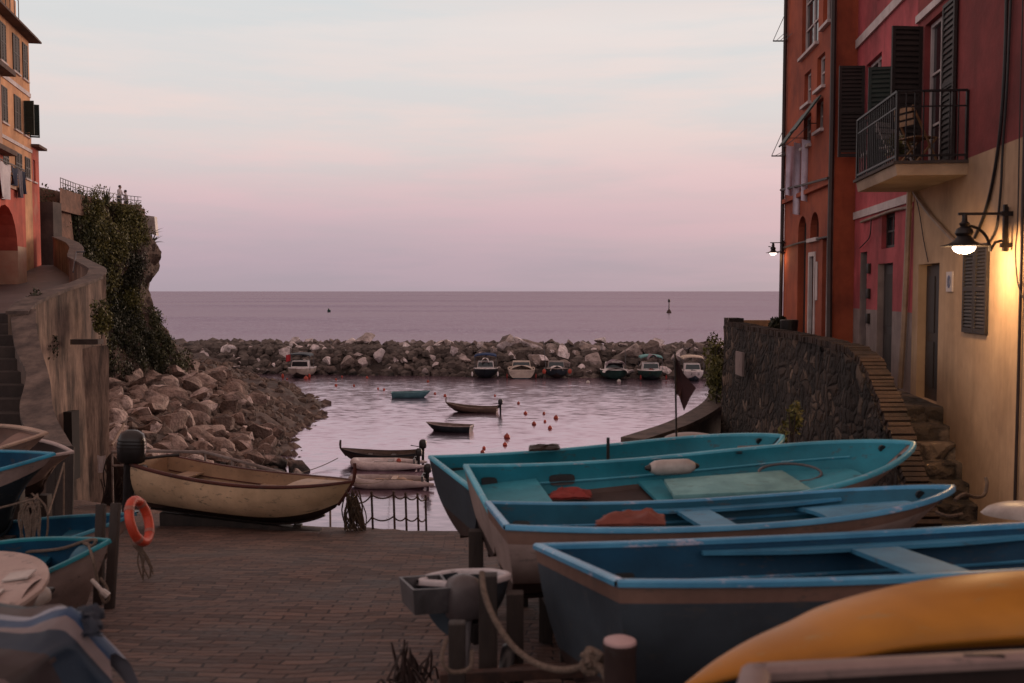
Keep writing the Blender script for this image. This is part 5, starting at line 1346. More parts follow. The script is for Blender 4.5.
# upturned small hull behind boat A and floats
def hullcap(name, label, c0, c1, w_, h_, m, cat='boat'):
    c0, c1 = V(c0), V(c1); d = c1-c0; n_ = V((-d.y, d.x, 0)).normalized(); mb = MB(); rows = []
    for i in range(15):
        s = i/14; e = max(0, 1-abs(2*s-1)**2.4)**.6; rows.append([c0+d*s+n_*w_/2*e*math.cos(PI*k/10)+V((0,0,h_*e*math.sin(PI*k/10)**.8)) for k in range(11)])
    mb.grid(rows); o = mb.build(name, m, smooth=True); return tag(o, label, cat)
hullcap('dinghy', 'upturned pale dinghy behind the farthest teal boat', at(668,445,14.6), at(722,444,15.2), .9, .18, hull_white)

# ---------------------------------------------------------------- near right: canoe, bollard, rim at the frame edge
kay = M_('mustard yellow plastic', (.54,.225,.02), (.43,.17,.016), rough=.42, scale=1.3, bump=.06, spec=.4, chip=(.36,.20,.06), blotch=.35)
SPN = [(686,686,3.45,.006,.015),(725,668,3.5,.022,.07),(767,653,3.55,.040,.12),(813,641,3.6,.058,.17),(860,628,3.66,.080,.21),(930,617,3.72,.104,.25),(1024,609,3.8,.120,.28),(1150,606,3.9,.12,.28),(1300,612,4.0,.09,.22),(1420,628,4.1,.015,.03)]
P0 = catmull([at(a,b,c) for a,b,c,_,_ in SPN], 6); RV = catmull([V((r1,r2,0)) for _,_,_,r1,r2 in SPN], 6)
mb = MB(); rows = []; seam = []
for i, p in enumerate(P0):
    d = (P0[min(i+1,len(P0)-1)]-P0[max(i-1,0)]); d.z = 0; d.normalize(); n_ = V((-d.y, d.x, 0)); up_ = V((0,0,1)); row = []
    rv, rh = max(.004, RV[i].x), max(.006, RV[i].y)
    for k in range(21):
        a = 2*PI*k/20; cx, sy = math.cos(a), math.sin(a)
        row.append(p+n_*rh*math.copysign(abs(cx)**.9, cx)+up_*rv*(sy if sy > 0 else sy*.8))
    rows.append(row); seam.append((row[0], row[10]))
mb.grid(rows); mb.poly(rows[0][:-1]); mb.poly(rows[-1][:-1]); root = empty('canoe', 'mustard yellow canoe lying at the lower right', 'canoe', P0[0])
mb.build('hull', kay, root, smooth=True)
mb = MB(); mb.tube([q[1]-V((0,0,.004)) for q in seam], .009, 6); mb.build('seam_strip', paint('ochre strip', (.40,.17,.02)), root, smooth=True)
G_ = make_boat('rowing_boat', 'boat with pinkish white rail cut off by the bottom frame edge', at(748,669,3.05), at(728,740,2.45), at(1900,645,3.3), bw=1.1, bowpow=3, depth=.5, dip=.0, rake=.2, hull=(hull_white, hull_grey, antif), inside=hull_brown, rim=paint('pinkish white rail', (.30,.22,.205), (.2,.145,.14)), rimw=.10, thwarts=((.5,.3,.15,False),), seatm=hull_brown)
mb = MB(); c_ = at(984,661,3.13); mb.bar(c_+V((-.065,0,.012)), c_+V((.065,0,.012)), .022, .018); mb.bar(c_-V((0,0,.02)), c_+V((0,0,.012)), .04, .03); o = mb.build('cleat', iron, bevel=.006); tag(o, 'small dark cleat on the pinkish white rail at the bottom right', 'cleat')
# bollard-like post with a pale top
root = empty('mooring_post', 'round dark post with pale pink top beside the nearest blue boat', 'post', at(620,690,4.55))
p = at(620,640,4.55); mb = MB(); mb.lathe([(.075,-.8),(.075,-.05),(.08,-.03),(.078,-.012)], p, 20); mb.build('shaft', hull_brown, root, smooth=True)
mb = MB(); mb.lathe([(.077,-.013),(.074,.0),(.05,.01),(.0005,.012)], p, 20); mb.build('top_cap', paint('faded pink paint', (.50,.36,.36), (.40,.27,.27)), root, smooth=True)

# trestles, timbers under the right boats
def timber(a, b, w_, label, h_=None, m=None):
    mb = MB(); mb.bar(a, b, w_, h_ or w_); o = mb.build('timber_prop', m or wood_dark, bevel=.008); return tag(o, label, 'timber', 'timber props under the boats')
def gz(p, dz=0): return V((p.x, p.y, rampz(p.x, p.y)+dz))
tl = ['upright timber under the stern of the farthest teal boat', 'timber prop with square head left of the nearest blue boat', 'short broad timber in front of the stern of the outboard', 'crooked timber prop under the nearest boats transom', 'low block under the second teal boat', 'low block under the medium blue boat', 'block under the bow of the second teal boat', 'block under the bow of the medium blue boat', 'block under the middle of the nearest blue boat', 'block under the middle of the farthest teal boat']
def prop(px, py, Y, label, w_=.12, dz=.0):
    t_ = at(px, py, Y); return timber(gz(t_, -.02), t_, w_, label)
prop(476, 530, 9.0, tl[0], .13)
prop(488, 574, 5.9, tl[1], .11); prop(457, 622, 5.3, tl[2], .09); prop(515, 592, 6.3, tl[3], .11)
for k, (bi, s) in enumerate(((B_,.2),(C_,.25),(B_,.72),(C_,.7),(D_,.4),(A_,.5))):
    t_ = bi['T'] @ V((s*bi['L'], 0, bi['zk'](s)-.045)); timber(gz(t_,-.02), t_, .16, tl[4+k])
for k, (bi, s, lb) in enumerate(((D_,.13,'cross beam carrying the stern of the nearest blue boat'), (C_,.12,'cross beam carrying the stern of the medium blue boat'), (B_,.12,'cross beam carrying the stern of the second teal boat'))):
    a = bi['T'] @ V((s*bi['L'], -.6, bi['zk'](s)-.09)); b = bi['T'] @ V((s*bi['L'], .6, bi['zk'](s)-.09)); timber(a, b, .12, lb)
    for q_, w in ((a,'near'),(b,'far')): timber(gz(q_,-.02), q_-V((0,0,.065)), .11, w+' post under the '+lb)

# launching trolley under the sterns
root = empty('launching_trolley', 'dark two wheeled launching trolley under the stern of the nearest blue boat', 'trolley', at(520,640,5.7))
def wheel(c, r_, w_, nm='wheel'):
    Tm = Matrix.Translation(c) @ Matrix.Rotation(math.radians(80), 4, 'Z') @ Matrix.Rotation(PI/2, 4, 'X')
    mb = MB(); mb.lathe([(r_*.6,-w_/2),(r_*.93,-w_/2),(r_,-w_/4),(r_,w_/4),(r_*.93,w_/2),(r_*.6,w_/2),(r_*.58,0)], (0,0,0), 20, M=Tm); w = mb.build(nm, black_pl, root, smooth=True)
    mb = MB(); mb.lathe([(.02,-w_/2-.01),(r_*.58,-w_*.3),(r_*.58,w_*.3),(.02,w_/2+.01)], (0,0,0), 16, M=Tm); mb.build('rim', rust, w, smooth=True)
wa_ = gz(at(500,668,5.15), .17); wb_ = gz(V((wa_.x+.05, wa_.y+1.05, 0)), .17)
wheel(wa_, .17, .09); wheel(wb_, .17, .09)
mb = MB(); mb.tube([wa_, wb_], .02, 8); mb.build('axle', rust, root)
mb = MB(); mb.bar(wa_+V((0,.15,.06)), wa_+V((2.2,.25,.20)), .05); mb.bar(wb_+V((0,-.15,.06)), wb_+V((2.2,-.3,.20)), .05); mb.bar(wa_+V((-.35,.5,.02)), wa_+V((2.0,.5,.15)), .06); mb.build('frame', rust, root)
# ---------------------------------------------------------------- outboard motors
def outboard(M, label, s=1.0, cowl=None, leg=None, tiller=True, stripe=None):
    """local: +z up, +x aft, origin at the clamp on the transom top"""
    root = empty('outboard_motor', label, 'outboard motor', mtx=M); T = M @ Matrix.Scale(s, 4)
    cowl = cowl or black_pl; leg = leg or black_pl
    mb = MB(); prof = [(.0,.11,.14),(.02,.14,.175),(.14,.15,.19),(.26,.145,.18),(.34,.12,.145),(.38,.06,.08),(.385,.01,.01)]; rows = []
    for z, rx, ry in prof[::-1][::-1]:
        row = []
        for k in range(20):
            a = 2*PI*k/20; e = lambda v: math.copysign(abs(v)**.6, v); row.append(V((.13+.02*z+rx*1.25*e(math.cos(a)), ry*.82*e(math.sin(a)), .10+z*1.15)))
        rows.append(row+[row[0]])
    mb.grid(rows); mb.poly(rows[0][:-1]); mb.build('cowling', cowl, root, smooth=True, M=T, angle=60)
    mb = MB()
    rows = []
    for z, x, rx, ry in ((.12,.13,.10,.08),(-.0,.13,.09,.06),(-.35,.14,.07,.035),(-.62,.14,.075,.03),(-.8,.13,.09,.028),(-.92,.12,.05,.012)):
        rows.append([V((x+rx*math.cos(2*PI*k/14), ry*math.sin(2*PI*k/14), z)) for k in range(14)]+[V((x+rx, 0, z))])
    mb.grid(rows); mb.poly(rows[0][:-1]); mb.poly(rows[-1][:-1]); L_ = mb.build('leg', leg, root, smooth=True, M=T, angle=60)
    mb = MB(); mb.poly([V((.14+.19*math.cos(2*PI*k/16)+.04, .09*math.sin(2*PI*k/16), -.56)) for k in range(16)]); mb.poly([V((.14+.19*math.cos(2*PI*k/16)+.04, .09*math.sin(2*PI*k/16), -.575)) for k in range(16)])
    for k in range(16): mb.quad(*[V((.18+.19*math.cos(2*PI*q/16), .09*math.sin(2*PI*q/16), z)) for q, z in ((k,-.56),(k+1,-.56),(k+1,-.575),(k,-.575))])
    mb.build('cavitation_plate', leg, root, M=T)
    mb = MB(); mb.tube([V((.16,0,-.72)), V((.28,0,-.72)), V((.32,0,-.72))], [.045,.04,.015], 10)
    mb.build('gearcase', leg, root, smooth=True, M=T)
    mb = MB()
    for k in range(3):
        a = 2*PI*k/3; c, s_ = math.cos(a), math.sin(a); c2, s2 = math.cos(a+.8), math.sin(a+.8); c3, s3 = math.cos(a+.35), math.sin(a+.35)
        mb.quad(V((.26,.03*c,-.72+.03*s_)), V((.24,.12*c,-.72+.12*s_)), V((.27,.13*c3,-.72+.13*s3)), V((.30,.11*c2*.9,-.72+.11*s2*.9)))
    mb.build('propeller', iron, root, M=T)
    mb = MB(); mb.box(-.07,.06,-.10,.10,-.16,.06); mb.box(-.09,-.05,-.09,-.06,-.2,.04); mb.box(-.09,-.05,.06,.09,-.2,.04); mb.build('clamp_bracket', iron, root, M=T, bevel=.008)
    if tiller: mb = MB(); mb.tube([V((-.02,.02,.16)), V((-.3,.04,.2)), V((-.48,.05,.22))], [.02,.018,.024], 8); mb.build('tiller', iron, root, smooth=True, M=T)
    if stripe:
        mb = MB()
        for zz in (.30,.345,.39):
            rw = []
            for k in range(21):
                a = 2*PI*k/20; e = lambda v: math.copysign(abs(v)**.6, v); z = (zz-.10)/1.15; rx, ry = (.149,.188) if z < .2 else (.146,.182) if z < .24 else (.142,.175)
                rw.append((V((.13+.02*z+(rx*1.25+.008)*e(math.cos(a)), (ry*.82+.008)*e(math.sin(a)), zz)), V((.13+.02*z+(rx*1.25+.008)*e(math.cos(a)), (ry*.82+.008)*e(math.sin(a)), zz+.018))))
            mb.grid([[a, b] for a, b in rw])
        mb.build('cowling_ridge', stripe, root, smooth=True, M=T)
    return root
def frame_m(p, yaw, tilt=0, roll=0):
    return Matrix.Translation(p) @ Matrix.Rotation(yaw, 4, 'Z') @ Matrix.Rotation(tilt, 4, 'Y') @ Matrix.Rotation(roll, 4, 'X')
p_out = at(141, 470, 17.2)
outboard(frame_m(p_out, math.radians(200), math.radians(-4)), 'big black outboard motor on the stern of the cream boat', 1.28, stripe=iron)

# pale outboard leg and box lying by the right hand boats
bx = empty('fish_box', 'grey open box standing on the gear left of the blue boats', 'box', at(420,600,6.2))
a = [at(398,575,6.35), at(450,574,6.5), at(447,590,5.95), at(414,592,5.85)]
a = [at(399,577,6.3), at(441,574,6.6), at(452,588,6.1), at(413,590,5.85)]
mb = MB(); h_ = .16; c_ = sum(a, V((0,0,0)))/4
low = [p.lerp(c_, .12)-V((0,0,h_)) for p in a]; inn = [p.lerp(c_, .1) for p in a]; inl = [p.lerp(c_, .2)-V((0,0,h_-.02)) for p in a]
for k in range(4):
    j = (k+1)%4; mb.quad(a[k],a[j],low[j],low[k]); mb.quad(a[k],a[j],inn[j],inn[k]); mb.quad(inn[k],inn[j],inl[j],inl[k])
mb.poly(low); mb.poly(inl); mb.build('shell', grey_pl, bx)
E_ = make_boat('dinghy', 'tiny dinghy with white rail squeezed behind the grey box', at(437,578,6.5), at(446,590,6.0), at(490,571,6.75), bw=1.5, depth=.34, dip=.0, rake=.05, hull=(hull_grey,)*3, inside=hull_navy, rim=paint('white rail', (.55,.52,.54), (.42,.38,.40)), rimw=.05, bowblunt=.9, keel=False, bowpow=4)
M0 = frame_m(at(476,626,6.2), math.radians(200), math.radians(0))
outboard(M0, 'pale grey outboard motor leg hanging below the tiny dinghy', .62, cowl=M_('mid grey engine paint', (.13,.115,.12), (.08,.07,.075), rough=.45, scale=4, bump=.05), tiller=False, leg=M_('pale grey engine paint', (.34,.32,.34), (.24,.22,.24), rough=.4, scale=4, bump=.05))
mb = MB(); q = random.Random(4); p0 = gz(at(408,600,6.3))
for k in range(26):
    c_ = p0+V((q.uniform(-.12,.1), q.uniform(-.15,.15), .02)); mb.tube(catmull([c_, c_+V((q.uniform(-.08,.08), q.uniform(-.05,.05), q.uniform(.08,.30))), c_+V((q.uniform(-.12,.1), q.uniform(-.1,.1), .02))], 3), .008, 4)
o = mb.build('rope_tangle', hull_brown); tag(o, 'dark tangle of rope ends on the slipway below the grey box', 'rope')
# thick mooring rope
pts = [at(482,572,5.3), at(484,592,5.2), at(494,618,5.05), at(512,645,4.95), at(535,663,4.85), at(560,670,4.75), at(580,667,4.7), at(590,660,4.68)]
mb = MB(); mb.tube(catmull(pts, 6), .016, 8); 
q = random.Random(2); kp = at(592,662,4.66)
for k in range(5):
    c = [kp+V((q.uniform(-.05,.05), q.uniform(-.04,.04), q.uniform(-.05,.05))) for j in range(5)]; mb.tube(catmull(c+[c[0]], 5), .017, 7)
mb.tube(catmull([kp, at(604,672,4.6), at(608,690,4.55), at(604,720,4.5)], 5), .02, 8)
o = mb.build('mooring_rope', rope_m, smooth=True); tag(o, 'thick pale rope looping to a knot beside the nearest blue boat', 'rope')
mb = MB(); mb.tube(catmull([at(446,640,5.2), at(442,660,5.1), at(452,672,5.1), at(470,668,5.15), at(472,650,5.2)], 6), .012, 6); o = mb.build('rope_loop', rope_m, smooth=True); tag(o, 'thin rope loop hanging on the timber left of the thick rope', 'rope')
# rope and white fender by the cream wall
mb = MB(); mb.tube(catmull([at(955,500,10.5), at(964,494,10.6), at(975,497,10.8), at(984,495,11), at(987,484,11.1), at(986,478,11.2)], 5), .02, 6); o = mb.build('mooring_rope', rope_m, smooth=True); tag(o, 'rope draped at the foot of the cream wall', 'rope'); mb = MB(); mb.tube(catmull([at(936,512,10), at(948,516,9.9), at(962,514,10)], 5), .018, 6); o = mb.build('mooring_rope', rope_m, smooth=True); tag(o, 'short rope end beyond the bow of the medium blue boat', 'rope')
hullcap('dinghy', 'white upturned dinghy end showing behind the nearest blue boat', at(980,512,9.6), at(1090,522,9.0), .5, .14, white_pl)
# pennant pole
root = empty('flag_pole', 'thin pole with a limp dark pennant behind the teal boats', 'flag', at(676,440,13.5))
mb = MB(); a = at(675,352,13.5); b = at(677,470,13.5); mb.tube([gz(b), b, a], .014, 6); mb.build('pole', iron, root)
fl = M_('dark flag cloth', (.05,.018,.02), (.03,.012,.014), rough=.9)
mb = MB(); P_ = [at(676,362,13.5), at(681,372,13.5), at(695,391,13.45), at(683,408,13.5), at(676,403,13.5), at(676,384,13.5)]
ou = [(676,357),(679,363),(684,374),(696,388),(690,398),(684,411),(681,402),(679,396),(676,394)]
def pen(px, py, dy): return at(px, py, 13.5+dy+.05*math.sin(px*.5+py*.17))
fr_ = [pen(a, b, 0) for a, b in ou]; bk_ = [p+V((0,.008,0)) for p in fr_]
for q_ in (fr_, bk_):
    c_ = sum(q_, V((0,0,0)))/len(q_)+V((0,.04,0))
    for k in range(len(q_)): mb.poly([q_[k], q_[(k+1) % len(q_)], c_])
mb.build('pennant', fl, root, smooth=True)

# ---------------------------------------------------------------- cream boat on the crest of the slipway
R_ = make_boat('rowing_boat', 'cream wooden boat with red brown rail at the crest of the slipway', at(150,452,18.2), at(146,466,16.9), at(353,481,16.3), bw=1.2, depth=.86, dip=.14, rake=.30, bt=1.0,
     hull=(red_rim, cream_h, antif), inside=paint('tan inside paint', (.42,.27,.17), (.30,.19,.12)), rim=red_rim, rimw=.045, rimh=.04, strake=.06, boot=.80, thwarts=((.12,.3,.2,False),(.5,.28,.2,False)), seatm=paint('pale bench', (.45,.32,.23)), foredeck=(.74,.96,.03), deckm=paint('sand deck', (.48,.33,.22)), stem=(.035,.30), bowpow=2.6, nseg=34)  # dark bottom paint also stands in for the shade under the hull
for k, s in enumerate((.2,.75)):
    t_ = R_['T'] @ V((s*R_['L'], 0, R_['zk'](s)-.04)); timber(gz(t_,-.05), t_, .14, ('stern' if k == 0 else 'bow')+' block under the keel of the cream boat')
a_ = R_['T'] @ V((.3, 0, R_['zk'](.1)-.05)); b_ = R_['T'] @ V((R_['L']*.86, 0, R_['zk'](.8)-.10))
mb = MB(); mb.hexa([gz(a_,-.05)+V((0,-.12,0)), gz(b_,-.05)+V((0,-.12,0)), gz(b_,-.05)+V((0,.12,0)), gz(a_,-.05)+V((0,.12,0)), V((a_.x,a_.y-.12,a_.z)), V((b_.x,b_.y-.12,b_.z-.02)), V((b_.x,b_.y+.12,b_.z-.02)), V((a_.x,a_.y+.12,a_.z))]); o = mb.build('keel_shade_filler', wood_dark, bevel=.02); tag(o, 'long dark filler added as shade under the keel of the cream boat', 'timber', 'timber props under the boats')  # dark block added to fill the gap below the keel with shade
mb = MB()
q = random.Random(6)
for k in range(46):
    a = at(349+q.uniform(-3,10), 497+q.uniform(-8,10), 16.4+q.uniform(-.3,.3)); b = at(352+q.uniform(-8,14), 533, 16.5+q.uniform(-.3,.3)); b.z = rampz(b.x,b.y)+.02
    mb.tube(catmull([a, (a+b)/2+V((q.uniform(-.1,.1),0,q.uniform(-.05,.05))), b], 4), .012, 4)
o = mb.build('hanging_net', M_('brown net', (.10,.07,.045), (.05,.035,.028), rough=.95, scale=30)); tag(o, 'bundle of nets and ropes hanging from the bow of the cream boat', 'net')
# handrail behind it
palem = M_('galvanised rail', (.26,.22,.21), (.16,.12,.11), rough=.6, scale=9, bump=.1)
root = empty('handrail', 'thin metal handrail descending behind the cream boat', 'railing', at(120,470,20.5))
HR = [at(112,452,21.5), at(150,451,20.6), at(205,452,20.3), at(232,459,20.0), at(280,472,19.7), at(330,487,19.4)]
mb = MB(); mb.tube(HR, .034, 6); mb.build('top_rail', palem, root)
mb = MB(); mb.tube([p-V((0,0,.30)) for p in HR], .024, 6); mb.build('middle_rail', palem, root)
for p in (HR[0], HR[2], HR[3], HR[4], HR[5]): mb = MB(); mb.tube([p, V((p.x,p.y,rampz(p.x,p.y)-.1))], .022, 6); mb.build('post', palem, root)
# chain fence at the head of the water steps
CP = [(371.5,493,17.0),(393.5,492.5,17.25),(405.5,494,17.6),(417.5,494.5,18.0),(425.5,496.5,18.6)]
cps = []
for k, (px, py, Y) in enumerate(CP):
    p = at(px, py, Y); mb = MB(); mb.tube([V((p.x+.02,p.y,rampz(p.x,p.y)-.05)), p], .020, 8); mb.lathe([(.02,0),(.028,.01),(.015,.03),(.001,.035)], p, 8); o = mb.build('chain_post', rust, smooth=True)
    tag(o, ['leftmost','second','middle','fourth','rightmost'][k]+' rusty post of the chain fence at the water steps', 'post', 'posts of the chain fence'); cps.append(p)
q0 = at(355,500,16.6)
for k, (a, b) in enumerate(zip([q0]+cps, cps)):
    for h_, w in ((.03,'upper'),(.42,'lower')):
        mb = MB(); mb.tube(sag(a-V((0,0,h_)), b-V((0,0,h_)), .07), .014, 5); o = mb.build('chain', rust); tag(o, w+' chain '+['between the cream boat and the leftmost post','between first and second post','between second and middle post','between middle and fourth post','between fourth and rightmost post'][k], 'chain', 'chains of the fence')

# ---------------------------------------------------------------- left boats
L1 = make_boat('rowing_boat', 'uppermost boat at the left edge, sand coloured rail and grey hull', at(-150,441,14.2), at(-170,478,12.6), at(47,433,13.4), bw=1.1, bowpow=1.7, bowblunt=1, depth=.62, dip=.02, rake=.5, hull=(hull_white, hull_white, antif), inside=hull_pink, rim=paint('sand rail', (.45,.33,.26), (.34,.24,.19)), rimw=.07, foredeck=(.8,.95,.05), deckm=hull_pink, group='boats hauled out on the left')
L3 = make_boat('rowing_boat', 'pale boat bow poking out behind the navy boat on the left', at(-60,438,15.6), at(-70,462,14.4), at(73,452,14.6), bw=1.1, bowpow=1.7, bowblunt=1, depth=.70, dip=.0, rake=.6, hull=(hull_white, hull_white, antif), inside=hull_brown, rim=paint('grey white rail', (.50,.42,.41), (.38,.31,.30)), rimw=.06, group='boats hauled out on the left', vee=1.2)
L2 = make_boat('rowing_boat', 'navy hulled boat with bright blue rail at the left edge', at(-170,466,12.0), at(-210,500,11.0), at(54,454,11.5), bw=1.1, bowpow=1.6, bowblunt=1, depth=.98, dip=.03, rake=.7, hull=(hull_white, hull_navy, hull_navy), inside=blue_deep, rim=paint('bright blue rail', (.025,.25,.40), (.018,.17,.28), rough=.3), rimw=.045, group='boats hauled out on the left', strake=.26, vee=1.1)
L4 = make_boat('rowing_boat', 'boat with dark blue inside and grey white bow carrying the orange ring', at(-75,527,11.9), at(-100,558,10.9), at(135,514,11.2), bw=1.1, bowpow=1.8, bowblunt=1, depth=.78, dip=.10, rake=.45, hull=(hull_white, hull_white, antif), inside=blue_deep, rim=paint('blue rail', (.05,.22,.31), (.03,.15,.22)), rimw=.04, group='boats hauled out on the left', thwarts=((.6,.25,.15,False),), seatm=blue_in, boot=.74)
L5 = make_boat('rowing_boat', 'white boat with turquoise rail and roped bow on the left', at(-120,556,9.2), at(-170,612,8.2), at(109,541,8.6), bw=1.1, bowpow=1.7, bowblunt=1, depth=.80, dip=.09, rake=.30, hull=(hull_white, hull_white, hull_white), inside=blue_deep, rim=paint('turquoise rail', (.025,.24,.30), (.018,.17,.22), rough=.3), rimw=.035, group='boats hauled out on the left', thwarts=((.55,.25,.15,False),), seatm=blue_in, foredeck=(.86,.96,.03), deckm=blue_in)
L6 = make_boat('rowing_boat', 'pale decked boat with rounded bow at the left edge', at(-330,600,7.9), at(-420,700,6.4), at(39,590,6.9), bw=1.2, depth=.55, dip=.0, rake=.25, hull=(hull_white, hull_white, antif), inside=hull_white, rim=paint('mushroom rail', (.42,.32,.29), (.33,.25,.22)), rimw=.09, bowpow=2.8, bowblunt=.6, foredeck=(.02,.985,-.01), deckm=paint('mushroom deck', (.44,.34,.31), (.36,.27,.25)), group='boats hauled out on the left')
for k, (s, y, w_, l_) in enumerate(((.93,.16,.2,.12),(.90,-.12,.2,.16),(.82,-.30,.35,.2))):
    z_ = .052
    a = [on(L6, s+dx*w_/L6['L'], y+dy*l_, z_) for dx, dy in ((-.5,-.5),(.5,-.5),(.5,.5),(-.5,.5))]
    mb = MB(); mb.hexa([p for p in a]+[p+V((0,0,.012)) for p in a]); mb.build('deck_patch', white_pl, L6['root'])
cyl_fender(at(27,603,7.35), at(48,592,7.5), .075, 'white fender hanging on the side of the turquoise railed boat')
# striped cover boat
L7 = make_boat('covered_boat', 'boat under a blue, white and brown striped tarpaulin at the lower left', at(-300,712,5.0), at(-420,850,4.0), at(80,634,4.6), bw=1.2, depth=.6, dip=.0, rake=.2, hull=(hull_brown, hull_brown, antif), inside=hull_brown, rim=hull_brown, group='boats hauled out on the left')
def stripe_mat():
    m, t, b = nt('striped tarpaulin'); L = t.links
    tc = N(t, 'ShaderNodeUVMap'); sp = N(t, 'ShaderNodeSeparateXYZ'); L.new(tc.outputs[0], sp.inputs[0])
    r = ramp(t, [(0, (.035,.024,.026)), (.12, (.014,.03,.055)), (.26, (.20,.16,.165)), (.33, (.010,.05,.13)), (.48, (.26,.28,.34)), (.56, (.05,.028,.026)), (.72, (.012,.028,.04)), (.84, (.12,.085,.085)), (.91, (.03,.02,.02))], 'CONSTANT')
    fc = N(t, 'ShaderNodeMath', operation='FRACT'); L.new(sp.outputs[1], fc.inputs[0]); L.new(fc.outputs[0], r.inputs[0])
    n = N(t, 'ShaderNodeTexNoise'); n.inputs['Scale'].default_value = 6; n.inputs['Detail'].default_value = 6
    r2 = ramp(t, [(.3, g(.7)), (.7, g(1.1))]); L.new(n.outputs['Fac'], r2.inputs[0])
    mx = N(t, 'ShaderNodeMix', data_type='RGBA', blend_type='MULTIPLY'); mx.inputs[0].default_value = 1; L.new(r.outputs[0], mx.inputs[6]); L.new(r2.outputs[0], mx.inputs[7]); L.new(mx.outputs[2], b.inputs['Base Color']); b.inputs['Roughness'].default_value = .55
    return m
rows = []; hb = L7['half']; LL = L7['L']
for i in range(61):
    s = .25+.78*i/60; row = []; sc_ = min(s, .985); over = max(0, s-.985)*3
    for j in range(41):
        v = j/20-1; a = abs(v)
        if a < .62: y = v/.62*(hb(sc_)+.05); z = .16*(1-(a/.62)**1.5)*(1-.5*s)+.03
        else: y = math.copysign(hb(sc_)+.05+.04*(a-.62)+.02*math.sin(s*60+a*5), v); z = .03-(a-.62)*1.05*(1+.25*math.sin(s*37))
        z += .022*math.sin(s*26+v*4)+.018*fbm((s*9, v*3, 1))
        row.append(L7['T'] @ V((s*LL+.03*(s > .97), y, z-over*2.0)))
    rows.append(row)
mb = MB(); mb.grid(rows)
o = mb.build('tarpaulin', stripe_mat(), L7['root'], smooth=True, angle=80)
me = o.data; uv = me.uv_layers.new(name='UVMap'); Ti = L7['T'].inverted()
for lp in me.loops:
    p = Ti @ me.vertices[lp.vertex_index].co; uv.data[lp.index].uv = (p.x, p.y*1.15+(p.x-LL)*.30+2.35)
rumple([at(58,638,4.6), at(104,632,4.5), at(100,612,4.75), at(66,620,4.9)], 'cloth_bundle', 'dark blue bunched cover lying over the bow of the striped boat', M_('ink blue cloth', (.018,.026,.045), (.012,.018,.03), rough=.8), 'cover', .05, 6)
# posts leaning at the bow of the white boat
for k, (a, b, lb) in enumerate((((97,548,9.4),(101,504,9.6),'left dark stake standing behind the turquoise bow'), ((108,548,9.2),(116,503,9.4),'right dark stake leaning behind the turquoise bow'))):
    a, b = at(*a), at(*b); mb = MB(); mb.bar(gz(a), b, .08, .08); o = mb.build('stake', wood_dark, bevel=.01); tag(o, lb, 'stake', 'stakes at the left boats')
# life ring hanging on the bow
root = empty('life_ring', 'orange life ring hanging from the bow of the blue boat on the left', 'life ring', at(140,520,11.0))
c_ = at(139.5,521,10.95); mb = MB(); n_ = 28; R0 = .235
T = Matrix.Translation(c_) @ Matrix.Rotation(math.radians(-16), 4, 'Y') @ Matrix.Rotation(math.radians(88), 4, 'Z')
mb.tube([T @ V((R0*math.cos(2*PI*k/n_)*.95, 0, R0*math.sin(2*PI*k/n_))) for k in range(n_+1)], .052, 10, cap=False); mb.build('ring', M_('red orange ring', (.62,.07,.03), (.45,.05,.025), rough=.5, scale=8, bump=.05, chip=(.5,.3,.2)), root, smooth=True)
for k in range(4):
    a = PI/4+k*PI/2; mb = MB(); mb.tube([T @ V((R0*math.cos(a+e)*.95, 0, R0*math.sin(a+e))) for e in (-.1,0,.1)], .056, 10); mb.build('band', paint('worn red band', (.42,.16,.13)), root, smooth=True)
mb = MB(); q = random.Random(5)
for k in range(9):
    a = at(137+q.uniform(-4,6), 545, 10.95); b = at(146+q.uniform(-6,8), 574+q.uniform(-6,6), 10.9)
    mb.tube(catmull([a, (a+b)/2+V((q.uniform(-.06,.06),0,0)), b], 4), .010, 5)
o = mb.build('rope_bundle', rope_m); tag(o, 'rope ends dangling under the orange life ring', 'rope')
# bow rope and hook on the turquoise boat
mb = MB(); mb.tube(catmull([at(88,543,8.7), at(92,556,8.4), at(96,572,8.35), at(99,590,8.35), at(104,602,8.35), at(109,598,8.35), at(106,586,8.38), at(100,578,8.4)], 5), .013, 6); mb.tube(catmull([at(25,552,9.2), at(60,549,8.9), at(86,541,8.75), at(96,540,8.6), at(92,546,8.6), at(84,543,8.65)], 5), .015, 6); o = mb.build('bow_rope', rope_m, smooth=True); tag(o, 'rope knotted over the bow of the turquoise railed boat', 'rope')
mb = MB(); mb.tube(catmull([at(92,580,8.3), at(101,590,8.25), at(108,596,8.25)], 5), [.018]*6+[.03]*5, 8); o = mb.build('fender', white_pl, smooth=True); tag(o, 'slim dirty white fender at the stem of the turquoise railed boat', 'fender')
mb = MB(); p = at(66,583,8.0); 
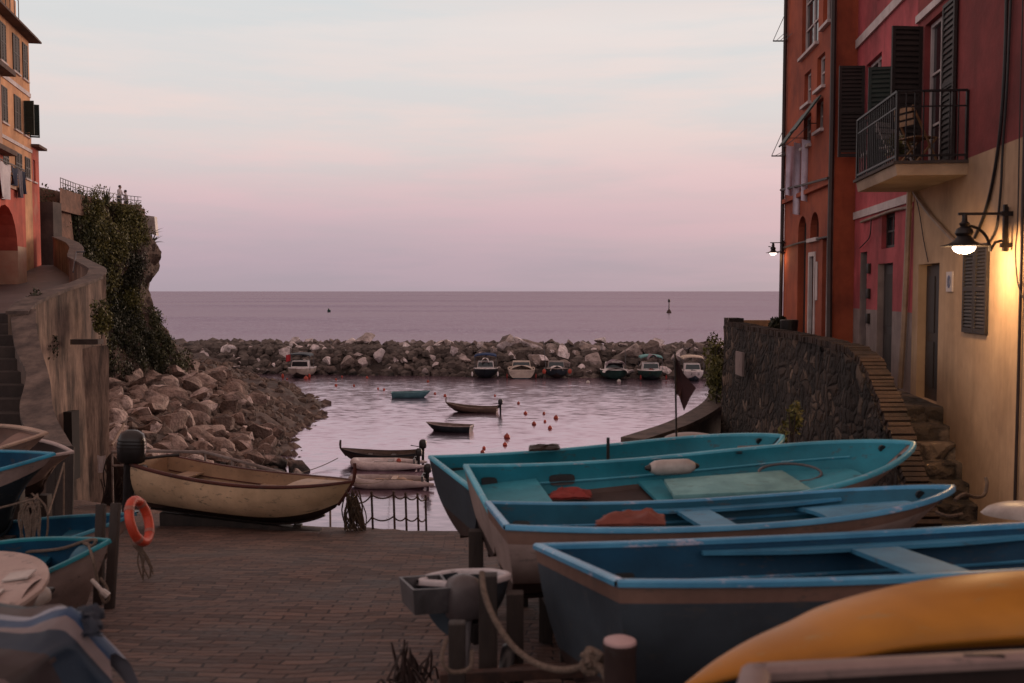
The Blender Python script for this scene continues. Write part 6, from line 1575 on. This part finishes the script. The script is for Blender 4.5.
# ropes from the navy bow
mb = MB(); mb.tube([at(0,508,11.0), at(34,499,11.0), at(36,497,11.1)], .012, 5); o = mb.build('mooring_line', rope_m); tag(o, 'pale mooring line crossing the navy hull', 'rope')
mb = MB(); mb.tube(sag(at(64,463,14.0), gz(at(24,523,11.2)), .05), .014, 5); mb.tube(sag(at(64,463,14.0), gz(at(62,500,13.2)), .02), .012, 5); o = mb.build('mooring_line', rope_m); tag(o, 'slack rope hanging from the pale bow to the ground', 'rope')
mb = MB(); q = random.Random(12)
for k in range(16):
    a = at(30+q.uniform(-5,12), 497+q.uniform(-4,10), 11.3); b = at(28+q.uniform(-10,20), 535, 11.2); mb.tube(catmull([a, (a+b)/2+V((q.uniform(-.15,.15),0,0)), gz(b)], 4), .014, 4)
o = mb.build('rope_tangle', rope_m); tag(o, 'tangle of ropes hanging at the stem of the navy boat', 'rope')
for k, (bi, s) in enumerate(((L1,.8),(L2,.72),(L3,.75),(L4,.7),(L5,.75),(L6,.6),(L7,.6))):
    t_ = bi['T'] @ V((s*bi['L'], 0, bi['zk'](s)-.03)); timber(gz(t_,-.03), t_, .16, 'timber block under the '+['uppermost sand railed','navy hulled','pale bowed','ring carrying','turquoise railed','rounded decked','tarpaulin covered'][k]+' boat')
# white rag and oar at the foot of the streaked wall
rows = []
cloth(at(97,455,25), V((1,0,0)), .22, .42, whitec, 'rag', 'small white rag hanging at the foot of the streaked wall', 'cloth', None, 3, .03)
mb = MB(); mb.tube([at(112,445,24), at(122,428,25), at(124,424,25.2)], .03, 6); o = mb.build('pipe_end', pipe_m, smooth=True); tag(o, 'pale bent pipe end beside the streaked wall', 'pipe')
mb = MB(); q = random.Random(15); c0 = at(118,465,22)
for k in range(14):
    a = c0+V((q.uniform(-.35,.2), q.uniform(-.3,.3), q.uniform(-.3,.3))); b = a+V((q.uniform(-.1,.1),0,-.6)); mb.tube(catmull([a,(a+b)/2+V((q.uniform(-.1,.1),0,0)),b],4), .015, 4)
o = mb.build('hanging_net', wood_dark); tag(o, 'dark nets hanging behind the black outboard motor', 'net')
mb = MB(); mb.grid([[V((c0.x-.42+.65*i/8+.05*fbm((i,j,2)), c0.y+.1+.3*math.sin(i*.4+j*.3)+.1*fbm((i,j,4)), rampz(c0.x,c0.y)-.05+(c0.z+.1+.2*math.sin(i*.45)-rampz(c0.x,c0.y))*j/7)) for j in range(8)] for i in range(9)]); o = mb.build('draped_gear', hull_brown, smooth=True); tag(o, 'dark stacked gear behind the black outboard motor', 'gear')
# ================================================================== boats afloat
grp = 'small craft floating in the harbour'
def afloat(name, label, px, py, Lm, yaw, fb=.42, tb=.9, **k):
    """py: image row of the waterline middle"""
    c = onz(px, py, 0); d = V((math.cos(yaw), math.sin(yaw), 0)); n_ = V((-d.y, d.x, 0))
    O = c-d*Lm/2+V((0,0,fb)); B = c+d*Lm/2+V((0,0,fb+k.pop('bowup', .12)))
    return make_boat(name, label, O+n_*tb/2, O-n_*tb/2, B, group=grp, print_=False, depth=fb+.22, nseg=18, **k)
wd_in = paint('dusty wood inside', (.16,.11,.09), (.10,.07,.06))
afloat('rowing_boat', 'small light blue rowing boat alone in the left middle of the harbour', 411, 397.5, 3.1, math.radians(3), fb=.42, tb=.9, dip=.03, hull=(paint('harbour blue', (.10,.23,.27), (.07,.16,.2)),)*3, inside=paint('harbour blue inside', (.12,.26,.30)), rim=paint('harbour blue rim', (.18,.36,.40)), thwarts=((.3,.2,.1,False),(.6,.2,.1,False)))
h2 = afloat('fishing_boat', 'brown wooden boat with tall stem and outboard in mid harbour', 472, 412, 3.7, math.radians(172), fb=.42, tb=1.0, dip=.16, bowup=.25, hull=(paint('tan plank', (.20,.13,.10), (.12,.08,.065)), paint('plank brown', (.15,.10,.08), (.08,.055,.05)), antif), inside=wd_in, rim=paint('pale brown rim', (.24,.17,.14)), stem=(.05,.35), thwarts=((.3,.2,.12,False),(.6,.2,.12,False)))
h3 = afloat('rowing_boat', 'dark low boat with pale interior just below the brown one', 449, 431, 2.9, math.radians(167), fb=.38, tb=1.0, dip=.06, hull=(hull_navy, hull_navy, antif), inside=paint('pale inside', (.30,.23,.22), (.2,.15,.14)), rim=paint('grey pale rim', (.32,.26,.26)), thwarts=((.25,.2,.12,False),(.5,.2,.12,False)))
h4 = afloat('gozzo_boat', 'long black boat with raised stem and outboard near the steps', 380, 462, 3.9, math.radians(180), fb=.55, tb=1.2, dip=.16, bowup=.15, hull=(hull_navy, hull_brown, antif), inside=wd_in, rim=hull_brown, stem=(.06,.40), thwarts=((.3,.22,.12,False),(.6,.22,.12,False)))
for bi, lb, s in ((h2,'small outboard on the brown wooden boat in mid harbour',.9),(h4,'dark outboard on the stern of the long black boat',1.0)):
    p = bi['T'] @ V((-.05,0,.05)); outboard(frame_m(p, math.radians(-5), 0), lb, s, tiller=True)
# inflatables
def inflatable(px, py, Lm, label, m, deckm):
    c = onz(px, py, 0); root = empty('inflatable_boat', label, 'inflatable boat', c, grp); r_ = .21; w_ = .62
    y0 = c.y; pts = [V((c.x+Lm/2, y0-w_, r_*.9)), V((c.x-Lm*.2, y0-w_, r_*.9)), V((c.x-Lm*.38, y0-w_*.8, r_)), V((c.x-Lm*.48, y0-w_*.35, r_*1.25)), V((c.x-Lm*.5, y0, r_*1.4)), V((c.x-Lm*.48, y0+w_*.35, r_*1.25)), V((c.x-Lm*.38, y0+w_*.8, r_)), V((c.x-Lm*.2, y0+w_, r_*.9)), V((c.x+Lm/2, y0+w_, r_*.9))]
    cp_ = catmull(pts, 5); rr = [r_*min(1, .25+.75*min(1, min(k, len(cp_)-1-k)/3)) for k in range(len(cp_))]
    mb = MB(); mb.tube(cp_, rr, 12); mb.build('tube', m, root, smooth=True)
    mb = MB(); mb.box(c.x-Lm*.42, c.x+Lm*.36, y0-w_*.9, y0+w_*.9, .08, .13); mb.build('deck', deckm, root)
    mb = MB(); mb.box(c.x+Lm*.34, c.x+Lm*.37, y0-w_*.8, y0+w_*.8, .05, .5); mb.build('transom', grey_pl, root)
    mb = MB(); mb.box(c.x-.1, c.x+.15, y0-w_*.85, y0+w_*.85, .32, .36); mb.build('bench', deckm, root)
    mb = MB()
    for sd in (-1,1): mb.tube([V((c.x-Lm*.2, y0+sd*(w_+.0), r_*1.95)), V((c.x+Lm*.25, y0+sd*(w_), r_*1.95))], .012, 5)
    mb.build('grab_rope', rope_m, root); return root, c
i1, c1 = inflatable(390, 468, 3.4, 'pale grey inflatable boat moored beside the long black boat', paint('pale grey rubber', (.66,.58,.58), (.52,.44,.44)), paint('grey deck', (.3,.25,.25)))
i2, c2 = inflatable(394, 486, 3.6, 'buff inflatable boat with grey tubes nearest the chain fence', paint('grey buff rubber', (.44,.37,.36), (.32,.26,.25)), paint('buff deck', (.62,.45,.35)))
outboard(frame_m(c1+V((1.27,0,.5)), 0), 'black outboard on the pale grey inflatable', .85, tiller=False)
outboard(frame_m(c2+V((1.35,0,.5)), 0), 'black outboard on the buff inflatable nearest the fence', .9, tiller=False)
rumple([c1+V(q_) for q_ in ((-1.1,-.5,.16),(.6,-.5,.16),(.6,.5,.16),(-1.1,.5,.16))], 'boat_cover', 'crumpled white cover in the pale grey inflatable', whitec, 'cover', .14, 8)
rumple([c2+V(q_) for q_ in ((-1.2,-.5,.16),(.8,-.5,.16),(.8,.5,.16),(-1.2,.5,.16))], 'boat_cover', 'crumpled buff cover in the inflatable nearest the fence', paint('buff cloth', (.48,.33,.24)), 'cover', .13, 9)
mb = MB(); c_ = c1+V((.45,-.2,.38)); mb.lathe([(.08,-.08),(.13,0),(.08,.1),(.02,.13)], c_, 10); o = mb.build('float', orange_pl, smooth=True); tag(o, 'red float lying in the pale grey inflatable', 'float')
# moored motor boats along the breakwater, seen end on
def motorboat(px, py, wpx, label, hullc, deckc, kind, canopy=None, extra=()):
    c = onz(px, py, 0); w_ = wpx/1000*c.y*1.10; Lm = 4.6
    O = c+V((0, Lm, .82)); B = c+V((0, 0, 1.0))
    # bow or stern to the viewer: stern faces us for 'stern'
    if kind == 'stern': O, B = c+V((0,0,.85)), c+V((0,Lm,1.05))
    bi = make_boat('motor_boat', label, O+V((w_/2*.86,0,0)), O-V((w_/2*.86,0,0)), B, group='motor boats moored along the breakwater', bw=1.12, depth=1.05, dip=.03, rake=.5, hull=hullc, inside=deckc, rim=deckc, rimw=.12, rimh=.08, nseg=16, print_=False, foredeck=(.45,.96,-.02), deckm=deckc, open_=True, keel=False)
    r_ = bi['root']; T = Matrix.Translation(c)
    def P(x, y, z): return T @ V((x, y, z))
    y0 = Lm*.35
    mb = MB()   # console / cabin
    f = .36*w_; mb.hexa([P(-f,y0,.5),P(f,y0,.5),P(f,y0+1.3,.5),P(-f,y0+1.3,.5),P(-f*.85,y0+.25,1.6),P(f*.85,y0+.25,1.6),P(f*.85,y0+1.2,1.6),P(-f*.85,y0+1.2,1.6)]); cab = mb.build('cabin', deckc, r_, bevel=.04)
    mb = MB(); mb.quad(P(-f*.86,y0+.12,1.05),P(f*.86,y0+.12,1.05),P(f*.78,y0+.215,1.5),P(-f*.78,y0+.215,1.5)); mb.build('windscreen', glass_m, cab)
    if canopy:
        mb = MB(); g_ = .44*w_
        rows = [[P(g_*math.cos(PI*k/8)*1.0, yy, zz+.22*math.sin(PI*k/8)) for k in range(9)] for yy, zz in ((y0-.3,2.1),(y0+.2,2.2),(y0+1.6,2.15))]
        mb.grid(rows); mb.grid([[p-V((0,0,.10)) for p in q_] for q_ in rows]); mb.poly(rows[0]+[p-V((0,0,.10)) for p in reversed(rows[0])]); mb.build('canopy', canopy, r_, smooth=True, angle=50)
        mb = MB()
        for sx in (-1,1):
            for yy in (y0-.25,y0+1.5): mb.tube([P(sx*g_*.97,yy,.7),P(sx*g_*.97,yy,2.1)], .025, 6)
        mb.build('canopy_frame', grey_pl, r_)
    for fn in extra: fn(r_, P, w_)
    return r_
def fenders(col, z=.55, s=.16):
    def f(r_, P, w_):
        for sx in (-1,1):
            mb = MB(); mb.lathe([(.02,.22),(s*.6,.18),(s,.0),(s*.7,-.2),(.02,-.26)], P(sx*(w_/2+.02), .05, z), 10); mb.build('fender', col, r_, smooth=True)
    return f
def mast(x, z0, z1, dx=0):
    def f(r_, P, w_): mb = MB(); mb.tube([P(x*w_, 1.2, z0), P(x*w_+dx, 1.2, z1)], .035, 6); mb.build('mast', grey_pl, r_)
    return f
def lump(m, z=1.05, sx=.3, nm='folded_cover'):
    def f(r_, P, w_):
        mb = MB(); rows = []
        for i in range(9):
            rows.append([P(sx*w_*1.3*math.cos(PI*k/8)*(1-.15*abs(i-4)/4), .3+1.9*i/8, z-.35+(.45*math.sin(PI*k/8)*(1+.3*fbm((i*.7,k*.7,1))))) for k in range(9)])
        mb.grid(rows); mb.build(nm, m, r_, smooth=True)
    return f
whb = paint('gel coat white', (.80,.74,.74), (.66,.58,.58)); creamb = paint('gel coat cream', (.60,.51,.44), (.48,.39,.34)); greenb = paint('dark sea green', (.03,.075,.065), (.02,.05,.045)); bluec = paint('royal blue canvas', (.02,.05,.14), (.015,.035,.1), rough=.8); tealc = paint('pale teal canvas', (.16,.36,.36), (.12,.28,.28), rough=.8); cremec = paint('cream canvas', (.62,.50,.40), (.5,.4,.32), rough=.8); mauvec = paint('mauve grey canvas', (.26,.20,.23), (.18,.14,.16), rough=.9)
motorboat(485, 379, 23, 'moored boat with royal blue canopy, leftmost of the breakwater row', (hull_navy, hull_navy, hull_navy), whb, 'bow', bluec, (lump(whb, 1.9, .12, 'radar_hood'), fenders(whb, .5, .09)))
motorboat(521.5, 379, 26, 'moored cream cabin boat with flat stern between blue canopy and orange fenders', (creamb, creamb, hull_grey), creamb, 'stern', None, (lump(creamb, 1.15, .33, 'cockpit_cover'), fenders(red_cl, .3, .08)))
motorboat(557, 379, 23, 'dark moored boat with two orange fenders and a thin mast', (hull_brown, hull_grey, hull_brown), paint('grey deck paint', (.33,.28,.27)), 'bow', None, (fenders(orange_pl, .75, .20), mast(-.42, .7, 3.6, -.25), lump(whb, 1.1, .22, 'deck_cover')))
motorboat(616.5, 380.5, 26, 'moored boat with green hull, white deck and mauve cover', (greenb, greenb, greenb), whb, 'bow', None, (lump(whb, 1.05, .36, 'deck_cover'), lump(mauvec, 1.75, .28, 'raised_cover'), mast(.38, .7, 2.9, -.1)))
motorboat(653.5, 381, 23, 'moored boat with pale teal canopy and dark green hull', (greenb, greenb, hull_navy), whb, 'bow', tealc, (fenders(red_cl, .35, .09), lump(mauvec, 2.35, .16, 'canvas_hood'), lump(red_cl, .98, .12, 'red_bundle')))
motorboat(696, 382, 22, 'moored white boat with cream canopy, rightmost of the breakwater row', (whb, whb, hull_grey), whb, 'bow', cremec, (lump(glass_m, .95, .15, 'engine_hatch'), fenders(hull_navy, .5, .09)))
m7 = motorboat(296, 378.5, 24, 'small moored boat with dark cabin and red flag near the left rocks', (creamb, creamb, hull_brown), whb, 'bow', hull_grey, (fenders(orange_pl, .25, .14), mast(-.3, 1.0, 2.9)))
c_ = onz(296, 378.5, 0); mb = MB(); a = c_+V((-.75,1.1,2.3)); rows = [[a+V((-.09*k, .05*math.sin(k), -.13*j-.02*k)) for j in range(6)] for k in range(6)]; mb.grid(rows); o = mb.build('flag', paint('red flag', (.50,.03,.04))); tag(o, 'red flag on the small moored boat at left', 'flag')
# buoys
B0 = [(342,376),(336,379),(336,385),(354,385),(367,377),(378,388),(384,389),(428,381),(435,393),(445,395),(495,395),(518.5,402.5),(525.5,412.5),(544,412.5),(556,417),(545,420.5),(534,423),(550,427),(507,436),(505,443.5),(484,447),(482.5,451),(306,378),(287,378.5)]
bn = ['far left', 'upper left', 'lower left', 'left centre', 'centre left']
fb_ = None
desc = ['behind the small moored boat', 'nearest the left rocks, upper of a pair', 'nearest the left rocks, lower of a pair', 'left of the light blue rowing boat', 'farther out beyond the light blue rowing boat', 'close to the left end of the light blue boat', 'touching distance left of the light blue boat', 'just beyond the right end of the light blue boat', 'between light blue boat and brown boat', 'beside the tall stem of the brown boat', 'just beyond the brown boat outboard', 'right of the brown boat outboard', 'trailing a line in the right cluster', 'top of the right cluster', 'rightmost of the right cluster', 'middle of the right cluster', 'left in the right cluster', 'lowest of the right cluster', 'large one between black boat and cluster', 'small one below the large one', 'upper one of the near pair', 'lower one of the near pair', 'at the side of the small moored boat', 'at the near side of the flagged boat']
for k, (px, py) in enumerate(B0):
    p = onz(px, py, .1); r_ = {18:.19,14:.17,16:.15,22:.24}.get(k, .10+.04*((k*37)%5)/4)
    mb = MB(); mb.lathe([(.01,-r_*.9),(r_*.7,-r_*.7),(r_,0),(r_*.75,r_*.66),(r_*.3,r_*.95),(r_*.15,r_*1.25),(.01,r_*1.3)], (0,0,0), 12); o = mb.build('buoy', orange_pl, smooth=True); o.location = (p.x,p.y,.04); tag(o, 'orange buoy '+desc[k], 'buoy', 'orange buoys in the harbour')
for k, (px, py, lb) in enumerate(((588,383,'white buoy between the orange fendered and green moored boats'),(619,381.7,'white buoy at the bow of the green moored boat'),(684,384,'white buoy left of the rightmost moored boat'))):
    p = onz(px, py, 0); mb = MB(); r_ = .2; mb.lathe([(.01,-r_*.9),(r_*.7,-r_*.7),(r_,0),(r_*.7,r_*.7),(.01,r_)], (0,0,0), 12); o = mb.build('buoy', white_pl, smooth=True); o.location = (p.x,p.y,.04); tag(o, lb, 'buoy', 'white buoys in the harbour')
# far boats at sea
p = onz(329, 312, 0); d_ = p.y/1000
root = empty('launch', 'tiny launch far out at sea on the left', 'boat', p)
mb = MB(); w_ = 3.2*d_; rows = [[V((p.x+w_*(i/6-.5), p.y+sd*.16*w_*max(.05,1-abs(i/3-1)**2), z)) for sd, z in ((-1,.9),(-.6,-.1),(.6,-.1),(1,.9))] for i in range(7)]; mb.grid(rows); mb.grid([[r_[0], r_[3]] for r_ in rows]); mb.build('hull', greenb, root)
mb = MB(); mb.box(p.x-.2*w_, p.x+.1*w_, p.y-.6, p.y+.6, .8, 1.0+.35*w_); mb.build('cabin', greenb, root)
p = onz(669, 313, 0); root = empty('channel_marker', 'thin dark channel marker standing far out at sea on the right', 'sea marker', p); h_ = 14*p.y/1000
mb = MB(); mb.tube([V((p.x,p.y,-.5)), V((p.x,p.y,h_*.4)), V((p.x,p.y,h_))], [.35,.22,.12], 8); mb.build('mast', iron, root); mb = MB(); mb.lathe([(.9,-.6),(1.0,.2),(.7,.9),(.3,1.4)], p, 12); mb.build('float', rust, root, smooth=True); mb = MB(); mb.lathe([(.02,0),(.45,.1),(.45,1.2),(.02,1.3)], (p.x,p.y,h_*.75), 8); mb.build('top_mark', iron, root)
# mooring lines in the water
for k, (a, b, lb) in enumerate(((onz(338,458,.3), onz(282,476,.2), 'thin mooring line from the black boat to the left rocks'), (onz(390,475,.3)*1, at(352,482,16.4), 'thin mooring line from the inflatables to the cream boat'))):
    mb = MB(); mb.tube(sag(a, b, .15), .02 if k == 0 else .012, 5); o = mb.build('mooring_line', rope_m); tag(o, lb, 'rope')

# ================================================================== two people on the cliff
skin = M_('skin', (.36,.20,.14), (.30,.16,.11), rough=.6, bump=0); hairm = M_('dark hair', (.02,.014,.012), rough=.7, bump=0)
def person(p, yaw, label, shirt, trousers, lean=0, s=1.0):
    root = empty('person', label, 'person', mtx=frame_m(p, yaw) @ Matrix.Scale(s, 4)); T = root.matrix_basis
    J = {'pel':(0,0,.95),'sp':(0,.01,1.15),'ch':(.0+lean*.05,0,1.36),'nk':(lean*.09,0,1.50),'hd':(lean*.12,0,1.60),'ht':(lean*.13,0,1.72),
         'sl':(lean*.06,.17,1.42),'el':(.10,.24,1.17),'wl':(.30,.20,1.10),'hl':(.38,.16,1.10),'sr':(lean*.06,-.17,1.42),'er':(.10,-.24,1.17),'wr':(.30,-.20,1.10),'hr':(.38,-.16,1.10),
         'tl':(0,.09,.90),'kl':(.04,.10,.50),'al':(-.02,.11,.09),'fl':(.15,.12,.04),'tr':(0,-.09,.90),'kr':(.04,-.10,.50),'ar':(-.02,-.11,.09),'fr':(.15,-.12,.04)}
    R = {'pel':(.14,.11),'sp':(.13,.10),'ch':(.15,.11),'nk':(.055,.055),'hd':(.085,.095),'ht':(.07,.08),'sl':(.065,.065),'el':(.045,.045),'wl':(.03,.03),'hl':(.035,.02),'tl':(.09,.09),'kl':(.06,.06),'al':(.04,.04),'fl':(.04,.03)}
    E = ['pel sp','sp ch','ch nk','nk hd','hd ht','ch sl','sl el','el wl','wl hl','ch sr','sr er','er wr','wr hr','pel tl','tl kl','kl al','al fl','pel tr','tr kr','kr ar','ar fr']
    ks = list(J); me = bpy.data.meshes.new('body'); me.from_pydata([T @ V(J[k]) for k in ks], [[ks.index(a) for a in e.split()] for e in E], [])
    o = bpy.data.objects.new('body', me); COL.objects.link(o); me.materials.append(M_(label[:10]+'cloth', shirt, tuple(x*.8 for x in shirt), rough=.9, bump=0))
    md = o.modifiers.new('skin', 'SKIN'); sv = me.skin_vertices[0].data
    for i, k in enumerate(ks):
        kk = k if k in R else k[:-1]+'l'; sv[i].radius = (R[kk][0]*s, R[kk][1]*s)
    sv[0].use_root = True
    o.modifiers.new('sub', 'SUBSURF').render_levels = 2; own(o, root)
    mb = MB(); mb.lathe([(.075,-.02),(.098,.02),(.092,.08),(.05,.125),(.005,.13)], (lean*.13-.015,0,1.63), 12); mb.build('hair', hairm, root, smooth=True, M=T)
    mb = MB(); mb.lathe([(.03,-.10),(.07,-.06),(.083,.0),(.07,.05),(.01,.07)], (lean*.13+.022,0,1.62), 12); mb.build('face', skin, root, smooth=True, M=T)
    mb = MB()
    for sd in (-1,1): mb.tube([V((0,.09*sd,.93)), V((.04,.10*sd,.5)), V((-.02,.11*sd,.1))], [.105,.078,.062], 10)
    mb.lathe([(.14,-.08),(.155,.0),(.14,.08)], (0,0,.95), 12); mb.build('trousers', M_(label[:10]+'trousers', trousers, bump=0, rough=.9), root, smooth=True, M=T)
    return root
pa = at(120,205,66.8); pb = at(126.5,206.5,67.3)
person((pa.x, 66.7, 13.75), math.radians(-10), 'person in a pale shirt standing at the cliff railing, left of two', (.55,.50,.52), (.06,.06,.08), .5)
person((pb.x, 67.3, 13.5), math.radians(185), 'person in dark clothes at the cliff railing, right of two', (.06,.05,.065), (.03,.03,.04), .5)
